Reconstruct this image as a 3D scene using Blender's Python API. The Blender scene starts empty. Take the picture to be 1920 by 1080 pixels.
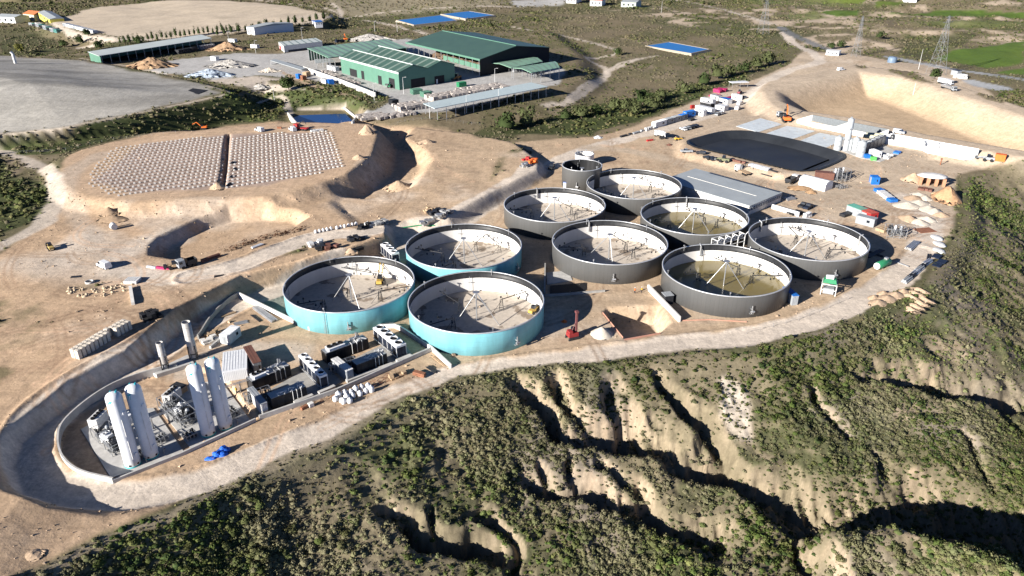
import bpy, math, random
import numpy as np
random.seed(7); RNG = np.random.default_rng(11)
sc = bpy.context.scene
COL = sc.collection
R = math.radians
# ------------------------------------------------------------------ camera
FPX, PITCH, ROLL, HC = 1384.0, R(26.336), R(-0.335), 91.0
cd = bpy.data.cameras.new('camera'); cam = bpy.data.objects.new('camera', cd); COL.objects.link(cam)
cd.sensor_fit = 'HORIZONTAL'; cd.sensor_width = 36.0; cd.lens = FPX * 36.0 / 1920.0
cd.clip_start = 1.0; cd.clip_end = 6000.0
cam.location = (0, 0, HC); cam.rotation_mode = 'YXZ'
from mathutils import Matrix, Vector, Euler
cam.rotation_mode = 'QUATERNION'
cam.rotation_quaternion = (Matrix.Rotation(math.pi / 2 - PITCH, 3, 'X') @ Matrix.Rotation(ROLL, 3, 'Z')).to_quaternion()
sc.camera = cam

def un(px, py, z=0.0):
    """point at height z that the photograph shows at (px, py)"""
    c, s = math.cos(ROLL), math.sin(ROLL)
    a, b = px - 960.0, py - 540.0
    x = (c * a + s * b) / FPX; y = -(-s * a + c * b) / FPX
    dy = math.cos(PITCH) + y * math.sin(PITCH); dz = -math.sin(PITCH) + y * math.cos(PITCH)
    t = (z - HC) / dz
    return (x * t, dy * t)
def U(z, pts):
    return np.array([un(p[0], p[1], z) for p in pts])

# ------------------------------------------------------------------ sun and sky
SUN_AZ, SUN_EL = R(51.0), R(19.5)             # azimuth the shadows run to (clockwise from +Y), elevation
sd_ = Vector((math.sin(SUN_AZ) * math.cos(SUN_EL), math.cos(SUN_AZ) * math.cos(SUN_EL), -math.sin(SUN_EL)))
sl = bpy.data.lights.new('sun', 'SUN'); sl.energy = 5.0; sl.angle = R(0.5); sl.color = (1.0, 0.94, 0.86)
so = bpy.data.objects.new('sun', sl); COL.objects.link(so)
so.rotation_mode = 'QUATERNION'; so.rotation_quaternion = sd_.to_track_quat('-Z', 'Y'); so.location = (-150, -150, 120)
w = bpy.data.worlds.new('World'); sc.world = w; w.use_nodes = True
nt = w.node_tree; bg = nt.nodes['Background']
sky = nt.nodes.new('ShaderNodeTexSky'); sky.sky_type = 'NISHITA'; sky.sun_disc = False
sky.dust_density = 0.0; sky.air_density = 0.25; sky.ozone_density = 3.0; sky.altitude = 1200
sky.sun_elevation = SUN_EL; sky.sun_rotation = SUN_AZ + math.pi
nt.links.new(sky.outputs[0], bg.inputs[0]); bg.inputs[1].default_value = 0.085
sc.view_settings.view_transform = 'Standard'; sc.view_settings.look = 'None'
sc.view_settings.exposure = 1.27; sc.view_settings.gamma = 1.0
sc.cycles.max_bounces = 5; sc.cycles.diffuse_bounces = 1; sc.cycles.use_denoising = True

# ------------------------------------------------------------------ noise and plane geometry
TAB = RNG.random((256, 256))
def vnoise(x, y, seed=0):
    x = np.asarray(x, float) + seed * 37.17; y = np.asarray(y, float) + seed * 91.73
    xi = np.floor(x).astype(int); yi = np.floor(y).astype(int)
    fx = x - xi; fy = y - yi
    fx = fx * fx * fx * (fx * (fx * 6 - 15) + 10); fy = fy * fy * fy * (fy * (fy * 6 - 15) + 10)
    a = TAB[xi & 255, yi & 255]; b = TAB[(xi + 1) & 255, yi & 255]
    c = TAB[xi & 255, (yi + 1) & 255]; d = TAB[(xi + 1) & 255, (yi + 1) & 255]
    return (a + (b - a) * fx) * (1 - fy) + (c + (d - c) * fx) * fy
def fbm(x, y, sc_, oct_=4, seed=0):
    t = 0; amp = 1.0; n = 0; s = 1.0 / sc_
    for i in range(oct_):
        # rotate each octave so that the lattice does not show
        cx, sx = math.cos(0.6 * i + seed), math.sin(0.6 * i + seed)
        t = t + amp * (vnoise((x * cx - y * sx) * s, (x * sx + y * cx) * s, seed + i) - 0.5); n += amp
        amp *= 0.5; s *= 2.03
    return t / n * 2
def ridged(x, y, sc_, oct_=4, seed=0):
    t = 0; amp = 1.0; n = 0; s = 1.0 / sc_
    for i in range(oct_):
        cx, sx = math.cos(0.9 * i + seed), math.sin(0.9 * i + seed)
        t = t + amp * (1 - np.abs(2 * vnoise((x * cx - y * sx) * s, (x * sx + y * cx) * s, seed + i) - 1)); n += amp
        amp *= 0.5; s *= 2.07
    return t / n
def sm(t):
    t = np.clip(t, 0, 1); return t * t * (3 - 2 * t)
def sdpoly(x, y, P):
    """distance to polygon P, positive inside"""
    d = np.full(x.shape, 1e18); ins = np.zeros(x.shape, bool)
    n = len(P)
    for i in range(n):
        ax, ay = P[i]; bx, by = P[(i + 1) % n]
        ex, ey = bx - ax, by - ay; L = ex * ex + ey * ey + 1e-12
        t = np.clip(((x - ax) * ex + (y - ay) * ey) / L, 0, 1)
        d = np.minimum(d, (x - ax - t * ex) ** 2 + (y - ay - t * ey) ** 2)
        if ay != by:
            c = ((ay > y) != (by > y)) & (x < (bx - ax) * (y - ay) / (by - ay) + ax)
            ins ^= c
    d = np.sqrt(d)
    return np.where(ins, d, -d)
def sdline(x, y, P):
    """distance to polyline and position 0..1 along it"""
    d = np.full(x.shape, 1e18); tt = np.zeros(x.shape); n = len(P) - 1
    for i in range(n):
        ax, ay = P[i]; bx, by = P[i + 1]
        ex, ey = bx - ax, by - ay; L = ex * ex + ey * ey + 1e-12
        t = np.clip(((x - ax) * ex + (y - ay) * ey) / L, 0, 1)
        q = (x - ax - t * ex) ** 2 + (y - ay - t * ey) ** 2
        m = q < d; d = np.where(m, q, d); tt = np.where(m, (i + t) / n, tt)
    return np.sqrt(d), tt
def spline(P, k=5):
    """rounded version of a polyline (Catmull-Rom)"""
    P = np.asarray(P, float); out = []
    Q = np.vstack([2 * P[0] - P[1], P, 2 * P[-1] - P[-2]])
    for i in range(1, len(Q) - 2):
        a, b, c, d = Q[i - 1], Q[i], Q[i + 1], Q[i + 2]
        for j in range(k):
            t = j / k
            out.append(0.5 * (2 * b + (c - a) * t + (2 * a - 5 * b + 4 * c - d) * t * t + (3 * b - a - 3 * c + d) * t ** 3))
    out.append(P[-1]); return np.array(out)
def clip_eval(x, y, P, pad, fn, bg):
    """run fn only where (x, y) is within pad of P's bounding box"""
    lo = P.min(0) - pad; hi = P.max(0) + pad
    m = (x > lo[0]) & (x < hi[0]) & (y > lo[1]) & (y < hi[1])
    out = np.full(x.shape, bg, float)
    if m.any(): out[m] = fn(x[m], y[m])
    return out
def inside(x, y, P, w):
    """1 inside P, falling to 0 over w metres outside it (w < 0: over -w metres inside it)"""
    if w >= 0: return clip_eval(x, y, P, w + 1, lambda a, b: sm((sdpoly(a, b, P) + w) / w), 0.0)
    return clip_eval(x, y, P, 1, lambda a, b: sm(sdpoly(a, b, P) / -w), 0.0)

# ------------------------------------------------------------------ height of the ground
EDGE = [(-300, 1330), (-60, 1140), (100, 1062), (210, 1003), (330, 950), (420, 905), (500, 868), (600, 822), (700, 768), (790, 728), (870, 702),
        (980, 682), (1100, 673), (1250, 658), (1400, 648), (1530, 622), (1600, 590), (1660, 562), (1705, 545), (1742, 512), (1760, 478),
        (1790, 440), (1800, 400), (1795, 360), (1800, 330), (1850, 318), (1990, 318), (2400, 330), (2600, 900), (2600, 1400), (1800, 2600), (300, 2600)]
E_HILL = U(0, EDGE)
GUL = [  # depth, half width, points (photograph), drop of the hillside there
    (5.5, 5.5, [(935, 700), (972, 722), (1035, 762), (1075, 802), (1150, 812), (1230, 822), (1310, 866), (1400, 900)]),
    (4.2, 3.6, [(1030, 700), (1066, 738), (1122, 782), (1140, 812)]),
    (3.4, 3.2, [(1140, 694), (1158, 735), (1172, 795)]),
    (5.2, 4.6, [(1215, 690), (1262, 742), (1330, 800), (1345, 860)]),
    (4.6, 4.2, [(935, 885), (975, 893), (1040, 925), (1120, 928), (1190, 950), (1250, 985), (1340, 1005)]),
    (2.8, 2.4, [(995, 855), (1022, 888), (1060, 920)]),
    (3.0, 2.4, [(1075, 858), (1092, 885), (1140, 925)]),
    (2.6, 2.6, [(1130, 872), (1190, 905), (1225, 955)]),
    (4.2, 3.6, [(722, 958), (770, 985), (840, 998), (900, 1040)]),
    (2.4, 2.0, [(818, 942), (838, 968), (855, 998)]),
    (3.0, 2.6, [(872, 930), (898, 968), (945, 1025), (955, 1085)]),
    (4.5, 5.5, [(1600, 676), (1690, 705), (1800, 724), (1930, 752), (2100, 775)]),
    (2.4, 4.0, [(1640, 848), (1685, 876), (1730, 905)]),
    (6.0, 13.0, [(1400, 900), (1500, 935), (1640, 962), (1780, 972), (1960, 990), (2200, 1010)]),
    (1.6, 3.0, [(1520, 700), (1560, 760), (1590, 800)]),
    (1.6, 2.6, [(1790, 810), (1830, 850), (1850, 900)]),
    (2.0, 2.2, [(1430, 940), (1470, 1000), (1490, 1080)]),
]
RIDGE = [(8.0, 11.0, [(1590, 1085), (1680, 1068), (1760, 1078), (1860, 1120)])]
def hill_drop(d, x):
    d = np.maximum(d, 0)
    return 0.40 * np.minimum(d, 45) * sm(d / 9) + 0.12 * np.maximum(d - 45, 0)
def un_hill(px, py):
    z = 0.0
    for i in range(30):
        a, b = un(px, py, z)
        d = sdpoly(np.array([a]), np.array([b]), E_HILL)[0]
        z = 0.6 * z + 0.4 * -float(hill_drop(np.array([d]), 0)[0])
    return un(px, py, z)
GULW = [(d, w_, spline([un_hill(*p) for p in pts], 4)) for d, w_, pts in GUL]
RIDW = [(d, w_, spline([un_hill(*p) for p in pts], 4)) for d, w_, pts in RIDGE]

P_LEFT = U(4.5, [(655, 463), (560, 488), (450, 515), (330, 575), (233, 652), (128, 702), (50, 757), (0, 795), (-25, 850), (-5, 910), (78, 936),
         (187, 944), (241, 937), (330, 922), (385, 909), (400, 925), (300, 975), (150, 1040), (-150, 1190), (-600, 1000), (-500, 300), (-60, 284), (0, 281), (120, 268), (300, 246), (560, 240), (660, 300), (640, 395), (720, 418), (720, 440)])
ZT = 8.0
P_SAND = U(3.5, [(690, 425), (760, 410), (835, 403), (930, 354), (1003, 318), (1005, 300), (960, 268), (880, 250), (780, 240), (640, 380)])
P_SOLAR = U(ZT, [(112, 300), (160, 280), (215, 266), (420, 239), (560, 229), (690, 232), (706, 246), (692, 290), (645, 326), (560, 352), (490, 366), (350, 372),
         (250, 377), (165, 366), (128, 345)])
UPL = un(118, 345, 7)
P_PIT = U(1.5, [(277, 497), (279, 476), (297, 459), (336, 441), (371, 424), (430, 408), (500, 403), (560, 408), (590, 420), (560, 440), (474, 462), (415, 484), (364, 500), (326, 505)])
P_FILL = U(10, [(-260, 290), (-80, 262), (0, 252), (130, 238), (270, 211), (380, 187), (432, 176), (405, 165), (300, 140), (150, 112), (0, 104), (-160, 106), (-400, 160)])
P_MESA = U(0, [(-500, -20), (-150, 4), (40, 6), (105, -4), (90, -26), (-300, -50)])
P_FAR = U(8, [(100, 38), (180, 12), (300, 2), (420, 0), (560, 12), (612, 24), (610, 36), (520, 48), (420, 58), (330, 66), (232, 72), (130, 52)])
P_YARD = U(5, [(60, 108), (150, 92), (330, 70), (480, 64), (640, 55), (1020, 58), (1075, 100), (1085, 150), (1045, 176), (960, 196), (800, 222), (660, 218), (690, 190), (600, 170),
         (500, 150), (430, 166), (300, 132)])
P_HOLLOW = U(0.5, [(716, 262), (768, 288), (784, 316), (752, 360), (690, 376), (630, 372), (690, 338), (712, 300)])
P_POND = U(0, [(540, 212), (560, 204), (640, 203), (668, 222), (662, 236), (546, 240)])
P_PLAT = U(2, [(1285, 262), (1390, 222), (1480, 208), (1600, 224), (1720, 268), (1725, 284), (1650, 310), (1600, 322), (1535, 330), (1470, 326), (1288, 284)])
P_BERM = U(5, [(1432, 168), (1450, 152), (1605, 122), (1720, 136), (1930, 206), (2100, 255), (2100, 330), (1920, 294), (1720, 258), (1600, 232), (1500, 218), (1450, 196)])
P_BASIN = U(5, [(1447, 168), (1605, 132), (1715, 147), (1925, 217), (2080, 262), (2080, 318), (1920, 284), (1730, 252), (1600, 222), (1500, 208), (1455, 188)])
P_PAD = U(-0.8, [(305, 700), (230, 724), (165, 762), (116, 805), (114, 850), (152, 885), (215, 905), (478, 790), (415, 705), (340, 690)])
P_HOLE = U(0, [(1128, 586), (1171, 637), (1238, 626), (1262, 606), (1240, 569), (1136, 577)])
TRENCH = U(ZT, [(427, 253), (423, 300), (416, 354)])
LAG = [(1291, 266), (1300, 262), (1345, 250), (1368, 247), (1400, 247), (1428, 251), (1500, 266), (1570, 286), (1580, 292), (1576, 300), (1535, 318), (1505, 321),
       (1478, 318), (1380, 294), (1300, 275)]
P_LAG = U(2, LAG)

WINDROWS = [(spline(U(0, [(640, 505), (590, 522), (540, 540), (470, 562), (400, 598), (330, 640), (250, 690), (170, 732), (105, 772), (64, 815), (52, 860), (75, 900), (140, 925), (240, 930), (330, 915), (430, 885), (560, 832), (700, 765), (800, 722),
          (900, 698), (1000, 684), (1120, 667), (1300, 645), (1420, 630), (1530, 600), (1620, 560), (1690, 515), (1726, 470)]), 4), 4.4), (spline(U(4.5, [(360, 520), (430, 503), (520, 470), (600, 445), (700, 432)]), 4), 4.4)]
def height(x, y):
    h = 0.12 * fbm(x, y, 14, 4, 1) + 0.05 * fbm(x, y, 3, 2, 2)
    # gently rolling country far off
    far = sm((y - 620) / 500)
    h = h + far * (9 * fbm(x, y, 170, 4, 3) + 4)
    right = sm((x - 230) / 150) * sm((y - 560) / 120)
    h = h + right * (9.0 * ridged(x, y, 80, 4, 5) - 5.5)
    h = h + 42 * inside(x, y, P_MESA, 30)
    mid = sm((y - 360) / 60) * (1 - far)
    h = h + mid * 1.4 * fbm(x, y, 60, 4, 6)
    def plateau(h, P, z, w_): 
        m = inside(x, y, P, w_); return h * (1 - m) + z * m
    h = plateau(h, P_FAR, 8 + 1.5 * fbm(x, y, 80, 3, 8), 22)
    h = plateau(h, P_YARD, 5.0, 20)
    m = inside(x, y, P_FILL, 19)
    dome = clip_eval(x, y, P_FILL, 1, lambda a, b: 9 * sm(sdpoly(a, b, P_FILL) / 95) + 0.5 * fbm(a, b, 40, 4, 4), 0.0)
    h = h * (1 - m) + (10 + dome) * m
    zl = 4.5 - 1.3 * sm((152 - y) / 30) * sm((-55 - x) / 20) - np.clip((x + 84) * 0.14, 0, 3.6) * sm((118 - y) / 8)
    zl = zl + 1.2 * np.exp(-((x - UPL[0]) ** 2 + (y - UPL[1]) ** 2) / 26.0 ** 2)
    m = inside(x, y, P_LEFT, 3.2); h = h * (1 - m) + (zl + 0.25 * fbm(x, y, 12, 4, 9)) * m
    h = plateau(h, P_SAND, 3.5 + 0.5 * fbm(x, y, 18, 4, 9), 5.5)
    h = plateau(h, P_HOLLOW, 0.3 + 0.4 * fbm(x, y, 9, 3, 13), 7)
    m = inside(x, y, P_SOLAR, 9); rough = 0.9 * (ridged(x, y, 9, 3, 12) - 0.55) * (4 * m * (1 - m))
    h = h * (1 - m) + ZT * m + rough
    h = h - clip_eval(x, y, TRENCH, 4, lambda a, b: 1.8 * (1 - sm((sdline(a, b, TRENCH)[0] - .5) / .7)), 0.0)
    h = plateau(h, P_PIT, 1.3, -5)
    h = plateau(h, P_POND, -1.2, 7)
    h = plateau(h, P_PLAT, 2.0, 6)
    m = inside(x, y, P_BERM, 12); h = h * (1 - m) + 5.0 * m
    m = inside(x, y, P_BASIN, -24); h = h * (1 - m) - 6.5 * m
    m = inside(x, y, P_LAG, -5); h = h - 5.5 * m
    h = plateau(h, P_PAD, -0.8, 0.4)
    h = plateau(h, P_HOLE, -4.5, -3.0)
    for P, w_ in WINDROWS:                                   # loose soil pushed up along the graded roads
        q = clip_eval(x, y, P, w_ + 4, lambda a, b: sdline(a, b, P)[0], 99.0); h = h + (.34 + .2 * fbm(x, y, 5, 2, 44)) * np.exp(-((q - w_) / .75) ** 2) - .12 * (q < w_)
    # the gullied hillside between the perimeter road and the viewer
    d = sdpoly(x, y, E_HILL)
    k = sm(d / 7)
    h = h * (1 - k) - hill_drop(d, x) * k
    hm = sm(d / 14)
    wx = x + 4.2 * fbm(x, y, 10, 4, 15); wy = y + 4.2 * fbm(x, y, 10, 4, 16)
    h = h + hm * (1.9 * fbm(x, y, 26, 4, 17) + 1.9 * (ridged(wx * 0.83 + wy * 0.55, (wy * 0.83 - wx * 0.55) * 0.75, 12, 4, 18) - 0.6))
    h = h + hm * (.55 * (ridged(wx, wy, 4.2, 3, 19) - .55) + .25 * fbm(x, y, 1.7, 2, 20))
    rill = 0.6 + 0.8 * ridged(x * 1.3 + y * .25, y * .45 - x * .15, 2.6, 2, 26)
    for dep, wid, P in GULW:
        def cut(a, b, P=P, dep=dep, wid=wid):
            q, t = sdline(a, b, P); ww = wid * (0.55 + 0.6 * t)
            return dep * (.75 + .5 * vnoise(a * .22, b * .22, 5)) * sm(t * 5 + 0.15) * (1 - sm(q / ww)) ** 0.9
        h = h - clip_eval(wx, wy, P, wid * 1.3 + 3, cut, 0.0) * rill
    for dep, wid, P in RIDW:
        h = h + clip_eval(wx, wy, P, wid + 3, lambda a, b: dep * (1 - sm(sdline(a, b, P)[0] / wid)), 0.0)
    return h

ys = [38.0]
while ys[-1] < 2600: ys.append(ys[-1] + (0.62 if ys[-1] < 150 else 0.62 * (ys[-1] / 150) ** 1.55))
YS = np.array(ys); NC = 900
US = np.linspace(-1, 1, NC)
def xw(y): return (y + 60) * 0.86
GX = US[None, :] * xw(YS)[:, None]; GY = np.repeat(YS[:, None], NC, 1)
GZ = height(GX.ravel(), GY.ravel()).reshape(GX.shape)
NR = len(YS)
def gz(x, y):
    """height of the terrain mesh at (x, y)"""
    x = np.asarray(x, float); y = np.asarray(y, float)
    r = np.clip(np.searchsorted(YS, y) - 1, 0, NR - 2); fr = np.clip((y - YS[r]) / (YS[r + 1] - YS[r]), 0, 1)
    cc = np.clip((x / xw(y) + 1) / 2 * (NC - 1), 0, NC - 1.001); c = cc.astype(int); fc = cc - c
    return (GZ[r, c] * (1 - fc) + GZ[r, c + 1] * fc) * (1 - fr) + (GZ[r + 1, c] * (1 - fc) + GZ[r + 1, c + 1] * fc) * fr
ZL = np.linspace(30, -60, 361)
def G(px, py):
    """ground point seen at a pixel of the photograph"""
    a = np.array([un(px, py, z) for z in ZL])
    below = gz(a[:, 0], a[:, 1]) >= ZL
    i = int(np.argmax(below)) if below.any() else len(ZL) - 1
    lo, hi = ZL[max(i - 1, 0)], ZL[i]
    for _ in range(12):
        m = (lo + hi) / 2; q = un(px, py, m)
        if gz(*q) >= m: hi = m
        else: lo = m
    x, y = un(px, py, hi); return (x, y, float(gz(x, y)))
def GP(pts): return np.array([G(*p)[:2] for p in pts])
# ------------------------------------------------------------------ materials
MATS = {}
def nodes(name):
    m = bpy.data.materials.new(name); m.use_nodes = True
    t = m.node_tree; b = t.nodes['Principled BSDF']; return m, t, b
def mat(name, col, rough=0.7, metal=0.0, noise=0.18, scale=1.2, streak=False, spec=0.3, bump=0.0, emit=None):
    """plain paint / metal / concrete with uneven tone"""
    if name in MATS: return MATS[name]
    m, t, b = nodes(name); L = t.links.new
    tc = t.nodes.new('ShaderNodeTexCoord'); mp = t.nodes.new('ShaderNodeMapping')
    mp.inputs['Scale'].default_value = (1, 1, 0.12 if streak else 1)
    n = t.nodes.new('ShaderNodeTexNoise'); n.inputs['Scale'].default_value = scale; n.inputs['Detail'].default_value = 6; n.inputs['Roughness'].default_value = 0.65
    L(tc.outputs['Object'], mp.inputs['Vector']); L(mp.outputs[0], n.inputs['Vector'])
    r = t.nodes.new('ShaderNodeMapRange'); r.inputs['From Min'].default_value = 0.3; r.inputs['From Max'].default_value = 0.7
    r.inputs['To Min'].default_value = 1 - noise; r.inputs['To Max'].default_value = 1 + noise * 0.6
    L(n.outputs['Fac'], r.inputs['Value'])
    mx = t.nodes.new('ShaderNodeMix'); mx.data_type = 'RGBA'; mx.blend_type = 'MULTIPLY'; mx.inputs[0].default_value = 1
    mx.inputs[6].default_value = (*col, 1); L(r.outputs[0], mx.inputs[7]); L(mx.outputs[2], b.inputs['Base Color'])
    r2 = t.nodes.new('ShaderNodeMapRange'); r2.inputs['To Min'].default_value = max(0.05, rough - 0.12); r2.inputs['To Max'].default_value = min(1, rough + 0.12)
    L(n.outputs['Fac'], r2.inputs['Value']); L(r2.outputs[0], b.inputs['Roughness'])
    b.inputs['Metallic'].default_value = metal; b.inputs['Specular IOR Level'].default_value = spec
    if bump:
        bp = t.nodes.new('ShaderNodeBump'); bp.inputs['Strength'].default_value = bump; bp.inputs['Distance'].default_value = 0.1
        L(n.outputs['Fac'], bp.inputs['Height']); L(bp.outputs[0], b.inputs['Normal'])
    MATS[name] = m; return m

def terrain_material():
    m, t, b = nodes('bare_soil'); L = t.links.new
    at = t.nodes.new('ShaderNodeAttribute'); at.attribute_name = 'Col'
    tc = t.nodes.new('ShaderNodeTexCoord')
    def noise(s, d, r=0.6):
        n = t.nodes.new('ShaderNodeTexNoise'); n.inputs['Scale'].default_value = s; n.inputs['Detail'].default_value = d; n.inputs['Roughness'].default_value = r
        L(tc.outputs['Object'], n.inputs['Vector']); return n
    n1 = noise(0.35, 8, 0.7); n2 = noise(1.7, 6, 0.7); n3 = noise(0.045, 5)
    def rng(n, a, c, lo=0.3, hi=0.7):
        r = t.nodes.new('ShaderNodeMapRange'); r.inputs[1].default_value = lo; r.inputs[2].default_value = hi; r.inputs[3].default_value = a; r.inputs[4].default_value = c
        L(n.outputs['Fac'], r.inputs[0]); return r
    r1 = rng(n1, 0.82, 1.14); r2 = rng(n2, 0.86, 1.12); r3 = rng(n3, 0.88, 1.10)
    def streak(sc3, rot, s_, a, c):                         # graded, scraped or rilled soil: noise drawn out along one direction
        mp = t.nodes.new('ShaderNodeMapping'); mp.inputs['Scale'].default_value = sc3; mp.inputs['Rotation'].default_value = (0, 0, rot)
        n = t.nodes.new('ShaderNodeTexNoise'); n.inputs['Scale'].default_value = s_; n.inputs['Detail'].default_value = 5; n.inputs['Roughness'].default_value = .65
        L(tc.outputs['Object'], mp.inputs['Vector']); L(mp.outputs[0], n.inputs['Vector']); return rng(n, a, c)
    ks = [streak((.10, 1.6, 1), .7, .55, .90, 1.08), streak((1.4, .08, 1), .35, .6, .92, 1.07), streak((1.3, 1.3, .12), 0, .9, .86, 1.10)]
    for k_ in ks:
        q_ = t.nodes.new('ShaderNodeMath'); q_.operation = 'MULTIPLY'; L(r1.outputs[0], q_.inputs[0]); L(k_.outputs[0], q_.inputs[1]); r1 = q_
    ml = t.nodes.new('ShaderNodeMath'); ml.operation = 'MULTIPLY'; L(r1.outputs[0], ml.inputs[0]); L(r2.outputs[0], ml.inputs[1])
    ml2 = t.nodes.new('ShaderNodeMath'); ml2.operation = 'MULTIPLY'; L(ml.outputs[0], ml2.inputs[0]); L(r3.outputs[0], ml2.inputs[1])
    mx = t.nodes.new('ShaderNodeMix'); mx.data_type = 'RGBA'; mx.blend_type = 'MULTIPLY'; mx.inputs[0].default_value = 1
    L(at.outputs['Color'], mx.inputs[6]); L(ml2.outputs[0], mx.inputs[7]); L(mx.outputs[2], b.inputs['Base Color'])
    b.inputs['Roughness'].default_value = 0.95; b.inputs['Specular IOR Level'].default_value = 0.1
    bp = t.nodes.new('ShaderNodeBump'); bp.inputs['Strength'].default_value = 0.55; bp.inputs['Distance'].default_value = 0.35
    L(n1.outputs['Fac'], bp.inputs['Height'])
    bp2 = t.nodes.new('ShaderNodeBump'); bp2.inputs['Strength'].default_value = 0.45; bp2.inputs['Distance'].default_value = 0.12
    L(n2.outputs['Fac'], bp2.inputs['Height']); L(bp.outputs[0], bp2.inputs['Normal']); L(bp2.outputs[0], b.inputs['Normal'])
    return m
def leaf_material():
    m, t, b = nodes('foliage'); L = t.links.new
    at = t.nodes.new('ShaderNodeAttribute'); at.attribute_name = 'Col'
    L(at.outputs['Color'], b.inputs['Base Color']); b.inputs['Roughness'].default_value = 0.85; b.inputs['Specular IOR Level'].default_value = 0.08
    return m
M_SOIL = terrain_material(); M_LEAF = leaf_material()

# ------------------------------------------------------------------ colours of the ground
C = dict(sand=(.50, .375, .255), pale=(.52, .42, .315), road=(.56, .485, .405), scrub=(.19, .155, .098), scrub2=(.13, .12, .062), green=(.068, .082, .032),
         fill=(.37, .355, .325), far=(.56, .47, .36), yard=(.44, .43, .415), field=(.10, .16, .03), tar=(.17, .175, .18), hill=(.195, .165, .108), bare=(.36, .285, .205), brown=(.33, .225, .15))
C = {k: np.array(v) for k, v in C.items()}
X, Y, Z = GX.ravel(), GY.ravel(), GZ.ravel()
print('terrain', X.size)
n_a = fbm(X, Y, 30, 4, 21); n_b = fbm(X, Y, 7, 4, 22); n_c = fbm(X, Y, 120, 4, 23); n_d = fbm(X, Y, 2.2, 3, 24)
warp = lambda a: (X + a * fbm(X, Y, a * 5, 3, 31), Y + a * fbm(X, Y, a * 5, 3, 32))
WX, WY = warp(1.5); VX, VY = warp(5)
CV = C['scrub'][None] * np.ones((X.size, 3)); ZID = np.zeros(X.size, int); DEN = np.full(X.size, 0.5)   # colour, zone, plant cover
def mix(m, c): 
    global CV
    CV = CV * (1 - m[:, None]) + np.asarray(c) * m[:, None]
def zone(P, wd, col, zid=None, den=0.0, far=False, strength=1.0):
    global DEN
    m = inside(VX if far else WX, VY if far else WY, P, -wd) * strength
    mix(m, col); DEN = DEN * (1 - m) + den * m
    if zid is not None: ZID[m > 0.5] = zid
    return m
def road(pts, wd, col=None, zid=None, strength=0.9, soft=1.6, z=None):
    global DEN
    P = spline(GP(pts), 5)
    q = clip_eval(WX, WY, P, wd + 6, lambda a, b: sdline(a, b, P)[0], 99.0)
    m = sm((wd / 2 + soft / 2 - q) / soft) * strength
    mix(m, C['road'] if col is None else col); DEN = DEN * (1 - m)
    if zid is not None: ZID[m > 0.5] = zid
    return m
# scrubland
mix(sm(0.5 + 1.8 * n_a), C['scrub2']); mix(sm(0.1 + 2.2 * n_c) * 0.55, C['green']); mix(sm(-0.5 + 2.6 * n_a - n_c) * 0.75, C['bare'] * 0.8)
DEN = np.clip(0.55 + 0.7 * n_a, 0.05, 1)
farx = sm((Y - 560) / 300)
# pale rocky ground in the badlands of the far right
zone(GP([(1480, -4), (1930, -4), (1930, 74), (1780, 72), (1640, 66), (1500, 60)]), 30, C['pale'] * 1.05, None, 0.15, True, 1.0) if False else None
bad = inside(X, Y, GP([(1560, -10), (1940, -10), (1940, 80), (1790, 74), (1640, 72), (1500, 50)]), 40) * sm((ridged(X, Y, 60, 4, 41) - 0.62) * 6)
bad = bad * sm(.5 + 1.3 * fbm(X, Y, 16, 3, 42)) * .8; mix(bad, C['pale'] * 1.1); DEN = DEN * (1 - bad)
bad = inside(X, Y, GP([(1130, 10), (1560, 20), (1700, 90), (1560, 100), (1480, 70), (1250, 40)]), 20) * sm((ridged(X, Y, 38, 4, 43) - 0.66) * 7)
mix(bad, C['pale'] * 0.95); DEN = DEN * (1 - bad)
for P in ([(1742, 111), (1775, 97), (1930, 71), (1930, 118), (1861, 131), (1817, 122)], [(1655, 25), (1761, 16), (1844, 19), (1930, 22), (1930, 36), (1733, 30)],
          [(1528, 22), (1611, 16), (1617, 30), (1567, 33)], [(1544, -6), (1640, -6), (1603, 11), (1556, 8)], [(1860, 136), (1930, 124), (1930, 142), (1890, 140)],
          [(1640, 2), (1700, 0), (1690, 12), (1640, 14)]):
    zone(GP(P), 4, C['field'], 5, 0.0, True)
    mix(inside(X, Y, GP(P), -4) * sm(0.2 + 1.6 * n_c) * 0.5, (.2, .23, .05))
for P in ([(1380, 2), (1540, -6), (1640, 8), (1600, 15), (1500, 11), (1420, 9)], [(1440, 30), (1530, 18), (1560, 34), (1500, 40)], [(1700, 44), (1800, 38), (1930, 40), (1930, 52), (1800, 54)]): zone(GP(P), 8, (.15, .17, .06), None, .15, True, .85)
zone(GP([(600, 0), (860, -4), (1000, 4), (860, 22), (700, 32), (620, 26)]), 8, (.30, .26, .18), None, .15, True, .8)
zone(GP([(960, 0), (1090, -6), (1060, 10), (960, 14)]), 6, C['yard'] * 1.1, None, 0, True, .9)
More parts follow.
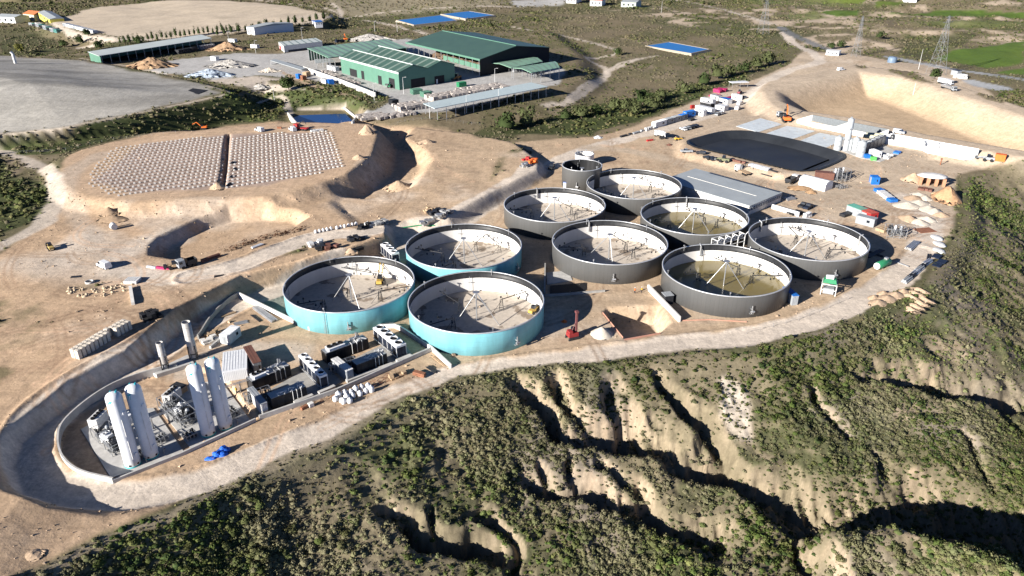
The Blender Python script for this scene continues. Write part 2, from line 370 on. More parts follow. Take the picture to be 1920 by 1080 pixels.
# dark bushy banks
for P, s in (([(-400, 330), (-300, 285), (-40, 256), (0, 252), (130, 239), (270, 211), (432, 177), (500, 190), (532, 226), (420, 238), (215, 263), (110, 290), (0, 296), (-60, 300), (-300, 340)], 1),
             ([(-80, 292), (0, 300), (96, 345), (104, 380), (60, 418), (0, 448), (-120, 480)], .9), ([(496, 178), (690, 150), (735, 184), (690, 201), (640, 207), (560, 208), (512, 212)], 1),
             ([(0, 72), (70, 62), (160, 92), (60, 106), (-10, 104)], .8), ([(900, 252), (1000, 224), (1100, 200), (1200, 180), (1300, 158), (1440, 126), (1380, 156), (1310, 183), (1240, 210), (1180, 234), (1110, 254), (1060, 257)], 1),
             ([(820, 262), (900, 238), (1000, 222), (1000, 240), (940, 268), (860, 275)], .8), ([(1700, 66), (1830, 62), (1800, 90), (1740, 112), (1680, 104)], .7)):
    m = inside(VX, VY, GP(P), -3) * s; mix(m, C['green'] * (1.0 + 0.5 * n_a[:, None])); DEN = DEN * (1 - m) + (0.9 + 0.4 * n_a) * m
# bare building site
SITE = [(-200, 520), (0, 472), (60, 432), (108, 392), (112, 300), (160, 279), (215, 264), (420, 237), (560, 227), (700, 229), (780, 236), (850, 243), (905, 258), (1000, 262), (1060, 259),
        (1110, 256), (1180, 238), (1240, 212), (1310, 186), (1370, 160), (1420, 146), (1480, 118), (1500, 96), (1560, 95), (1640, 108), (1700, 118), (1770, 122), (1800, 140), (1850, 165), (1930, 212),
        (2300, 300), (2300, 335), (1850, 318), (1800, 330), (1795, 360), (1800, 400), (1790, 440), (1760, 478), (1705, 545), (1600, 588), (1530, 618), (1400, 644), (1250, 654), (1100, 669), (980, 679), (870, 699), (700, 766),
        (500, 866), (330, 948), (210, 1001), (100, 1060), (0, 1110), (-200, 1200)]
P_SITE = GP(SITE)
m = inside(WX, WY, P_SITE, -2.5)
sandc = C['sand'][None] * (1 + 0.10 * n_a + 0.10 * n_b)[:, None]
sandc = sandc * (1 - np.array((.0, .045, .07))[None] * sm((10 - X) / 90)[:, None])
rt = sm((X - 40) / 80) * sm((Y - 190) / 60)
sandc = sandc * (1 - rt[:, None]) + (C['pale'] * 0.97)[None] * (1 + 0.06 * n_a + 0.08 * n_b)[:, None] * rt[:, None]
mix(m, sandc); DEN = DEN * (1 - m); ZID[m > 0.5] = 1
mix(m * sm(1.7 * n_b - 0.35) * 0.5, C['brown']); mix(m * sm(1.9 * n_a - 0.4) * 0.6, C['road'] * 1.1); mix(m * sm(2.2 * n_d - .5) * .35, C['brown'] * .9)
mix(inside(VX, VY, GP([(150, 400), (260, 440), (340, 450), (300, 520), (180, 520), (80, 490)]), -6) * sm(.4 + n_a) * .6, C['road'] * 1.08)
mix(inside(VX, VY, GP([(-60, 700), (200, 560), (250, 590), (120, 700), (0, 780)]), -6) * sm(.5 + 1.5 * n_b) * .5, C['brown'] * 1.15)
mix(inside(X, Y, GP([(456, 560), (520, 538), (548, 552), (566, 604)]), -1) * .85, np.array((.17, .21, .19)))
# weedy patches on the left plateau
wd = inside(VX, VY, GP([(-60, 560), (60, 560), (110, 640), (90, 720), (0, 740), (-60, 740)]), -5)
wd = wd + inside(VX, VY, GP([(60, 505), (160, 505), (200, 540), (110, 560), (60, 545)]), -3) * .6
mix(np.clip(wd, 0, 1) * sm(1.6 * n_b + 0.35) * .75, C['scrub2']); DEN = DEN + .5 * np.clip(wd, 0, 1) * sm(1.4 * n_b)
wd = inside(VX, VY, GP([(490, 462), (590, 465), (620, 478), (520, 485)]), -2) * sm(.4 + n_b); mix(wd * .8, C['green'] * 1.2); DEN = DEN + wd * .8
wd = inside(VX, VY, GP([(905, 345), (935, 305), (975, 275), (1000, 285), (960, 312), (930, 345)]), -3) * sm(.5 + n_b); mix(wd * .8, C['scrub2']); DEN = DEN + wd * .6
# solar terrace, pit, landfills, yard, basin
zone(P_SOLAR, 2, C['sand'] * np.array([1.02, .98, .98]), 8, 0)
zone(GP([(165, 340), (200, 310), (260, 268), (420, 250), (620, 245), (650, 312), (500, 352), (240, 366)]), 4, (.37, .285, .24), None, 0, False, .9)
m = zone(P_FILL, 6, C['fill'], 3, 0.0, True)
mix(m * sm(.35 + 2.2 * fbm(X * .5 + Y * .3, Y * 2.2 - X * .6, 26, 4, 51)) * .75, C['fill'] * .62); mix(m * sm(2 * n_c) * .7, np.array((.52, .49, .43)))
mix(m * sm((80 - np.hypot(X - G(40, 232)[0], Y - G(40, 232)[1])) / 70) * .85, np.array((.52, .49, .43)))
m = zone(P_FAR, 5, C['far'], 10, 0.0, True); mix(m * sm(1.5 * fbm(X, Y * 1.6, 46, 4, 53) - .4) * .5, C['far'] * .6)
zone(GP([(330, 112), (440, 100), (520, 100), (590, 92), (760, 72), (1000, 96), (1060, 130), (1056, 158), (1000, 170), (830, 212), (700, 226), (672, 221), (704, 206), (734, 188), (650, 162), (560, 148), (480, 140), (400, 150), (300, 136), (262, 128)]), 3, C['yard'], 4, 0.0, True)
zone(GP([(380, 150), (480, 140), (540, 148), (500, 152), (560, 160), (600, 168), (520, 172), (430, 160)]), 3, C['road'] * .95, None, .1, True)
mix(inside(VX, VY, GP([(520, 128), (580, 150), (680, 186), (650, 188), (540, 148)]), -2), C['sand'] * .9)
zone(GP([(1432, 168), (1450, 150), (1605, 120), (1720, 134), (1930, 204), (2100, 255), (2100, 332), (1920, 296), (1720, 260), (1600, 234), (1500, 220), (1450, 198)]), 3, C['pale'] * 1.0, 9, 0, True)
mix(inside(X, Y, P_BASIN, -18), np.array((.50, .375, .25)))
for P in ([(1600, 226), (1500, 214), (1440, 200), (1425, 180), (1440, 155), (1600, 122), (1720, 136)],):
    pass
# plants inside the site: islands of scrub by the pylon
for P in ([(1668, 133), (1700, 132), (1735, 148), (1760, 160), (1720, 158), (1690, 146)], [(1832, 178), (1870, 172), (1930, 172), (1930, 202), (1880, 196)], [(1603, 115), (1640, 130), (1608, 128)], [(1495, 85), (1550, 88), (1560, 100), (1500, 98)]):
    m = inside(VX, VY, GP(P), -3); mix(m, C['scrub']); DEN = DEN + m * .7
zone(GP([(1790, 148), (1830, 150), (1900, 165), (1912, 172), (1880, 174), (1820, 162)]), 3, C['tar'] * 2.2, None, 0, True)
# roads and tracks
road([(640, 505), (590, 522), (540, 540), (470, 562), (400, 598), (330, 640), (250, 690), (170, 732), (105, 772), (64, 815), (52, 860), (75, 900), (140, 925), (240, 930), (330, 915), (430, 885), (560, 832), (700, 765), (800, 722),
      (900, 698), (1000, 684), (1120, 667), (1300, 645), (1420, 630), (1530, 600), (1620, 560), (1690, 515), (1726, 470), (1742, 430), (1738, 400), (1700, 372), (1660, 362)], 8.2, C['road'] * 1.1, 2, 1.0, 1.3)
road([(40, 492), (130, 508), (220, 512), (330, 520), (400, 510)], 13, C['road'] * 1.05, None, .55, 9)
road([(250, 512), (330, 522), (430, 503), (520, 470), (600, 445), (700, 432), (800, 428), (860, 406), (900, 380), (960, 346), (1020, 312), (1080, 286), (1150, 266), (1250, 240), (1330, 216), (1400, 182), (1436, 154), (1480, 132), (1536, 116), (1520, 97), (1490, 84), (1470, 62)], 8.4, C['road'] * 1.12, 2, 1.0, 1.4)
road([(215, 508), (185, 470), (160, 430), (140, 400), (122, 360), (135, 322), (190, 288)], 7, C['road'] * .85, None, .5, 4)
road([(330, 440), (260, 460), (215, 500)], 9, C['road'] * 1.1, None, .8, 6)
road([(1100, 276), (1200, 286), (1300, 312), (1400, 334), (1500, 358), (1600, 366), (1680, 352), (1760, 318), (1860, 300), (1960, 300)], 8, C['pale'] * .92, 2, .8, 4)
road([(560, 660), (480, 650), (420, 655), (330, 700)], 6, C['road'], None, .7, 4)
road([(700, 432), (745, 452), (760, 480)], 6, C['road'], 2)
road([(-40, 276), (0, 285), (60, 305), (108, 331)], 5, C['road'] * .9, 2); road([(-40, 480), (0, 462), (60, 432), (98, 398), (106, 350), (100, 330)], 6, C['road'], 2)
road([(-40, 256), (0, 251), (130, 237), (270, 209), (430, 174), (400, 163), (300, 138), (150, 110)], 2.4, C['road'], 2, .7)
road([(1462, 50), (1492, 68), (1530, 84), (1560, 96)], 9, C['tar'], 6); road([(1668, 107), (1760, 125), (1830, 136), (1940, 152)], 9, C['tar'] * 2, 6)
road([(1240, -2), (1330, 12), (1390, 28), (1450, 46)], 7, C['road'] * .9, 2)
for P, wd in (([(680, 38), (740, 48), (800, 65)], 6), ([(960, 50), (1060, 68), (1160, 96), (1100, 108), (1140, 135), (1080, 185), (1020, 196)], 4), ([(1200, 110), (1150, 130), (1130, 140)], 4), ([(560, 32), (700, 26), (840, 14), (1000, 12)], 6),
              ([(150, 90), (250, 74), (420, 62), (600, 40)], 6), ([(620, 5), (640, 28), (600, 42)], 5), ([(480, 0), (600, 14), (640, 28)], 5), ([(1060, 190), (1120, 150), (1160, 120), (1230, 105)], 3), ([(560, 206), (640, 199), (700, 192)], 3),
              ([(80, 30), (130, 60), (220, 75)], 8), ([(430, 172), (520, 182), (545, 215)], 4)):
    road(P, wd, C['road'] * 1.05, 2, .85)
# tyre tracks over the bare ground
for k, (P, wd) in enumerate([([(60, 600), (140, 590), (210, 560), (240, 520)], 2.2), ([(20, 660), (120, 640), (200, 610), (215, 575)], 2.2), ([(40, 690), (150, 660), (230, 600)], 2), ([(120, 430), (200, 440), (290, 470), (330, 510)], 2.4),
                             ([(150, 410), (240, 430), (300, 445)], 2.2), ([(640, 240), (668, 262), (678, 300)], 2.5), ([(1180, 250), (1300, 300), (1420, 350), (1560, 380)], 2.5), ([(1500, 380), (1600, 372), (1700, 420)], 2.5), ([(600, 800), (700, 752), (820, 710)], 2)]):
    Q = spline(GP(P), 5)
    q = clip_eval(WX, WY, Q, wd + 4, lambda a, b: sdline(a, b, Q)[0], 99.0)
    mix(sm(1 - np.abs(q - wd * .4) / .5) * .5, C['brown'] * (1.1 if k % 2 else 1.5))
rt_ = np.random.default_rng(77); TRK = [((20, 420), (340, 760), 26), ((560, 240), (980, 420), 8), ((1080, 240), (1300, 320), 9), ((1400, 310), (1760, 480), 24), ((500, 700), (1000, 780), 6), ((1020, 540), (1240, 640), 5)]
for (ax, ay), (bx, by), nn in TRK:
    for i in range(nn):
        p0 = np.array(G(rt_.uniform(ax, bx), rt_.uniform(ay, by))[:2]); a_ = rt_.uniform(0, 6.28); cv = rt_.normal(0, .045); pts = [p0]
        for j in range(12): a_ += cv * 3 + rt_.normal(0, .03); pts.append(pts[-1] + 3.2 * np.array((math.cos(a_), math.sin(a_))))
        Q = np.array(pts); q = clip_eval(X, Y, Q, 4, lambda a, b: sdline(a, b, Q)[0], 99.0)
        k_ = sm(1 - np.abs(q - .9) / .7) * .6 * (ZID != 7) * (DEN < .4); mix(k_, C['brown'] * rt_.choice([.95, 1.15, 2.0]))
for P in ([(777, 48), (742, 38), (827, 27), (859, 38)], [(873, 36), (826, 26.5), (880, 20), (930, 28.5)], [(1296, 102), (1208, 86), (1255, 78), (1333, 93)], [(542, 214), (562, 205), (648, 203), (672, 224), (660, 238), (546, 242)]): DEN = DEN * (1 - inside(X, Y, GP(P), 4))
# gullied hillside
d = sdpoly(WX, WY, E_HILL); hm = sm(d / 1.6)
gyy, gxx = np.gradient(GZ); dxx = np.gradient(GX, axis=1); dyy = np.gradient(GY, axis=0)
sx = (gxx / dxx).ravel(); sy = ((gyy - (gxx / dxx) * np.gradient(GX, axis=0)) / dyy).ravel()
SL = np.hypot(sx, sy)
hc = C['hill'][None] * (1 + .2 * n_b + .12 * n_d)[:, None]
mix(hm, hc); mix(hm * sm(.35 + 1.5 * n_a + .8 * n_b) * .62, C['scrub2'] * 1.05)
GRM = (fbm(X, Y, 16, 3, 61)); mix(hm * sm(-.2 + 2.0 * fbm(X, Y, 20, 3, 62)) * .7, np.array((.235, .20, .165)))
mix(hm * sm(.1 + 2.0 * GRM) * .7 * sm((.85 - SL) / .35), C['green'] * 1.1)
bare = .7 * hm * sm((SL - 1.35 + .4 * n_b) / .4) * sm((d - 1.5) / 3) * sm(.75 + 1.3 * n_a + .6 * n_b)
for P, s in (([(1332, 722), (1362, 712), (1412, 745), (1424, 800), (1450, 850), (1520, 882), (1470, 892), (1385, 862), (1340, 800)], 1.0), ([(1590, 1048), (1650, 1030), (1760, 1062), (1800, 1090), (1600, 1100)], .9),
             ([(1660, 745), (1780, 735), (1920, 770), (1920, 800), (1800, 790), (1700, 790)], .6), ([(1690, 610), (1790, 640), (1900, 690), (1800, 700), (1700, 660)], .5), ([(1860, 840), (1930, 850), (1930, 890), (1860, 880)], .6)):
    Q = np.array([un_hill(*p) for p in P]); bare = np.maximum(bare, inside(VX, VY, Q, -2.5) * s * sm(.75 + 1.2 * n_b) * hm)
mix(bare, C['bare'][None] * (1 + .16 * n_b + .16 * n_d)[:, None]); mix(bare * sm(1.8 * n_d - .1) * .45, C['brown']); strata = np.sin(Z * 4.2 + 2.5 * fbm(X, Y, 18, 3, 63)) * .5 + .5 * np.sin(Z * 9.7 + 3 * n_b); mix(bare * sm(strata - .1) * .38, np.array((.25, .19, .13))); mix(bare * sm(-strata - .3) * .4, np.array((.47, .39, .30)))
Q = np.array([un_hill(*p) for p in [(1334, 728), (1362, 714), (1408, 748), (1420, 800), (1440, 842), (1400, 850), (1345, 800)]]); mix(inside(VX, VY, Q, -2) * sm(.9 + 1.2 * n_b) * hm * .9, np.array((.56, .49, .40)))
verge = hm * sm((4.5 - d) / 3) * sm((X + 20 + Y * 0) / -30 + .4)
mix(verge * .7, np.array((.34, .28, .21)))
DH = np.clip(.46 + 1.5 * n_a + .7 * n_b + .15, .2, 1); DEN = DEN * (1 - hm) + hm * DH * (1 - .4 * bare) * sm((d - 1) / 3) * (1 - .6 * verge)
ZID[hm > .5] = 7
m = inside(VX, VY, GP([(562, 192), (640, 184), (705, 188), (694, 205), (640, 209), (566, 212)]), -1.5) * .9 * (Z > .6); mix(m, C['green'] * 1.2); DEN = DEN * (1 - m) + .9 * m; ZID[m > .5] = 0
CV = np.clip(CV, .01, .9)

def link(o): COL.objects.link(o); return o
def tag(o, label=None, cat=None, group=None, kind=None):
    if label: o['label'] = label
    if cat: o['category'] = cat
    if group: o['group'] = group
    if kind: o['kind'] = kind
    return o
ZN = {0: 'scrubland', 1: 'sandy_ground', 2: 'dirt_road', 3: 'landfill_ground', 4: 'concrete_yard', 5: 'green_field', 6: 'asphalt_road', 7: 'hillside', 8: 'terrace_ground', 9: 'basin_ground', 10: 'capped_ground'}
idx = np.arange(X.size).reshape(GX.shape)
F = np.stack([idx[:-1, :-1], idx[:-1, 1:], idx[1:, 1:], idx[1:, :-1]], -1).reshape(-1, 4)
FZ = ZID[F[:, 0]]
def np_mesh(name, V, faces, cols=None, smooth=True):
    me = bpy.data.meshes.new(name); k = faces.shape[1]; nf = len(faces)
    me.vertices.add(len(V)); me.vertices.foreach_set('co', np.ascontiguousarray(V, np.float32).ravel())
    me.loops.add(nf * k); me.loops.foreach_set('vertex_index', np.ascontiguousarray(faces, np.int32).ravel())
    me.polygons.add(nf); me.polygons.foreach_set('loop_start', np.arange(0, nf * k, k, dtype=np.int32))
    me.polygons.foreach_set('use_smooth', np.full(nf, smooth, bool))
    if cols is not None:
        a = me.color_attributes.new('Col', 'FLOAT_COLOR', 'POINT')
        a.data.foreach_set('color', np.hstack([cols, np.ones((len(cols), 1))]).astype(np.float32).ravel())
    me.update(calc_edges=True); return me
V3 = np.stack([X, Y, Z], 1)
GN = np.stack([-sx, -sy, np.ones_like(sx)], 1)
for z, nm in ZN.items():
    f = F[FZ == z]
    if not len(f): continue
    u_, inv = np.unique(f, return_inverse=True)
    me = np_mesh(nm, V3[u_], inv.reshape(-1, 4), CV[u_])
    nrm = GN[u_] / np.linalg.norm(GN[u_], axis=1)[:, None]
    me.normals_split_custom_set_from_vertices(nrm.astype(np.float32))
    me.materials.append(M_SOIL)
    tag(link(bpy.data.objects.new(nm, me)), kind='structure')
# ------------------------------------------------------------------ mesh building
class MB:
    """collects shapes and links them as one mesh object"""
    def __init__(s): s.v = []; s.f = []; s.smooth = []
    def add(s, V, Fc, sm_=False):
        o = len(s.v); s.v += [tuple(p) for p in V]; s.f += [tuple(i + o for i in q) for q in Fc]; s.smooth += [sm_] * len(Fc); return s
    def box(s, x, y, z, sx, sy, sz, rz=0.0, taper=1.0):
        """box on a base centre (x, y, z)"""
        c, n = math.cos(rz), math.sin(rz); V = []
        for k, (dz, t) in enumerate(((0, 1), (sz, taper))):
            for a, b in ((-1, -1), (1, -1), (1, 1), (-1, 1)):
                u, w_ = a * sx / 2 * t, b * sy / 2 * t; V.append((x + u * c - w_ * n, y + u * n + w_ * c, z + dz))
        return s.add(V, [(3, 2, 1, 0), (4, 5, 6, 7), (0, 1, 5, 4), (1, 2, 6, 5), (2, 3, 7, 6), (3, 0, 4, 7)])
    def prism(s, P, z0, z1):
        n = len(P); V = [(p[0], p[1], z0) for p in P] + [(p[0], p[1], z1) for p in P]
        a = sum(P[i][0] * P[(i + 1) % n][1] - P[(i + 1) % n][0] * P[i][1] for i in range(n))
        Fc = [tuple(range(n))[::-1], tuple(range(n, 2 * n))] + [(i, (i + 1) % n, n + (i + 1) % n, n + i) for i in range(n)]
        if a < 0: Fc = [q[::-1] for q in Fc]
        return s.add(V, Fc)
    def tube(s, p, q, r, n=6, r2=None, cap=True):
        p, q = Vector(p), Vector(q); d = q - p
        if d.length < 1e-6: return s
        d.normalize(); u = d.orthogonal().normalized(); w_ = d.cross(u); r2 = r if r2 is None else r2; V = []
        for c, rr in ((p, r), (q, r2)):
            for i in range(n):
                a = 2 * math.pi * i / n; V.append(c + u * (rr * math.cos(a)) + w_ * (rr * math.sin(a)))
        Fc = [(i, (i + 1) % n, n + (i + 1) % n, n + i) for i in range(n)]
        s.add(V, Fc, n > 5)
        if cap: s.add(V, [tuple(range(n))[::-1], tuple(range(n, 2 * n))])
        return s
    def path(s, P, r, n=6):
        for a, b in zip(P[:-1], P[1:]): s.tube(a, b, r, n)
        return s
    def lathe(s, prof, n=32, x=0, y=0, z=0, sm_=True, a0=0, rib=0.0):
        """surface of revolution of [(r, z) ...]"""
        V = []; m = len(prof)
        for i in range(n):
            a = a0 + 2 * math.pi * i / n; rr = rib if i % 2 else -rib
            for r, h in prof: V.append((x + (r + rr) * math.cos(a), y + (r + rr) * math.sin(a), z + h))
        Fc = [(i * m + j, ((i + 1) % n) * m + j, ((i + 1) % n) * m + j + 1, i * m + j + 1) for i in range(n) for j in range(m - 1)]
        return s.add(V, Fc, sm_)
    def disc(s, x, y, z, r, n=24):
        return s.add([(x + r * math.cos(2 * math.pi * i / n), y + r * math.sin(2 * math.pi * i / n), z) for i in range(n)], [tuple(range(n))])
    def ring(s, x, y, z, r0, r1, n=20):
        V = [(x + r * math.cos(2 * math.pi * i / n), y + r * math.sin(2 * math.pi * i / n), z) for i in range(n) for r in (r0, r1)]
        return s.add(V, [(2 * i, 2 * i + 1, (2 * i + 3) % (2 * n), (2 * i + 2) % (2 * n)) for i in range(n)])
    def wheel(s, x, y, z, r, wd, n=12):
        return s.tube((x, y - wd / 2, z), (x, y + wd / 2, z), r, n)
    def blob(s, x, y, z, rx, ry, rz, seed=0, n=10, m=5, bump=0.25):
        """rounded lump sitting on z"""
        rg = np.random.default_rng(seed); V = []; 
        for j in range(m):
            e = math.pi / 2 * j / m
            for i in range(n):
                a = 2 * math.pi * (i + .5 * (j % 2)) / n; k = 1 + bump * (rg.random() - .5)
                V.append((x + rx * k * math.cos(e) * math.cos(a), y + ry * k * math.cos(e) * math.sin(a), z + rz * math.sin(e) * (1 + bump * (rg.random() - .5))))
        V.append((x, y, z + rz)); Fc = []
        for j in range(m - 1):
            for i in range(n): Fc.append((j * n + i, j * n + (i + 1) % n, (j + 1) * n + (i + 1) % n, (j + 1) * n + i))
        for i in range(n): Fc.append(((m - 1) * n + i, (m - 1) * n + (i + 1) % n, m * n))
        return s.add(V, Fc, True)
    def obj(s, name, m, parent=None, bevel=0.0):
        me = bpy.data.meshes.new(name); me.from_pydata(s.v, [], s.f)
        if any(s.smooth): me.polygons.foreach_set('use_smooth', s.smooth)
        me.materials.append(m); o = link(bpy.data.objects.new(name, me))
        if parent: o.parent = parent
        if bevel:
            b = o.modifiers.new('edge', 'BEVEL'); b.width = bevel; b.segments = 1; b.limit_method = 'ANGLE'
        return o
def thing(name, label, cat, loc, rz=0.0, group=None):
    o = bpy.data.objects.new(name, None); COL.objects.link(o); o.location = loc; o.rotation_euler = (0, 0, rz)
    o.empty_display_size = 0.5
    return tag(o, label, cat, group)
def single(mb, name, m, label, cat, loc=(0, 0, 0), rz=0.0, group=None, kind=None, bevel=0):
    o = mb.obj(name, m, None, bevel); o.location = loc; o.rotation_euler = (0, 0, rz); return tag(o, label, cat, group, kind)
def dup(root, loc, rz=None, label=None, group=None):
    """copy of a thing with its parts and sub-parts"""
    r = root.copy(); COL.objects.link(r); r.location = loc
    if rz is not None: r.rotation_euler = (0, 0, rz)
    if label: r['label'] = label
    if group: r['group'] = group
    for ch in list(root.children):
        c = ch.copy(); COL.objects.link(c); c.parent = r
        for g in list(ch.children):
            d_ = g.copy(); COL.objects.link(d_); d_.parent = c
    return r
def pose(a, b, h=None):
    """ground line through two pixels: middle, heading and length (h: both seen at that height)"""
    if h is None: p, q = G(*a), G(*b)
    else: p, q = (*un(*a, h), 0), (*un(*b, h), 0)
    mx_, my_ = (p[0] + q[0]) / 2, (p[1] + q[1]) / 2
    return (mx_, my_, float(gz(mx_, my_))), math.atan2(q[1] - p[1], q[0] - p[0]), math.hypot(q[0] - p[0], q[1] - p[1])
def local(loc, rz, px, py, h):
    """pixel at height h, in the frame of a thing at loc turned by rz"""
    x, y = un(px, py, h); x -= loc[0]; y -= loc[1]; c, s = math.cos(-rz), math.sin(-rz)
    return (x * c - y * s, x * s + y * c)

WHITE = mat('white_paint', (.70, .715, .735), .45, noise=.08); OFFW = mat('dull_white_paint', (.62, .62, .61), .55, noise=.2); STEEL = mat('galvanised_steel', (.50, .51, .52), .4, .7, noise=.2)
DARK = mat('dark_steel', (.035, .037, .042), .5, .3, noise=.3); BLACK = mat('black_rubber', (.018, .018, .02), .7); CONC = mat('concrete', (.47, .46, .44), .85, noise=.22, scale=.6, bump=.2)
PCONC = mat('pale_concrete', (.68, .66, .62), .8, noise=.15, scale=.7); DCONC = mat('damp_concrete', (.34, .33, .31), .85, noise=.25, scale=.5)
def panel_mat(name, col, bw, bh, rough, mort, noise=.12, metal=0.0):
    """curved wall of bolted sheets: seams laid out round the tank and up its height"""
    m = mat(name, col, rough, metal, noise=noise, scale=.35, streak=True); t = m.node_tree; L = t.links.new; b = t.nodes['Principled BSDF']
    tc = t.nodes.new('ShaderNodeTexCoord'); sp = t.nodes.new('ShaderNodeSeparateXYZ'); L(tc.outputs['Object'], sp.inputs[0]); at = t.nodes.new('ShaderNodeMath'); at.operation = 'ARCTAN2'; L(sp.outputs[1], at.inputs[0]); L(sp.outputs[0], at.inputs[1])
    ml = t.nodes.new('ShaderNodeMath'); ml.operation = 'MULTIPLY'; ml.inputs[1].default_value = 17.0; L(at.outputs[0], ml.inputs[0]); cb = t.nodes.new('ShaderNodeCombineXYZ'); L(ml.outputs[0], cb.inputs[0]); L(sp.outputs[2], cb.inputs[1])
    br = t.nodes.new('ShaderNodeTexBrick'); br.inputs['Scale'].default_value = 1.0; br.inputs['Brick Width'].default_value = bw; br.inputs['Row Height'].default_value = bh; br.inputs['Mortar Size'].default_value = .035; br.inputs['Mortar Smooth'].default_value = .3
    br.inputs['Color1'].default_value = (1, 1, 1, 1); br.inputs['Color2'].default_value = (.93, .93, .93, 1); br.inputs['Mortar'].default_value = (mort,) * 3 + (1,); L(cb.outputs[0], br.inputs['Vector'])
    src = b.inputs['Base Color'].links[0].from_socket; mx = t.nodes.new('ShaderNodeMix'); mx.data_type = 'RGBA'; mx.blend_type = 'MULTIPLY'; mx.inputs[0].default_value = 1; L(src, mx.inputs[6]); L(br.outputs['Color'], mx.inputs[7]); L(mx.outputs[2], b.inputs['Base Color']); return m
TEALA = panel_mat('teal_wall', (.21, .53, .60), 2.6, 1.25, .36, .84, .2); GREYW = panel_mat('grey_cladding', (.112, .113, .112), 1.1, 7.0, .42, .78, .10, .1)
LINER = mat('white_lining', (.66, .645, .62), .5, noise=.10, scale=.35, streak=True); BAND = mat('dark_rim_band', (.022, .023, .025), .5, noise=.5, scale=.8, streak=True); RIMM = mat('rim_metal', (.55, .56, .57), .4, .4)
TEAL = mat('teal_paint', (.03, .42, .47), .45); CYAN = mat('blue_paint', (.02, .15, .50), .5, noise=.25); TARP = mat('blue_tarpaulin', (.02, .13, .62), .6, noise=.4, scale=3, bump=.6)
RED = mat('red_paint', (.42, .03, .03), .5); ORANGE = mat('orange_paint', (.70, .16, .03), .5); YELLOW = mat('yellow_paint', (.70, .43, .05), .5); GREENP = mat('green_paint', (.03, .22, .10), .5)
GLASS = mat('dark_glass', (.015, .02, .028), .12, spec=.6); BROWNR = mat('brown_roof', (.16, .075, .055), .6); NAVY = mat('navy_panel', (.02, .028, .05), .45, .2, noise=.3); GREYP = mat('grey_paint', (.30, .32, .34), .5)
WOOD = mat('weathered_wood', (.42, .30, .19), .85, noise=.35, scale=3); RUST = mat('rusty_steel', (.27, .12, .07), .85, noise=.4, scale=2); BAGM = mat('white_woven_plastic', (.70, .71, .73), .7, noise=.3, scale=2.5, bump=.5)
GREYROOF = mat('grey_roof_sheet', (.36, .39, .40), .5, .1, noise=.1, scale=.2); GRAV = mat('pale_gravel', (.55, .49, .41), .95, noise=.25, scale=2, bump=.6); SPOIL = mat('sandy_spoil', (.46, .335, .228), .95, noise=.3, scale=1.5, bump=.7)
def floor_mat(name, a, b2, lo):
    m, t, b = nodes(name); L = t.links.new; tc = t.nodes.new('ShaderNodeTexCoord')
    n = t.nodes.new('ShaderNodeTexNoise'); n.inputs['Scale'].default_value = .16; n.inputs['Detail'].default_value = 7; n.inputs['Roughness'].default_value = .6
    oi = t.nodes.new('ShaderNodeObjectInfo'); ad = t.nodes.new('ShaderNodeVectorMath'); ad.operation = 'MULTIPLY_ADD'; ad.inputs[1].default_value = (1, 1, 1)
    L(tc.outputs['Object'], ad.inputs[0]); L(oi.outputs['Location'], ad.inputs[2]); L(ad.outputs[0], n.inputs['Vector'])
    r = t.nodes.new('ShaderNodeValToRGB'); r.color_ramp.elements[0].position = lo; r.color_ramp.elements[0].color = (*a, 1); r.color_ramp.elements[1].position = lo + .04; r.color_ramp.elements[1].color = (*b2, 1)
    L(n.outputs['Fac'], r.inputs['Fac']); n2 = t.nodes.new('ShaderNodeTexNoise'); n2.inputs['Scale'].default_value = 1.1; n2.inputs['Detail'].default_value = 6; L(ad.outputs[0], n2.inputs['Vector'])
    mr = t.nodes.new('ShaderNodeMapRange'); mr.inputs[1].default_value = .3; mr.inputs[2].default_value = .7; mr.inputs[3].default_value = .85; mr.inputs[4].default_value = 1.1; L(n2.outputs['Fac'], mr.inputs[0])
    mx = t.nodes.new('ShaderNodeMix'); mx.data_type = 'RGBA'; mx.blend_type = 'MULTIPLY'; mx.inputs[0].default_value = 1; L(r.outputs[0], mx.inputs[6]); L(mr.outputs[0], mx.inputs[7]); L(mx.outputs[2], b.inputs['Base Color'])
    b.inputs['Roughness'].default_value = .8; return m
FLOOR = floor_mat('dusty_tank_floor', (.27, .215, .165), (.53, .465, .39), .40)
def water_mat(name, col, rough=.08, wave=8):
    m, t, b = nodes(name); L = t.links.new; tc = t.nodes.new('ShaderNodeTexCoord'); n = t.nodes.new('ShaderNodeTexNoise'); n.inputs['Scale'].default_value = wave; n.inputs['Detail'].default_value = 3
    L(tc.outputs['Object'], n.inputs['Vector']); bp = t.nodes.new('ShaderNodeBump'); bp.inputs['Strength'].default_value = .08; bp.inputs['Distance'].default_value = .05; L(n.outputs['Fac'], bp.inputs['Height']); L(bp.outputs[0], b.inputs['Normal'])
    b.inputs['Base Color'].default_value = (*col, 1); b.inputs['Roughness'].default_value = rough; b.inputs['Specular IOR Level'].default_value = .5; MATS[name] = m; return m
SLURRY = water_mat('olive_liquid', (.19, .15, .055), .18); PONDW = water_mat('blue_water', (.015, .15, .42), .35, 2); POND2 = water_mat('deep_blue_water', (.012, .05, .16), .1, 2)

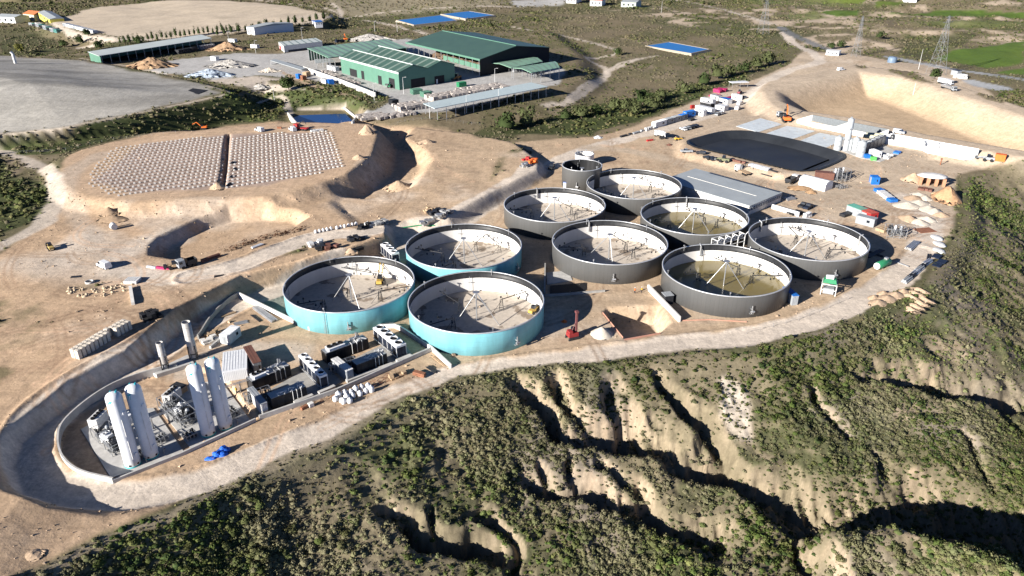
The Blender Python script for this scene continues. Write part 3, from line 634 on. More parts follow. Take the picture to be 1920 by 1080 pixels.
# ------------------------------------------------------------------ the round tanks
TR, TH = 17.0, 6.13
def paddle_mixer(root, p, q, z, m, floor_z):
    """horizontal agitator shaft with paddles, on a trestle at its inner end"""
    p, q = Vector((*p, z)), Vector((*q, z)); d = (q - p); L = d.length; d.normalize(); n = Vector((-d.y, d.x, 0))
    b = MB(); b.tube(p, q, .125, 6)
    o = b.obj('mixer_shaft', m, root)
    k = max(4, int(L / 1.3))
    for i in range(k):
        b = MB(); c = p + d * (L * (i + .5) / k); a = i * 1.25; u = (n * math.cos(a) + Vector((0, 0, 1)) * math.sin(a))
        b.tube(c, c + u * 1.15, .05, 4); e = c + u * 1.2; b.box(e.x, e.y, e.z - .25, .42, .1, .5, math.atan2(d.y, d.x)); b.obj('paddle', m, o)
    inner = p if p.xy.length < q.xy.length else q; b = MB()
    for sx_ in (-.55, .55):
        for sy_ in (-.55, .55): b.tube((inner.x + sx_, inner.y + sy_, floor_z), (inner.x + sx_ * .5, inner.y + sy_ * .5, z), .07, 4)
    for h in (.3, .6, .85):
        zz = floor_z + (z - floor_z) * h; s_ = .55 - .27 * h
        b.path([(inner.x - s_, inner.y - s_, zz), (inner.x + s_, inner.y - s_, zz), (inner.x + s_, inner.y + s_, zz), (inner.x - s_, inner.y + s_, zz), (inner.x - s_, inner.y - s_, zz)], .05, 4)
    b.tube((inner.x - 2.2, inner.y - 1.6, floor_z), (inner.x, inner.y, z * .85), .06, 4)
    b.obj('trestle', m, root)
def tank(label, cx, cy, rim, scale, mixers, wallm, liquid=None, fitt=-.35 * math.pi, ladders=(), vents=(), R_=TR, H_=TH, lining=True, group=None, braces=((-5.5, .4), (5.5, -2.5)), mast=8.4, name='round_tank'):
    z0 = float(gz(cx, cy)) - .12; H_ = H_ - z0 if lining else H_
    t = thing(name, label, 'tank', (cx, cy, z0), 0, group)
    n = 240
    b = MB(); b.lathe([(R_ - .02, -.6), (R_, -.6), (R_, H_ - .12)], n, rib=.025 if wallm is GREYW else 0.0); b.obj('wall', wallm, t)
    if lining:
        b = MB(); b.lathe([(R_ - .22, H_ - 1.9), (R_ - .22, .02)], 120); b.obj('lining', LINER, t)
        b = MB(); b.lathe([(R_ - .2, H_ - .1), (R_ - .2, H_ - 1.93), (R_ - .24, H_ - 1.93)], 120); b.obj('rim_band', BAND, t)
    else:
        b = MB(); b.lathe([(R_ - .18, H_ - .1), (R_ - .18, .02)], 96); b.obj('lining', BAND if wallm is GREYW else LINER, t)
    b = MB(); b.lathe([(R_ - .22, H_ - .12), (R_ - .22, H_), (R_ + .12, H_), (R_ + .12, H_ - .22), (R_, H_ - .22)], n); b.obj('rim', RIMM, t)
    b = MB(); b.disc(0, 0, .42, R_ - .2, 96); b.obj('floor', FLOOR, t)
    fz = .42
    if liquid:
        b = MB(); b.disc(0, 0, 1.05, R_ - .23, 96); b.obj('liquid', liquid, t)
    if mast:
        b = MB(); b.tube((0, 0, .05), (0, 0, mast), .17, 8); b.ring(0, 0, mast, .17, .9, 12); b.tube((0, 0, .08), (0, 0, .5), .5, 8); b.obj('centre_mast', STEEL, t)
        for e in braces:
            b = MB(); b.tube((0, 0, mast - .15), (e[0], e[1], .1), .11, 6); b.obj('brace', STEEL, t)
    for (ax, ay, bx, by) in mixers:
        a = un(rim[0] + ax / scale, rim[1] + ay / scale, z0 + 3.4); c = un(rim[0] + bx / scale, rim[1] + by / scale, z0 + 3.4)
        def cl(p):
            u, v = p[0] - cx, p[1] - cy; r = math.hypot(u, v); k = min(1, (R_ - .6) / max(r, .1)); return (u * k, v * k)
        paddle_mixer(t, cl(a), cl(c), 3.4, DARK, fz)
    # service nozzle with its valve on the outside
    a = fitt; c, s = math.cos(a), math.sin(a); b = MB()
    b.tube((c * R_, s * R_, 2.6), (c * (R_ + .75), s * (R_ + .75), 2.6), .2, 8); b.tube((c * (R_ + .5), s * (R_ + .5), 1.5), (c * (R_ + .5), s * (R_ + .5), 3.7), .13, 6)
    b.tube((c * (R_ + .5) - s * .7, s * (R_ + .5) + c * .7, 2.0), (c * (R_ + .5) + s * .3, s * (R_ + .5) - c * .3, 2.0), .28, 8); b.box(c * (R_ + .3), s * (R_ + .3), 1.4, .7, 1.1, .12, a); b.obj('nozzle', STEEL, t)
    for a in ladders:
        c, s = math.cos(a), math.sin(a); b = MB(); r = R_ + .28
        for k in (-.28, .28): b.tube((c * r - s * k, s * r + c * k, .3), (c * r - s * k, s * r + c * k, H_ + .5), .05, 4)
        for k in range(14): b.tube((c * r + s * .28, s * r - c * .28, .5 + k * .42), (c * r - s * .28, s * r + c * .28, .5 + k * .42), .035, 4)
        b.obj('ladder', STEEL, t)
    for a in vents:
        c, s = math.cos(a), math.sin(a); b = MB(); r = R_ - .55; b.tube((c * r, s * r, H_ - 3.4), (c * r, s * r, H_ - .3), .26, 8); b.path([(c * r, s * r, H_ - .3), (c * (R_ + .4), s * (R_ + .4), H_ + .15)], .2, 6); b.obj('overflow_pipe', STEEL, t)
    for k in range(5):                                   # small brackets and sensors round the rim
        a = fitt + 1.1 + k * 1.21; c, s = math.cos(a), math.sin(a); b = MB(); b.tube((c * (R_ - .45), s * (R_ - .45), H_ - .9), (c * (R_ - .45), s * (R_ - .45), H_ + .75), .07, 5); b.box(c * (R_ - .45), s * (R_ - .45), H_ + .55, .35, .35, .3, a); b.obj('sensor_post', STEEL, t)
    for a in (.55 * math.pi, .12 * math.pi, 1.02 * math.pi):
        c, s = math.cos(a), math.sin(a); b = MB(); r = R_ - .8; b.tube((c * r, s * r, .1), (c * r, s * r, H_ - 1.2), .06, 5); b.path([(c * r + s * .7, s * r - c * .7, 3.3), (c * r - s * .5, s * r + c * .5, 3.3)], .09, 5); b.obj('guide_pole', GREYP, t)
    return t
GT, GG = 'teal walled digester tanks', 'grey clad digester tanks'
tank('teal tank with a yellow lift inside, behind the pale kerb of the engine yard', -42.9, 175.6, (520, 470), 6.836, [(810, 180, 1350, 310), (235, 690, 585, 630), (1310, 515, 1740, 450), (800, 490, 910, 490)], TEALA, group=GT, ladders=(-1.75,), fitt=-1.42, braces=((-5.6, .6), (3.6, -6.5)))
tank('rearmost teal tank, partly hidden behind the front teal tank', -14.1, 200.3, (750, 410), 7.68, [(215, 425, 610, 495), (1090, 345, 1270, 195), (1270, 195, 1430, 360), (640, 690, 780, 620)], TEALA, group=GT, fitt=-.45)
tank('front teal tank with an orange yellow machine, nearest the scrub slope', -9.0, 165.0, (755, 500), 6.354, [(440, 290, 680, 440), (330, 690, 600, 610), (1175, 390, 1500, 285)], TEALA, group=GT, fitt=-.95, braces=((-5.2, -.3), (6, -3), (4, 4)))
tank('dry grey tank with spilled sand inside, beside the dark cut bank', 14.5, 235.2, (930, 340), 8.727, [(200, 460, 590, 465), (1310, 480, 1740, 485), (960, 290, 1240, 430)], GREYW, group=GG, fitt=-1.0, vents=(1.9,))
tank('dry grey tank between the rear teal tank and the olive liquid tanks', 29.1, 202.7, (1025, 400), 7.7125, [(160, 488, 545, 490), (1260, 515, 1705, 515), (920, 290, 1150, 430)], GREYW, group=GG, fitt=-1.62, vents=(1.85,), braces=((-6, 3), (.8, -3.5)))
tank('dry grey tank farthest back, its shadow on the flat grey roof', 44.4, 256.5, (1040, 270), 7.385, [(600, 665, 800, 670), (1165, 455, 1330, 560), (1365, 700, 1560, 715)], GREYW, group=GG, fitt=-1.55)
tank('grey tank holding olive liquid, in the middle near the flat roofed hall', 59.0, 223.9, (1190, 360), 8.309, [(300, 450, 550, 460), (1280, 455, 1700, 450), (780, 260, 1090, 395)], GREYW, SLURRY, group=GG, fitt=-1.2, vents=(1.5,))
tank('grey tank holding olive liquid nearest the scrub slope, black cabinet at its foot', 58.4, 182.8, (1225, 450), 6.967, [(420, 450, 600, 430), (1290, 462, 1710, 462), (790, 230, 1120, 360)], GREYW, SLURRY, group=GG, fitt=-1.42, vents=(1.75,))
tank('dry grey tank farthest right, casting a long shadow over stacked containers', 88.6, 204.3, (1390, 395), 7.385, [(430, 560, 550, 550), (630, 190, 770, 340), (740, 230, 1010, 350), (1215, 540, 1450, 535)], GREYW, group=GG, fitt=-1.45, vents=(2.2, .1))
a = un(1091.5, 313, 7.2); tank('smaller tall grey tank with a dark inside, in front of the white ring tank', a[0], a[1], (0, 0), 1, [], GREYW, None, -1.9, R_=7.6, H_=8.2, lining=False, group='small round tanks', mast=7, braces=((-3, 0), (0, -3)), name='small_tank')
a = un(1096, 291.5, 4); tank('small white open ring tank behind the tall grey tank', a[0], a[1], (0, 0), 1, [], WHITE, None, -2.2, R_=3.9, H_=5, lining=False, group='small round tanks', mast=0, name='small_tank')
# ------------------------------------------------------------------ scrub, bushes and trees
CLN = {}; KEEP = []          # outward normals of each clump, so that its leaves shade as one crown
def soft(me, N_): me.normals_split_custom_set_from_vertices(np.ascontiguousarray(N_.reshape(-1, 3), np.float32)); return me
def leaf_clump(n, size, seed, squash=.75, spread=1.0, lumps=5, tri=False):
    """many leaf sized faces through the volume of a lumpy crown of radius 1 standing on z = 0"""
    rg = np.random.default_rng(seed); cs = rg.normal(0, .38, (lumps, 3)); cs[:, 2] = np.abs(cs[:, 2]) * .7 + .25; cs[0] = (0, 0, .4); rs = rg.uniform(.42, .68, lumps)
    k = rg.integers(0, lumps, n); dr = rg.normal(0, 1, (n, 3)); dr[:, 2] = dr[:, 2] * .8 + .35; dr /= np.linalg.norm(dr, axis=1)[:, None]
    p = cs[k] + dr * (rs[k] * rg.uniform(.6, 1.08, n) ** .6)[:, None]; p[:, 2] = np.maximum(p[:, 2] * squash, .02)
    nn = dr + rg.normal(0, .45, (n, 3)); nn /= np.linalg.norm(nn, axis=1)[:, None]
    a = np.cross(nn, rg.normal(0, 1, (n, 3))); a /= np.linalg.norm(a, axis=1)[:, None]; b = np.cross(nn, a)
    s = size * rg.uniform(.6, 1.25, n)[:, None]
    N_ = dr * .75 + nn * .35 + np.array((0, 0, .25)); N_ /= np.linalg.norm(N_, axis=1)[:, None]
    V = np.stack([p - a * s - b * s * .6, p + a * s - b * s * .6, p + a * s * .6 + b * s, p - a * s * .7 + b * s * .8], 1)
    c = (1 + .30 * (rg.random(n) - .5))
    CLN[id(V)] = np.repeat(N_[:, None], 4, 1); KEEP.append(V); return V, np.repeat(c[:, None], 4, 1)
def bush(nl, size, seed, lumps=4, n=7, m=3, squash=.8):
    """a lumpy solid heart with leaves standing out of it"""
    V, c = leaf_clump(nl, size, seed, squash=squash, lumps=lumps); N_ = CLN[id(V)]; rg = np.random.default_rng(seed + 5); P = np.empty((m + 1, n, 3))
    for j in range(m + 1):
        e = math.pi / 2 * j / m * .97
        for i in range(n):
            a = 6.2832 * (i + .5 * (j % 2)) / n; k = .52 + .42 * rg.random(); P[j, i] = (k * math.cos(e) * math.cos(a), k * math.cos(e) * math.sin(a), squash * (.05 + .95 * k * math.sin(e)))
    Q = np.array([[P[j, i], P[j, (i + 1) % n], P[j + 1, (i + 1) % n], P[j + 1, i]] for j in range(m) for i in range(n)]); NQ = Q.copy(); NQ[..., 2] += .1; NQ /= np.linalg.norm(NQ, axis=2)[..., None]
    V2 = np.concatenate([Q, V]); CLN[id(V2)] = np.concatenate([NQ, N_]); KEEP.append(V2); kc = rg.uniform(.72, 1.0, (len(Q), 4)); return V2, np.concatenate([kc, c])
VAR_N = [bush(150, .105, 100 + i, 6, 9, 4) for i in range(7)]
VAR_M = [bush(40, .165, 200 + i, 5, 7, 3) for i in range(7)]
VAR_F = [bush(10, .26, 300 + i, 4, 5, 2) for i in range(6)]
def bush_colours(n, rg, dry):
    base = np.array([(.064, .078, .026), (.086, .092, .034), (.046, .062, .024), (.112, .108, .046), (.135, .115, .066), (.095, .092, .052), (.076, .098, .029)])
    p = np.array([.24, .22, .16, .14, .08 , .08, .08]); p = p / p.sum(); k = rg.choice(len(base), n, p=p)
    c = base[k] * rg.uniform(.75, 1.3, n)[:, None]
    return c * (1 - dry[:, None]) + np.array((.17, .14, .10)) * dry[:, None]
def merged(P, S, RZ, CL, variants, rg, hs):
    Vs, Cs, Ns = [], [], []
    k = rg.integers(0, len(variants), len(P))
    for i, (V, c) in enumerate(variants):
        m = np.nonzero(k == i)[0]
        if not len(m): continue
        co, si = np.cos(RZ[m])[:, None, None], np.sin(RZ[m])[:, None, None]
        W = np.empty((len(m),) + V.shape); v0 = V[None]
        W[..., 0] = v0[..., 0] * co - v0[..., 1] * si; W[..., 1] = v0[..., 0] * si + v0[..., 1] * co; W[..., 2] = v0[..., 2] * hs[m][:, None, None]
        W *= S[m][:, None, None, None]; W += P[m][:, None, None, :]
        n0 = CLN[id(V)][None]; NN = np.empty_like(W); NN[..., 0] = n0[..., 0] * co - n0[..., 1] * si; NN[..., 1] = n0[..., 0] * si + n0[..., 1] * co; NN[..., 2] = n0[..., 2]; Ns.append(NN.reshape(-1, 3))
        Vs.append(W.reshape(-1, 3)); Cs.append((c[None, :, :, None] * CL[m][:, None, None, :]).reshape(-1, 3))
    V = np.concatenate(Vs); global LASTN; LASTN = np.concatenate(Ns); return V, np.arange(len(V)).reshape(-1, 4), np.concatenate(Cs)
def den_at(x, y):
    r = np.clip(np.searchsorted(YS, y) - 1, 0, NR - 1); c = np.clip(((x / xw(y) + 1) / 2 * (NC - 1)).astype(int), 0, NC - 1)
    i = r * NC + c; return DEN[i], ZID[i], SL[i]
rg = np.random.default_rng(5)
def scatter(n, y0, y1, dens_scale, xk=.80, power=1.0):
    y = y0 + (y1 - y0) * rg.random(n) ** power; x = (rg.random(n) * 2 - 1) * (y + 40) * xk
    d_, z, sl_ = den_at(x, y); k = rg.random(n) < d_ * dens_scale
    return x[k], y[k], z[k], d_[k]
def in_view(x, y, z, m=60):
    dd = y * math.cos(PITCH) - (z - HC) * math.sin(PITCH); v = y * math.sin(PITCH) + (z - HC) * math.cos(PITCH)
    px = 960 + x / dd * FPX; py = 540 - v / dd * FPX
    return (px > -m) & (px < 1920 + m) & (py > -m) & (py < 1080 + m), dd
# near hillside, bushes from knee to head height
x, y, zi, dn = scatter(230000, 60, 330, .85, .80)
k = (zi == 7); x, y, dn = x[k], y[k], dn[k]; z = gz(x, y); k, dd = in_view(x, y, z, 140); x, y, z, dn, dd = x[k], y[k], z[k], dn[k], dd[k]
patch = fbm(x, y, 22, 3, 71); S = rg.gamma(3.2, .115, len(x)) * (1 + .7 * patch) + .20; S = np.clip(S * .82 * (1.0 + .2 * sm((150 - y) / 60)), .2, 1.15)
dry = np.clip(.16 - 1.9 * fbm(x, y, 20, 3, 61 + 11) + rg.normal(0, .18, len(x)), 0, .95)
CLR = bush_colours(len(x), rg, dry) * (1 + .5 * fbm(x, y, 34, 3, 78))[:, None] * np.array((1.0, 1.12, .95)); P3 = np.stack([x, y, z - .08], 1); RZ = rg.random(len(x)) * 6.283; HS = rg.uniform(.55, 1.15, len(x))
print('near bushes', len(x))
app = S / dd; order = np.argsort(-app)
big, rest = order[:290], order[290:]
bush_meshes = []
for i, (V, c) in enumerate(VAR_N):
    for j in range(3):
        col = bush_colours(1, np.random.default_rng(900 + i * 3 + j), np.array([.1 * j]))[0]
        me = np_mesh('shrub', V.reshape(-1, 3), np.arange(V.shape[0] * 4).reshape(-1, 4), (c[:, :, None] * col[None, None]).reshape(-1, 3)); me.materials.append(M_LEAF); soft(me, CLN[id(V)]); bush_meshes.append((me, col))
for q, i in enumerate(big):
    me, _ = bush_meshes[int(rg.integers(len(bush_meshes)))]
    o = bpy.data.objects.new('shrub', me); COL.objects.link(o); o.location = P3[i]; o.rotation_euler = (0, 0, RZ[i]); o.scale = (S[i], S[i], S[i] * HS[i])
    tag(o, 'large olive green shrub growing on the gullied slope below the dirt road', 'shrub', 'large shrubs on the gullied slope')
near = rest[dd[rest] < 175]; farr = rest[dd[rest] >= 175]
Va, Fa, Ca = merged(P3[near], S[near], RZ[near], CLR[near], VAR_M, rg, HS[near]); Na = LASTN; Vb, Fb, Cb = merged(P3[farr], S[farr], RZ[farr], CLR[farr], VAR_F, rg, HS[farr])
me = np_mesh('hillside_scrub', np.vstack([Va, Vb]), np.vstack([Fa, Fb + len(Va)]), np.vstack([Ca, Cb])); me.materials.append(M_LEAF); soft(me, np.vstack([Na, LASTN]))
tag(link(bpy.data.objects.new('hillside_scrub', me)), 'low olive and dry scrub bushes covering the gullied slope', 'scrub', kind='stuff')
# small dry tufts between them
y = 60 + 170 * rg.random(110000); x = (rg.random(110000) * 2 - 1) * (y + 40) * .8; dn, zi, sl_ = den_at(x, y); k = (zi == 7) & (rg.random(len(x)) < .22 + .6 * dn) & (sl_ < 1.3); x, y = x[k], y[k]; z = gz(x, y); k, dd = in_view(x, y, z, 60); x, y, z = x[k], y[k], z[k]
S = rg.uniform(.14, .34, len(x)); CLR = np.array((.16, .13, .078))[None] * rg.uniform(.6, 1.25, len(x))[:, None] * np.array([1, 1, 1]) + rg.random(len(x))[:, None] * np.array((-.06, -.02, -.04))
V, F_, Cc = merged(np.stack([x, y, z - .03], 1), S, rg.random(len(x)) * 6.28, np.clip(CLR, .02, 1), [leaf_clump(8, .42, 400 + i, lumps=3) for i in range(4)], rg, np.full(len(x), 1.1))
me = np_mesh('dry_grass_tufts', V, F_, Cc); me.materials.append(M_LEAF); soft(me, LASTN); tag(link(bpy.data.objects.new('dry_grass_tufts', me)), 'dry grass tufts between the bushes on the slope', 'grass', kind='stuff')
# scrub farther off
x, y, zi, dn = scatter(230000, 150, 1150, .62, .80, .85); k = (zi != 7); x, y = x[k], y[k]; z = gz(x, y); k, dd = in_view(x, y, z, 30); x, y, z, dd = x[k], y[k], z[k], dd[k]
d_, zi, sl_ = den_at(x, y); S = (rg.gamma(4, .13, len(x)) + .22) * (1 + .55 * sm((d_ - .6) / .4)) * (1 + .9 * sm((y - 500) / 600)); dry = np.clip(.25 - .8 * fbm(x, y, 60, 3, 74) - .25 * sm((d_ - .7) / .3) + rg.normal(0, .18, len(x)), 0, .9)
print('far bushes', len(x))
V, F_, Cc = merged(np.stack([x, y, z - .1], 1), S, rg.random(len(x)) * 6.28, bush_colours(len(x), rg, dry), [bush(7, .26, 500 + i, 4, 5, 2) for i in range(6)], rg, rg.uniform(.6, 1.2, len(x)))
me = np_mesh('distant_scrub', V, F_, Cc); me.materials.append(M_LEAF); soft(me, LASTN); tag(link(bpy.data.objects.new('distant_scrub', me)), 'scrub covering the banks and plains beyond the building site', 'scrub', kind='stuff')
BARK = mat('bark', (.12, .09, .065), .9)
def tree(px, py, h, label, group=None, w_=.8, col=(.07, .10, .03), seed=0, n=220):
    loc = G(px, py); t = thing('tree', label, 'tree', (loc[0], loc[1], loc[2] - .1), seed * .7, group)
    b = MB(); rg2 = random.Random(seed)
    b.tube((0, 0, 0), (.1, .05, h * .45), .05 * h * .6, 6, .02 * h)
    for i in range(4):
        a = i * 1.6 + seed; b.tube((.07, .03, h * .3), (math.cos(a) * h * .22 * w_, math.sin(a) * h * .22 * w_, h * (.55 + .08 * i)), .018 * h, 5, .006 * h)
    b.obj('trunk', BARK, t)
    V, c = bush(n * 2, .11, 700 + seed, 8, 9, 4, 1.0); N0 = CLN[id(V)]; V = V.copy(); V[..., :2] *= h * .42 * w_; V[..., 2] = V[..., 2] * h * .62 + h * .22
    cc = (c[:, :, None] * np.array(col)[None, None]).reshape(-1, 3); me = np_mesh('crown', V.reshape(-1, 3), np.arange(len(V) * 4).reshape(-1, 4), cc); me.materials.append(M_LEAF); soft(me, N0)
    o = link(bpy.data.objects.new('crown', me)); o.parent = t; return t
GREEN, OLIVE, YEL = (.04, .058, .02), (.07, .082, .034), (.14, .14, .038)
tree(542, 170, 9, 'lone rounded dark green tree in the gravel yard by the rubble heaps', col=GREEN, seed=1, w_=1.1)
tree(40, 100, 9, 'yellow green tree standing alone beyond the grey landfill mound', col=YEL, seed=2)
tree(1752, 148, 7, 'round dark green tree at the foot of the lattice pylon', col=GREEN, seed=3, w_=1.2)
tree(1158, 103, 6, 'small round dark tree on the plain below the small blue pond', col=GREEN, seed=4, w_=1.1)
for i, p in enumerate([(1558, 92), (1575, 90), (1648, 72)]): tree(p[0], p[1], 6, ['dark bush tree left of a pair beside the sandy turn of the road', 'dark bush tree right of a pair beside the sandy turn of the road', 'dark tree in the ravine below the pale cliffs'][i], col=GREEN, seed=5 + i, w_=1.2)
for i, p in enumerate([(166, 68), (186, 92), (152, 82), (119, 88), (262, 84)]): tree(*p, 7, 'dark tree in the hedge line beside the access road far left', 'trees by the far left access road', col=GREEN, seed=10 + i, w_=1.1)
for i in range(24):
    t_ = i / 23; px = 226 + t_ * 200; py = 83 - t_ * 24 + (i % 3); tree(px, py, 6 + (i * 7 % 5) * .7, 'slim dark tree in the row behind the long open shed', 'tree row behind the long shed', col=GREEN, seed=20 + i, w_=.42, n=70)
for i in range(16):
    t_ = i / 15; px = 408 + t_ * 200; py = 68 - t_ * 30 + (i % 2); tree(px, py, 7 + (i * 5 % 4), 'dark cypress in the windbreak along the far landfill edge', 'windbreak beside the far landfill', col=GREEN, seed=50 + i, w_=.5, n=80)
for i, p in enumerate([(1120, 215), (1150, 205), (1175, 208), (1205, 196), (1240, 186), (1285, 176), (1320, 160), (1345, 148), (1370, 142), (1395, 136), (1420, 128), (1440, 122), (1060, 225), (1090, 222), (985, 236), (950, 245), (1195, 215), (1225, 205)]):
    tree(*p, 6.5 + (i % 4), 'bushy grey green tree in the strip between the scrub plain and the site', 'trees along the green strip', col=OLIVE if i % 3 else GREEN, seed=80 + i, w_=1.25, n=170)

# loose stones and crumbs of earth over the bare ground
ny = 60000; y = 78 + 330 * rg.random(ny) ** .8; x = (rg.random(ny) * 2 - 1) * (y + 40) * .8; d_, zi, sl_ = den_at(x, y)
k = ((zi == 1) | (zi == 8)) & (rg.random(ny) < np.clip(.02 + .7 * fbm(x, y, 13, 4, 91) + .45 * (sl_ > .25), 0, .8)); x, y, sl_ = x[k], y[k], sl_[k]; z = gz(x, y); k, dd = in_view(x, y, z, 10); x, y, z = x[k], y[k], z[k]; print('stones', len(x))
def stone(seed):
    r = np.random.default_rng(seed); P = [(math.cos(a) * r.uniform(.7, 1.1), math.sin(a) * r.uniform(.7, 1.1), -.2) for a in np.arange(4) * 1.571]; T = [(p[0] * .5, p[1] * .5, r.uniform(.45, .8)) for p in P]; Q = np.array([[P[i], P[(i + 1) % 4], T[(i + 1) % 4], T[i]] for i in range(4)] + [T]); N_ = Q + np.array((0, 0, .2)); N_ /= np.linalg.norm(N_, axis=2)[..., None]; CLN[id(Q)] = N_; KEEP.append(Q); return Q, np.ones((5, 4))
V, F_, Cc = merged(np.stack([x, y, z], 1), rg.gamma(2.0, .07, len(x)) + .07, rg.random(len(x)) * 6.28, np.array((.40, .30, .21))[None] * rg.uniform(.55, 1.35, len(x))[:, None], [stone(950 + i) for i in range(5)], rg, rg.uniform(.6, 1.3, len(x)))
me = np_mesh('loose_stones', V, F_, Cc, False); me.materials.append(M_LEAF); tag(link(bpy.data.objects.new('loose_stones', me)), 'loose stones and clods scattered over the bare ground', 'stones', kind='stuff')
# ------------------------------------------------------------------ kinds of object
def foot(A, B, C=None, depth=None, h=None):
    """frame on a footprint: A, B front base corners (pixels), C back corner above A, or a depth in metres"""
    g = (lambda p: np.array(G(*p)[:2])) if h is None else (lambda p: np.array(un(p[0], p[1], h)))
    a, b = g(A), g(B); d = b - a; L = float(np.hypot(*d)); rz = math.atan2(d[1], d[0]); n = np.array((-d[1], d[0])) / L
    dp = float((g(C) - a) @ n) if C is not None else depth
    c = (a + b) / 2 + n * dp / 2; q = [a, b, a + n * dp, b + n * dp]
    z = float(min(gz(c[0], c[1]), 50)); return (c[0], c[1], z), rz, L, abs(dp)
def container(A, B, depth, h, wallm, roofm, label, cat='container', group=None, name='container', door=True, C=None, base=0.0, rib=.35):
    loc, rz, L, D = foot(A, B, C, depth); loc = (loc[0], loc[1], loc[2] + base); t = thing(name, label, cat, loc, rz, group)
    b = MB(); b.box(0, 0, -.3, L, D, h + .24); n = max(3, int(L / rib))
    for i in range(n):
        for s in (-1, 1): b.box(-L / 2 + (i + .5) * L / n, s * (D / 2 + .02), .05, L / n * .5, .05, h - .25)
    for i in range(max(3, int(D / rib))):
        for s in (-1, 1): b.box(s * (L / 2 + .02), -D / 2 + (i + .5) * D / max(3, int(D / rib)), .05, .05, D / max(3, int(D / rib)) * .5, h - .25)
    b.obj('body', wallm, t)
    b = MB(); b.box(0, 0, h - .055, L + .12, D + .12, .12)
    for i in range(int(L / .6)): b.box(-L / 2 + .3 + i * .6, 0, h + .062, .12, D * .94, .04)
    b.obj('roof', roofm, t)
    if door:
        b = MB(); b.box(-L / 2 - .06, 0, .1, .06, D * .46, h - .45); b.tube((-L / 2 - .12, -.1, .3), (-L / 2 - .12, -.1, h - .5), .03, 4); b.obj('door', GREYP, t)
        b = MB(); b.box(L * .18, -D / 2 - .06, h * .42, L * .16, .06, h * .3); b.obj('window', GLASS, t)
    return t
def slab(A, m=None, h=.18, name='concrete_slab', inset=0):
    P = GP(A); z = float(np.median(gz(P[:, 0], P[:, 1]))); b = MB(); b.prism(P, z - 1.5, z + h); o = b.obj(name, m or CONC); tag(o, kind='structure'); return z + h
def wall_run(pts, h, th, m, label, name='low_wall', cat='wall', top=None, group=None, deep=.8, k=1):
    P = GP(pts); P = spline(P, k) if k > 1 else P; n = len(P); V = []; b = MB()
    for i in range(n):
        d = P[min(i + 1, n - 1)] - P[max(i - 1, 0)]; d = d / np.hypot(*d); nn = np.array((-d[1], d[0])) * th / 2; g = float(gz(*P[i])); tp = g + h if top is None else top
        for s, z in ((-1, g - deep), (1, g - deep), (1, tp), (-1, tp)): V.append((P[i][0] + s * nn[0], P[i][1] + s * nn[1], z))
    Fc = [(4 * i + j, 4 * i + (j + 1) % 4, 4 * i + 4 + (j + 1) % 4, 4 * i + 4 + j)[::-1] for i in range(n - 1) for j in range(4)] + [(0, 1, 2, 3), tuple(4 * n - 4 + j for j in (3, 2, 1, 0))]
    b.add(V, Fc); return single(b, name, m, label, cat, group=group)
def fan(t, x, y, z, r, m=WHITE):
    b = MB(); b.lathe([(r, 0), (r, .3), (r * .92, .3), (r * .92, .06)], 18, x, y, z); o = b.obj('fan_ring', m, t)
    b = MB(); b.disc(x, y, z + .07, r * .92, 18); b.tube((x, y, z + .07), (x, y, z + .2), r * .2, 8)
    for i in range(5): a = i * 1.2566; b.box(x + math.cos(a) * r * .5, y + math.sin(a) * r * .5, z + .12, r * .8, r * .25, .03, a)
    b.obj('fan_blades', BLACK, o)
def cooler(A, B, C, h, label, nf=5, group=None, L=None):
    loc, rz, W, D = foot(A, B, C, L); t = thing('dry_cooler', label, 'cooler', loc, rz, group)
    b = MB(); b.box(0, 0, .5, W - .35, D - .2, h - 1.0); b.obj('coil_housing', DARK, t)
    b = MB(); b.box(0, 0, h - .5, W, D, .5); b.obj('fan_deck', WHITE, t)
    for i in range(nf): fan(t, 0, -D / 2 + D * (i + .5) / nf, h, min(W * .40, D / nf * .42))
    n = nf * 2
    b = MB()
    for i in range(n):
        for s in (-1, 1): b = MB(); b.box(s * (W / 2 - .1), -D / 2 + D * (i + .5) / n, .7, .06, D / n * .72, h - 1.5); b.obj('side_panel', NAVY, t)
    for s in (-1, 1): b = MB(); b.box(s * W * .22, -D / 2 + .02, .7, W * .36, .06, h - 1.5); b.obj('end_panel', NAVY, t)
    b = MB()
    for i in range(nf + 1):
        for s in (-1, 1): b.box(s * (W / 2 - .08), -D / 2 + .08 + (D - .16) * i / nf, -.3, .14, .14, h - .2)
    for s in (-1, 1): b.box(s * (W / 2 - .08), 0, .45, .12, D, .12); b.box(0, s * (D / 2 - .08), .45, W, .12, .12)
    b.obj('frame', OFFW, t)
    b = MB(); b.path([(W / 2 + .3, -D / 2 + .3, .6), (W / 2 + .3, D / 2 - .3, .6)], .12, 6); b.path([(-W / 2 - .3, -D / 2 + .3, .9), (-W / 2 - .3, D / 2 - .3, .9)], .12, 6); b.obj('header_pipes', STEEL, t)
    return t
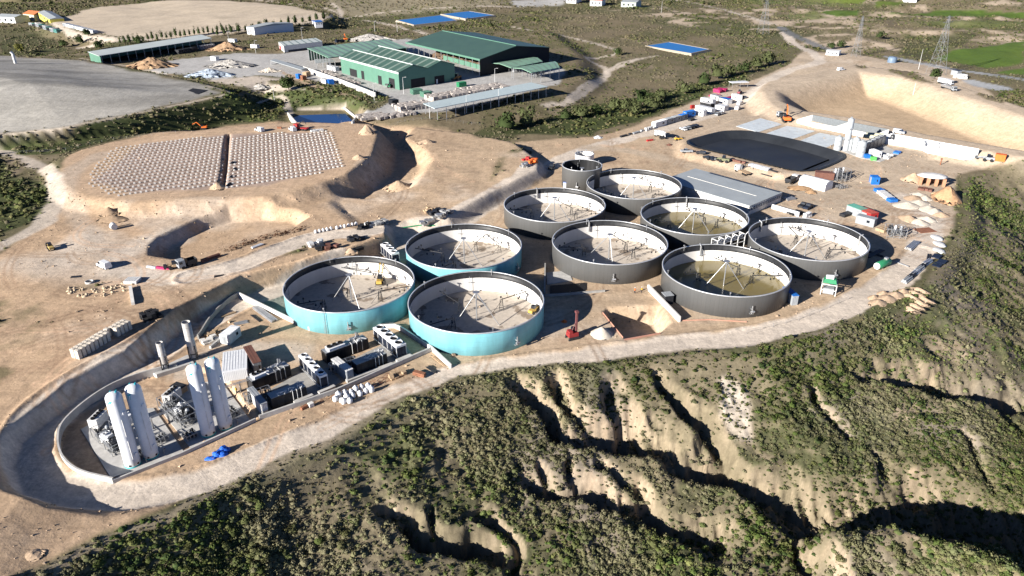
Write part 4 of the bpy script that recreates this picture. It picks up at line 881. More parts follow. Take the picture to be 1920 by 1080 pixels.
def engine_box(A, B, depth, h, label, fans=3, group=None, stack=True, seed=0, pipes=True):
    loc, rz, L, D = foot(A, B, None, depth); t = thing('engine_enclosure', label, 'engine unit', loc, rz, group); r = random.Random(seed)
    b = MB(); b.box(0, 0, -.3, L, D, h + .3); b.obj('enclosure', DARK, t)
    b = MB(); n = int(L / 1.2)
    for i in range(n):
        if i % 3 != 1: b = MB(); b.box(-L / 2 + (i + .5) * L / n, -D / 2 - .03, .25, L / n * .86, .06, h - .6); b.obj('door_panel', BLACK, t)
    b = MB(); b.box(0, 0, h, L * .98, D * .9, .12); b.obj('roof_deck', GREYROOF if not fans else STEEL, t)
    if fans:
        b = MB(); b.box(-L * .22, 0, h + .12, L * .38, D * .8, .55); b.obj('radiator', WHITE, t)
        for i in range(fans): fan(t, -L * .22 + (i - (fans - 1) / 2) * L * .38 / fans, .1, h + .67, min(.62, L * .17 / fans), BLACK)
    if stack:
        b = MB(); x = L * .28; b.path([(x, 0, h), (x, 0, h + 2.1)], .19, 8); b.path([(x + .6, .2, h), (x + .6, .2, h + 1.7)], .15, 8); b.path([(x - .7, -.4, h + .5), (x - .4, 0, h + .6), (x, 0, h + .9)], .16, 8); b.tube((x - 1.7, .3, h + .55), (x + .9, .3, h + .55), .34, 10); b.obj('exhaust', STEEL, t)
    if pipes:
        b = MB()
        for i in range(7):
            x = r.uniform(-.35, .45) * L; y = r.uniform(-.35, .35) * D; b.path([(x, y, h), (x, y, h + r.uniform(.3, .9)), (x + r.uniform(-1.6, 1.6), y, h + .5), (x + r.uniform(-1, 1), y - .6, h + .2)], r.uniform(.06, .13), 6)
        for i in range(3): b.path([(L * (.1 + .12 * i), -D / 2 - .12, .2), (L * (.1 + .12 * i), -D / 2 - .12, h + .2), (L * (.1 + .12 * i), 0, h + .3)], .07, 5)
        b.obj('pipework', OFFW, t)
    return t
SKP = mat('skid_pipe_paint', (.27, .28, .29), .45, .3)
def pipe_skid(A, B, depth, h, label, seed=0, group=None, vessels=2, n=26):
    loc, rz, L, D = foot(A, B, None, depth); t = thing('pipe_skid', label, 'pipework', loc, rz, group); r = random.Random(seed)
    b = MB()
    for i in range(4):
        for s in (-1, 1): b.box(-L / 2 + L * i / 3, s * D / 2, -.2, .12, .12, h + .2)
        b.box(-L / 2 + L * i / 3, 0, h, .1, D, .1)
    for s in (-1, 1):
        for z in (.4, h): b.box(0, s * D / 2, z, L, .1, .1)
    b.obj('frame', STEEL, t)
    b = MB()
    for i in range(n):
        x, y = r.uniform(-.5, .5) * L, r.uniform(-.45, .45) * D; z1 = r.uniform(.3, h * .7); z2 = r.uniform(h * .4, h * 1.15); x2, y2 = r.uniform(-.5, .5) * L, r.uniform(-.45, .45) * D
        b.path([(x, y, 0), (x, y, z1), (x2, y, z1), (x2, y2, z1), (x2, y2, z2)], r.choice((.05, .07, .1)), 5)
    b.obj('pipes', SKP, t)
    b = MB()
    for i in range(n): b.box(r.uniform(-.5, .5) * L, r.uniform(-.45, .45) * D, r.uniform(.2, h * .9), r.uniform(.2, .5), r.uniform(.2, .4), r.uniform(.2, .6), r.uniform(0, 1.5))
    b.obj('valves', DARK, t)
    for i in range(vessels):
        b = MB(); x = (-.3 + .6 * i / max(1, vessels - 1)) * L; b.lathe([(0, 0), (.4, .1), (.42, .3), (.42, h * .9), (.3, h * 1.02), (0, h * 1.06)], 14, x, D * .2, .1); b.obj('vessel', [WHITE, GREYP, DARK][(i + seed) % 3], t)
    return t
def heading(a, b):
    p, q = G(*a), G(*b); return math.atan2(q[1] - p[1], q[0] - p[0])
CAR_CACHE = {}
def car(px, py, to, kind, m, label, group=None, cat='car'):
    """parked vehicle: kind hatch, van or pickup, nose towards pixel `to`"""
    loc = G(px, py); rz = heading((px, py), to); nm = {'hatch': 'parked_car', 'van': 'parked_van', 'pickup': 'pickup_truck'}[kind]; t = thing(nm, label, cat, loc, rz, group)
    L, W, H = dict(hatch=(4.2, 1.78, 1.5), van=(4.9, 1.95, 1.95), pickup=(5.2, 1.85, 1.75))[kind]
    prof = dict(hatch=[(-.5, .22), (.5, .22), (.5, .45), (.46, .62), (.22, .68), (-.5, .66)], van=[(-.5, .14), (.5, .14), (.5, .4), (.46, .5), (.36, .55), (-.5, .56)], pickup=[(-.5, .25), (.5, .25), (.5, .5), (.47, .62), (.2, .66), (-.5, .64)])[kind]
    key = (kind, m.name)
    if key not in CAR_CACHE:
        b = MB(); n = len(prof); V = [(x * L, -W / 2, z * H) for x, z in prof] + [(x * L, W / 2, z * H) for x, z in prof]
        b.add(V, [tuple(range(n)), tuple(range(2 * n - 1, n - 1, -1))] + [((i + 1) % n, i, n + i, n + (i + 1) % n) for i in range(n)]); body = b.obj('body', m, t, .06)
        x0, x1, y0, y1 = dict(hatch=(-.47, .22, -.40, .06), van=(-.49, .36, -.47, .18), pickup=(-.10, .24, -.06, .12))[kind]; zb = prof[-1][1] * H - .02; b = MB()
        V = [(x0 * L, -W * .47, zb), (x1 * L, -W * .47, zb), (x1 * L, W * .47, zb), (x0 * L, W * .47, zb), (y0 * L, -W * .4, H - .06), (y1 * L, -W * .4, H - .06), (y1 * L, W * .4, H - .06), (y0 * L, W * .4, H - .06)]
        b.add(V, [(0, 1, 5, 4), (1, 2, 6, 5), (2, 3, 7, 6), (3, 0, 4, 7), (4, 5, 6, 7)]); win = b.obj('windows', GLASS, t)
        b = MB(); b.add([(y0 * L - .05, -W * .42, H - .07), (y1 * L + .05, -W * .42, H - .07), (y1 * L + .05, W * .42, H - .07), (y0 * L - .05, W * .42, H - .07), (y0 * L, -W * .38, H), (y1 * L, -W * .38, H), (y1 * L, W * .38, H), (y0 * L, W * .38, H)], [(3, 2, 1, 0), (4, 5, 6, 7), (0, 1, 5, 4), (1, 2, 6, 5), (2, 3, 7, 6), (3, 0, 4, 7)])
        if kind == 'van': b.box(-.24 * L, 0, zb + .05, L * .5, W * .955, H - zb - .14)
        rf = b.obj('roof', m, t); ws = []
        for x in (-.31, .31):
            for s in (-1, 1): b = MB(); b.wheel(x * L, s * W * .45, .32, .33, .24); ws.append(b.obj('wheel', BLACK, t))
        CAR_CACHE[key] = [o.data for o in (body, win, rf, *ws)]
    else:
        for nm2, me in zip(('body', 'windows', 'roof', 'wheel', 'wheel', 'wheel', 'wheel'), CAR_CACHE[key]): o = link(bpy.data.objects.new(nm2, me)); o.parent = t
    return t
def lorry(px, py, to, cabm, label, body='box', bodym=None, L=8.0, group=None, cat='truck'):
    loc = G(px, py); rz = heading((px, py), to); t = thing({'mixer': 'mixer_truck'}.get(body, 'lorry'), label, cat, loc, rz, group)
    b = MB(); b.box(0, 0, .6, L, .9, .3); b.obj('chassis', DARK, t)
    b = MB(); b.box(L / 2 - 1.0, 0, .6, 2.0, 2.4, 2.1, 0, .94); b.obj('cab', cabm, t, .08); b = MB(); b.box(L / 2 - .02, 0, 1.6, .1, 2.0, .8); b.box(L / 2 - .8, 0, 1.65, .8, 2.42, .7); b.obj('windscreen', GLASS, t)
    if body == 'mixer':
        b = MB(); b.tube((-L / 2 + .3, 0, 2.9), (-L / 2 + 1.7, 0, 2.5), .8, 16, 1.25); b.tube((-L / 2 + 1.7, 0, 2.5), (L / 2 - 3.4, 0, 2.1), 1.25, 16, 1.2); b.tube((L / 2 - 3.4, 0, 2.1), (L / 2 - 2.4, 0, 1.9), 1.2, 16, .5); b.obj('drum', bodym or OFFW, t); b = MB(); b.tube((-L / 2 + .2, 0, 3.0), (-L / 2 - .5, 0, 1.4), .35, 8, .2); b.obj('chute', STEEL, t)
    elif body == 'tipper':
        b = MB(); b.box(-1.2, 0, .95, L - 2.8, 2.4, .1)
        for s in (-1, 1): b.box(-1.2, s * 1.2, .95, L - 2.8, .1, 1.2)
        b.box(-1.2 - (L - 2.8) / 2, 0, .95, .1, 2.4, 1.2); b.box(-1.2 + (L - 2.8) / 2, 0, .95, .1, 2.4, 1.5); b.obj('tipper_body', bodym or OFFW, t)
    elif body == 'crane':
        b = MB(); b.box(-1.2, 0, .95, L - 2.8, 2.4, .2); b.obj('flatbed', bodym or WOOD, t); b = MB(); b.tube((L / 2 - 2.6, 0, 1), (L / 2 - 2.6, 0, 3.0), .2, 6); b.path([(L / 2 - 2.6, 0, 3.0), (L / 2 - 5.2, .3, 4.4), (L / 2 - 6.3, .3, 3.2)], .16, 6); b.obj('loader_crane', DARK, t)
    else:
        b = MB(); b.box(-1.2, 0, .95, L - 2.6, 2.45, 2.2); b.obj('load_box', bodym or WHITE, t, .05)
    for x in (L / 2 - 1.2, -L / 2 + 1.1, -L / 2 + 2.4):
        for s in (-1, 1): b = MB(); b.wheel(x, s * 1.05, .5, .5, .35); b.obj('wheel', BLACK, t)
    return t
def excavator(px, py, to, m, label, s_=1.0, reach=((1.2, 1.7), (3.6, 4.4), (6.2, 3.2), (6.6, .9)), group=None):
    loc = G(px, py); rz = heading((px, py), to); t = thing('excavator', label, 'excavator', loc, rz, group)
    for s in (-1, 1):
        b = MB(); P = [(-1.9, .25), (-1.6, 0), (1.6, 0), (1.9, .25), (1.9, .55), (1.6, .8), (-1.6, .8), (-1.9, .55)]; n = 8
        V = [(x * s_, (s * 1.15 - .28) * s_, z * s_) for x, z in P] + [(x * s_, (s * 1.15 + .28) * s_, z * s_) for x, z in P]; b.add(V, [tuple(range(n)), tuple(range(2 * n - 1, n - 1, -1))] + [((i + 1) % n, i, n + i, n + (i + 1) % n) for i in range(n)]); b.obj('track', DARK, t)
    b = MB(); b.tube((0, 0, .6 * s_), (0, 0, 1.0 * s_), .8 * s_, 12); b.box(-.6 * s_, 0, .95 * s_, 3.2 * s_, 2.5 * s_, .95 * s_); b.box(-1.8 * s_, 0, .95 * s_, .9 * s_, 2.5 * s_, 1.15 * s_); b.obj('house', m, t, .08)
    b = MB(); b.box(.6 * s_, .75 * s_, 1.1 * s_, 1.5 * s_, .95 * s_, 1.75 * s_, 0, .9); b.obj('cab', GLASS, t)
    pts = [(x * s_, -.2 * s_, z * s_) for x, z in reach]
    b = MB(); b.tube(pts[0], pts[1], .28 * s_, 4); b.obj('boom', m, t); b = MB(); b.tube(pts[1], pts[2], .22 * s_, 4); b.obj('arm', m, t)
    b = MB(); e = pts[3]; b.tube(pts[2], (e[0], e[1], e[2] + .5), .15 * s_, 4); b.box(e[0], e[1], e[2] - .2, .9 * s_, 1.1 * s_, .9 * s_, 0, .7); b.obj('bucket', DARK, t); return t
def loader(px, py, to, m, label, name='wheel_loader', cat='loader', boom=4.0, lift=1.2, s_=1.0, group=None, z=None):
    loc = G(px, py) if z is None else (*un(px, py, z), z); rz = heading((px, py), to); t = thing(name, label, cat, loc, rz, group)
    b = MB(); b.box(-.8 * s_, 0, .7 * s_, 3.0 * s_, 1.7 * s_, 1.0 * s_); b.box(1.2 * s_, 0, .6 * s_, 1.4 * s_, 1.2 * s_, .7 * s_); b.obj('body', m, t, .08); b = MB(); b.box(.1 * s_, 0, 1.6 * s_, 1.3 * s_, 1.4 * s_, 1.2 * s_, 0, .88); b.obj('cab', GLASS, t)
    b = MB(); b.tube((0, -.5 * s_, 1.8 * s_), (boom, -.5 * s_, lift), .2 * s_, 4); b.tube((0, .5 * s_, 1.8 * s_), (boom, .5 * s_, lift), .2 * s_, 4); b.obj('boom', m, t); b = MB(); b.box(boom + .4, 0, lift - .5, .9, 2.2 * s_, .8, 0, .8); b.obj('bucket', DARK, t)
    for x in (-1.3, 1.3):
        for s in (-1, 1): b = MB(); b.wheel(x * s_, s * .95 * s_, .62 * s_, .62 * s_, .45 * s_, 14); b.obj('wheel', BLACK, t)
    return t
def heap(px, py, r, h, m, label, cat='heap', name='spoil_heap', group=None, seed=0, sx=1.0, rz=0.0, bump=.35, n=26, mm=9):
    loc = G(px, py); b = MB(); b.blob(0, 0, 0, r * sx, r, h, seed, n, mm, bump); V = []
    rg_ = np.random.default_rng(seed)
    for x, y, z in b.v:
        q = math.hypot(x / (r * sx), y / r); z2 = h * max(0, 1 - q) ** .95 * (1 + bump * .5 * (rg_.random() - .5)) - .05 * (q > .95); V.append((x, y, z2))
    b.v = V; o = single(b, name, m, label, cat, (loc[0], loc[1], loc[2] - .08), rz, group); return o
def stack_mesh(px, py, to, nx, ny, nz, sx, sy, sz, m, label, name, cat, group=None, jit=.06, gap=.94, seed=0, miss=0.0):
    """a stack of like units tied as one load"""
    loc = G(px, py); rz = heading((px, py), to); r = random.Random(seed); b = MB()
    for k in range(nz):
        for i in range(nx):
            for j in range(ny):
                if r.random() < miss * (k + 1) / nz: continue
                b.box((i - (nx - 1) / 2) * sx + r.uniform(-jit, jit), (j - (ny - 1) / 2) * sy + r.uniform(-jit, jit), k * sz, sx * gap, sy * gap, sz * gap * r.uniform(.93, 1.0), r.uniform(-jit, jit))
    return single(b, name, m, label, cat, loc, rz, group)
def bundle(px, py, to, n, L, r_, m, label, name='pipe_bundle', cat='pipes', group=None, layers=2):
    loc = G(px, py); rz = heading((px, py), to); b = MB()
    for k in range(layers):
        for i in range(n - k): y = (i - (n - k - 1) / 2) * r_ * 2.05; b.tube((-L / 2 + (i * 7 % 3) * .15, y, r_ + k * r_ * 1.75), (L / 2 - (i * 5 % 4) * .1, y, r_ + k * r_ * 1.75), r_, 6)
    return single(b, name, m, label, cat, loc, rz, group)

# ------------------------------------------------------------------ the gas yard at the left end of the site
slab([(152, 806), (208, 897), (348, 848), (288, 766), (215, 770)]); slab([(298, 766), (360, 840), (470, 789), (412, 712), (330, 730)])
slab([(283, 698), (295, 709), (364, 681), (352, 666)])
slab([(492, 740), (520, 776), (596, 742), (640, 716), (615, 690), (560, 700)], DCONC, .12); slab([(628, 692), (660, 722), (775, 668), (750, 632), (690, 660)], DCONC, .12)
def cryo_silo(px, py, label, H=16.2, r=1.42):
    loc = G(px, py); t = thing('cryogenic_silo', label, 'silo', (loc[0], loc[1], loc[2] + .15), 0, 'white cryogenic silos')
    b = MB(); b.lathe([(r, .75), (r, H - 1.0), (r * .96, H - .7), (r * .82, H - .35), (r * .55, H - .1), (r * .25, H), (0.01, H + .02)], 40); b.obj('shell', WHITE, t)
    b = MB(); b.lathe([(r * 1.02, 0), (r * 1.02, .28), (r * .995, .3)], 40); b.obj('base_ring', TEAL, t); b = MB(); b.lathe([(r * .985, .25), (r * .985, .8)], 40); b.obj('skirt', WHITE, t)
    for a in (-1.45, -.35): b = MB(); c, s = math.cos(a), math.sin(a); b.tube((c * r * .9, s * r * .9, .62), (c * r * 1.02, s * r * 1.02, .62), .22, 10); b.obj('access_hole', BLACK, t)
    # teal emblem near the crown, a small slanted flag shape
    b = MB(); pts = [(-1.98, H - 1.15), (-1.62, H - 1.02), (-1.30, H - .98), (-1.5, H - 1.38), (-1.56, H - 2.25), (-1.92, H - 2.4), (-1.88, H - 1.6)]
    b.add([(math.cos(a) * (r + .012) * (1 if z < H - .95 else .965), math.sin(a) * (r + .012) * (1 if z < H - .95 else .965), z) for a, z in pts], [tuple(range(len(pts)))]); b.obj('emblem', TEAL, t)
    for a, z in ((-.38, H - 4.3), (-.38, 2.6)): b = MB(); c, s = math.cos(a), math.sin(a); b.box(c * r, s * r, z, .35, .55, .5, a); b.obj('bracket', WHITE, t)
    b = MB(); a = -.85; c, s = math.cos(a), math.sin(a); b.tube((c * (r + .05), s * (r + .05), H - 5.2), (c * (r + .05), s * (r + .05), H - 9.0), .07, 5); b.tube((c * (r + .05), s * (r + .05), H - 10), (c * (r + .05), s * (r + .05), 2.0), .07, 5); b.obj('riser_pipe', OFFW, t)
    b = MB(); b.box(.5, .3, H - .25, .12, .5, .55); b.box(-.7, .6, H - .5, .1, .4, .5); b.obj('lifting_lug', TEAL, t)
    b = MB(); 
    for i in range(5): b.path([(r + .2 + .2 * i, 1.6 - .3 * i, .1), (r + .2 + .2 * i, 1.6 - .3 * i, .7 + .15 * (i % 3)), (r + 1.2, 1.2, .8)], .045, 5)
    b.obj('outlet_pipes', STEEL, t); return t
cryo_silo(250, 871, 'white silo farthest left, nearest the curved retaining wall'); cryo_silo(284, 855, 'white silo second from the left, in the shade of its neighbour')
cryo_silo(391.5, 814, 'white silo third from the left, lit at its crown, before the white cabin'); cryo_silo(423.5, 801, 'white silo farthest right, beside the white flat roofed cabin')
def flare(px, py, label, H, r):
    loc = G(px, py); t = thing('flare_stack', label, 'flare stack', (loc[0], loc[1], loc[2] + .15), .3, 'flare stacks on the slab')
    b = MB(); b.lathe([(r, 1.6), (r, H), (r * .88, H), (r * .88, H - 1.5)], 28)
    for z in [q for q in (4, 6.2, 8.4) if q < H - .3]: b.lathe([(r + .04, z), (r + .04, z + .1)], 28)
    b.obj('stack', mat('dull_stack_steel', (.40, .385, .365), .5, .2, noise=.12, streak=True), t); b = MB(); b.disc(0, 0, H - .5, r * .88, 24); b.obj('flue', OFFW, t)
    b = MB(); q = r * 1.15
    for a in range(4): c, s = math.cos(a * 1.571 + .785), math.sin(a * 1.571 + .785); b.box(c * q, s * q, -.1, .16, .16, 3.6)
    for z in (1.3, 3.3):
        for a in range(4): c, s = math.cos(a * 1.571), math.sin(a * 1.571); b.box(c * q * .72, s * q * .72, z, .1, q * 1.45, .12, a * 1.571)
    for a in range(4): c0, s0, c1, s1 = math.cos(a * 1.571 + .785), math.sin(a * 1.571 + .785), math.cos(a * 1.571 + 2.356), math.sin(a * 1.571 + 2.356); b.tube((c0 * q, s0 * q, .1), (c1 * q, s1 * q, 3.2), .05, 4)
    b.obj('support_frame', DARK, t); b = MB(); b.lathe([(r * .8, .3), (r * .8, 1.5)], 16); b.path([(q, 0, .4), (q + 1.5, .3, .4), (q + 1.5, .3, 0)], .12, 6); b.obj('burner', GREYP, t); return t
flare(311, 692, 'shorter steel flare stack at the left end of its slab', 6.9, .78); flare(364, 672, 'taller steel flare stack with a dark frame, next to the pile of rubble', 9.6, .98)
container((421, 722), (466, 709), None, 2.6, WHITE, WHITE, 'wide white cabin with a flat ribbed roof right of the silos', 'cabin', name='site_cabin', C=(401, 682), door=False)
container((478, 701), (493, 697), None, 2.7, GREYP, BROWNR, 'narrow grey cabin with a brown roof behind the white cabin', 'cabin', name='site_cabin', C=(452, 671))
container((431, 647), (453, 629), 2.5, 2.5, WHITE, WHITE, 'small white site cabin beside timber and rubble below the bank', 'cabin', name='site_cabin')
GC = 'dry coolers with a row of fans'
cooler((602.5, 731.5), (617, 726), (560, 691), 3.5, 'tall cooler with five fans nearest the silos, left of the black engine units', 5, GC); cooler((745, 675), (763.5, 668), (704, 637), 3.5, 'tall cooler with five fans beside the front teal tank', 5, GC); cooler((736, 497), (750, 494), None, 3.6, 'cooler mostly hidden between the two rear teal tanks', 4, GC, L=9)
GE = 'black engine enclosures'
engine_box((614, 683), (692, 653), 2.6, 2.7, 'long black engine unit with three black fans, at the foot of the pale kerb', 3, GE, seed=1); engine_box((671, 704), (727, 682), 2.6, 2.7, 'black engine unit in front, between the grey cabinet and the right cooler', 0, GE, stack=False, seed=2)
engine_box((476, 736), (547, 704), 2.6, 2.7, 'long black engine unit with tall exhausts behind the left cooler', 3, GE, seed=3); engine_box((512, 769), (577, 745), 2.6, 2.7, 'black engine unit nearest the white bags and concrete beams', 0, GE, stack=False, seed=4)
container((652, 716), (664, 711), None, 2.7, GREYP, OFFW, 'grey control cabinet beside the right pair of engine units', 'cabinet', name='control_cabinet', C=(630, 690), door=False)
container((493, 779), (504, 774.5), None, 2.7, OFFW, GREYP, 'pale control cabinet beside the left pair of engine units', 'cabinet', name='control_cabinet', C=(463, 750), door=False)
def fan_box(A, B, depth, h, nf, label, boxm, ringm, group=None):
    loc, rz, L, D = foot(A, B, None, depth); t = thing('fan_unit', label, 'fan unit', (loc[0], loc[1], loc[2] + .15), rz, group); b = MB(); b.box(0, 0, .4, L, D, h - .4); b.obj('casing', boxm, t); b = MB()
    for x in (-1, 1):
        for y in (-1, 1): b.box(x * (L / 2 - .1), y * (D / 2 - .1), -.2, .12, .12, .6)
    b.obj('legs', STEEL, t)
    for i in range(nf): fan(t, -L / 2 + L * (i + .5) / nf, 0, h, min(D * .42, L / nf * .45), ringm)
    return t
fan_box((186, 808), (206, 788), 2.0, 2.4, 4, 'pale unit with four black fans left of the first white silo', OFFW, BLACK, 'units with four black fans'); fan_box((322, 762), (343, 744), 2.0, 2.4, 4, 'pale unit with four black fans left of the third white silo', OFFW, BLACK, 'units with four black fans')
fan_box((207, 838), (219, 829), 2.2, 2.2, 2, 'white two fan condenser at the foot of the first silo', WHITE, WHITE, 'white condensers'); fan_box((344, 787), (359, 776), 2.2, 2.2, 2, 'white two fan condenser at the foot of the third silo', WHITE, WHITE, 'white condensers'); fan_box((246, 800), (254, 795), 2.2, 2.4, 2, 'white condenser seen between the two left silos', WHITE, WHITE, 'white condensers')
pipe_skid((174, 822), (212, 858), 3.6, 2.4, 'tangle of valves and pipes on the left slab by the first silo', 1, n=44, vessels=3); pipe_skid((298, 766), (342, 806), 3.6, 2.6, 'tangle of valves and pipes on the slab by the third silo', 2, n=48, vessels=3)
pipe_skid((296, 838), (318, 826), 2.2, 1.4, 'low pipework to the right of the second silo', 3, n=18, vessels=0); pipe_skid((428, 790), (450, 778), 2.4, 1.3, 'low white pipework right of the last silo', 4, n=18, vessels=0); pipe_skid((268, 862), (282, 852), 1.6, 1.2, 'small pump group between the two left silos', 5, n=12, vessels=0); pipe_skid((352, 830), (372, 820), 2, 1.2, 'low pipe group left of the third silo foot', 6, n=16, vessels=0)
pipe_skid((622, 704), (668, 690), 1.4, 2.4, 'pipe run between the right pair of engine units', 7, n=16, vessels=1); pipe_skid((464, 762), (510, 745), 1.4, 2.4, 'pipe run between the left pair of engine units', 8, n=16, vessels=1)
container((340, 742), (353, 733), 3, 1.6, WOOD, DARK, 'open tan crate behind the right unit with four black fans', 'crate', name='equipment_crate', door=False)
container((220, 850), (228, 845), 1.8, 2.3, DARK, DARK, 'black cabinet close to the first silo', 'cabinet', name='electrical_cabinet', door=False); container((356, 790), (366, 783), 2.4, 2.3, DARK, DARK, 'black cabinet close to the third silo', 'cabinet', name='electrical_cabinet', door=False)
b = MB(); q = [G(288, 805), G(430, 745), G(520, 716)]; b.path([(p[0], p[1], p[2] + 3.0) for p in q], .09, 6); b.path([(p[0] + .3, p[1] - .4, p[2] + 3.0) for p in q], .09, 6)
for i in range(9): p = (np.array(q[0]) * (1 - i / 8) + np.array(q[2]) * i / 8) if i in (0, 8) else (np.array(q[0]) + (np.array(q[1]) - np.array(q[0])) * i / 5 if i < 5 else np.array(q[1]) + (np.array(q[2]) - np.array(q[1])) * (i - 4) / 4); b.box(p[0], p[1], p[2] - .1, .15, .5, 3.1)
single(b, 'pipe_bridge', STEEL, 'raised pipe run on posts behind the silos to the engine units', 'pipework')
# walls and kerbs
wall_run([(305, 700), (262, 710), (215, 729), (168, 760), (124, 799), (112, 830), (119, 861), (150, 886), (214, 906)], 1, .35, CONC, 'curved concrete retaining wall round the end of the silo yard', 'retaining_wall', top=1.15, k=6, deep=1.5)
wall_run([(214, 906), (340, 855), (480, 790)], .7, .35, CONC, 'straight concrete wall in front of the white silos', 'retaining_wall', top=.75, deep=1.5)
wall_run([(447, 554), (558, 609)], 1.1, .4, PCONC, 'pale kerb wall at the left of the teal tanks', group='pale kerb walls'); wall_run([(564, 612), (580, 619.5), (740, 614.5), (755, 621), (809, 656.5), (846, 691)], 1.1, .4, PCONC, 'long angled pale kerb wall between the teal tanks and the coolers', group='pale kerb walls')
wall_run([(809, 658), (633, 736), (487, 787)], 1.1, .4, CONC, 'long concrete wall in front of the engine units'); wall_run([(447, 555), (424, 571), (396, 600), (372, 636)], 1.3, .35, DCONC, 'dark curved wall behind the small white cabin', k=4)
wall_run([(744, 680), (771, 669)], .7, .9, CONC, 'pale concrete beam nearest the pale kerb corner', 'concrete_beam', 'beam', group='concrete beams'); wall_run([(650, 717), (736, 684.5)], .6, .9, CONC, 'longest pale concrete beam behind the white bags', 'concrete_beam', 'beam', group='concrete beams'); wall_run([(598, 740), (628, 727)], .7, .9, CONC, 'pale concrete beam before the left cooler', 'concrete_beam', 'beam', group='concrete beams'); wall_run([(552, 758), (587, 744)], .7, .9, CONC, 'pale concrete beam before the left black engine unit', 'concrete_beam', 'beam', group='concrete beams')
wall_run([(1215, 543), (1274, 604)], 1.6, .5, PCONC, 'white retaining wall beside the olive tank above the square pit', 'retaining_wall', deep=3)
# bags
bag_b = MB(); bag_b.lathe([(0, 0), (.42, .02), (.52, .2), (.55, .55), (.5, .9), (.4, 1.02), (.2, 1.06), (.1, 1.3), (0.01, 1.32)], 12)
bm = [bag_b.obj('big_bag', BAGM)]; bag0 = bm[0]; first = True
BP = [(629, 752), (641, 754), (651, 750), (662, 746), (675, 742), (686, 738), (697, 735), (636, 746), (647, 742), (658, 739), (668, 735), (679, 731), (690, 728), (645, 757), (656, 755)]
rr = random.Random(3)
for p in BP:
    o = bag0 if first else bag0.copy()
    if not first: COL.objects.link(o)
    first = False; s = rr.uniform(1.05, 1.3); o.location = G(*p); o.scale = (s, s, s * rr.uniform(.85, 1.15)); o.rotation_euler = (rr.uniform(-.06, .06), rr.uniform(-.06, .06), rr.uniform(0, 6)); tag(o, 'white bulk bag in the cluster beside the concrete wall and road', 'bulk bag', 'white bulk bags by the wall')
for i in range(11):
    o = bag0.copy(); COL.objects.link(o); p = (592 + i * 7.2 + (i > 4) * 4, 437 - i * 1.5); o.location = G(*p); o.scale = (.9, .9, .9); o.rotation_euler = (0, 0, i); tag(o, 'small white bag in the row along the upper dirt road', 'bulk bag', 'white bags along the upper road')
# precast concrete wall pieces stored on the plateau
cb = MB(); cb.box(0, 0, 0, .86, 1.15, 2.35); cb.box(0, 0, 2.352, .3, .9, .05); c0 = cb.obj('concrete_block', mat('cast_concrete', (.55, .50, .43), .85, noise=.2, bump=.2)); fa, fb = np.array(un(148, 672, 4.5)), np.array(un(252, 612, 4.5)); dv = (fb - fa); Ld = np.hypot(*dv); dv /= Ld; nv = np.array((-dv[1], dv[0])); rzb = math.atan2(dv[1], dv[0]); first = True
NB = int(Ld / 1.12)
for row in range(2):
    for i in range(NB):
        if row == 0 and i == 8: continue
        o = c0 if first else c0.copy()
        if not first: COL.objects.link(o)
        first = False; p = fa + dv * (i + .5) * 1.12 + nv * (.6 + row * 1.3) + (dv * .25 if i > 7 else 0) - nv * (.35 if i > 8 else 0); o.location = (p[0], p[1], float(gz(*p)) - .15); o.rotation_euler = (0, 0, rzb + rr.uniform(-.03, .03)); tag(o, 'upright precast concrete block in the double row along the bank', 'concrete block', 'precast concrete blocks along the bank')
# loose things round the yard
tb = MB(); 
for i, (x, y, r, h) in enumerate([(0, 0, 1.1, .9), (1.2, .5, 1.0, 1.2), (.8, -.6, .9, .7), (-1.1, -.7, .9, .35), (-1.7, -.3, .7, .3)]): tb.blob(x, y, 0, r, r * .8, h, 40 + i, 12, 6, .6)
p = G(409, 853); single(tb, 'crumpled_tarpaulin', TARP, 'crumpled bright blue tarpaulin on the sand in front of the silos', 'tarpaulin', p, .5)
heap(421, 845, .8, .9, RUST, 'small orange brown heap behind the blue tarpaulin', seed=3, name='sand_bag_heap')
stack_mesh(394, 640, (420, 630), 3, 2, 2, 1.4, 1.0, .5, PCONC, 'pale rubble blocks and beams left of the small white cabin', 'rubble_pile', 'rubble', jit=.3, miss=.4); stack_mesh(400, 628, (420, 620), 3, 2, 2, 1.2, .9, .45, WOOD, 'timber offcuts stacked behind the rubble blocks', 'timber_stack', 'timber', jit=.3, miss=.4); stack_mesh(405, 645, (418, 634), 2, 1, 1, 2.4, .6, .8, CONC, 'broken concrete beam lying before the rubble blocks', 'concrete_beam', 'beam', jit=.1)
bundle(497, 590, (520, 607), 6, 11, .16, STEEL, 'long bundle of steel pipes beside the pale kerb wall'); bundle(452, 606, (470, 602), 7, 3.5, .12, STEEL, 'short steel rods behind the small white cabin', layers=1); bundle(480, 597, (488, 603), 3, 5, .12, DARK, 'dark steel rods lying near the long pipe bundle', layers=1); bundle(428, 590, (440, 586), 3, 4, .16, WOOD, 'loose timber poles by the dark curved wall', 'timber_poles', 'timber', layers=1)
stack_mesh(745, 706, (775, 695), 4, 2, 2, 1.0, .9, .5, WOOD, 'wooden pallets and crates between the wall and the road', 'pallet_stack', 'pallets', jit=.2, miss=.3); stack_mesh(786, 704, (797, 708), 3, 1, 2, 1.0, 1.1, .45, RUST, 'red brown crate stack by the end of the kerb', 'pallet_stack', 'pallets', jit=.08); bundle(810, 693, (818, 700), 5, 3.5, .12, DARK, 'dark bars laid beside the red brown crates', layers=1); bundle(825, 680, (842, 694), 3, 7, .09, WOOD, 'thin poles along the end of the pale kerb', 'timber_poles', 'timber', layers=1)
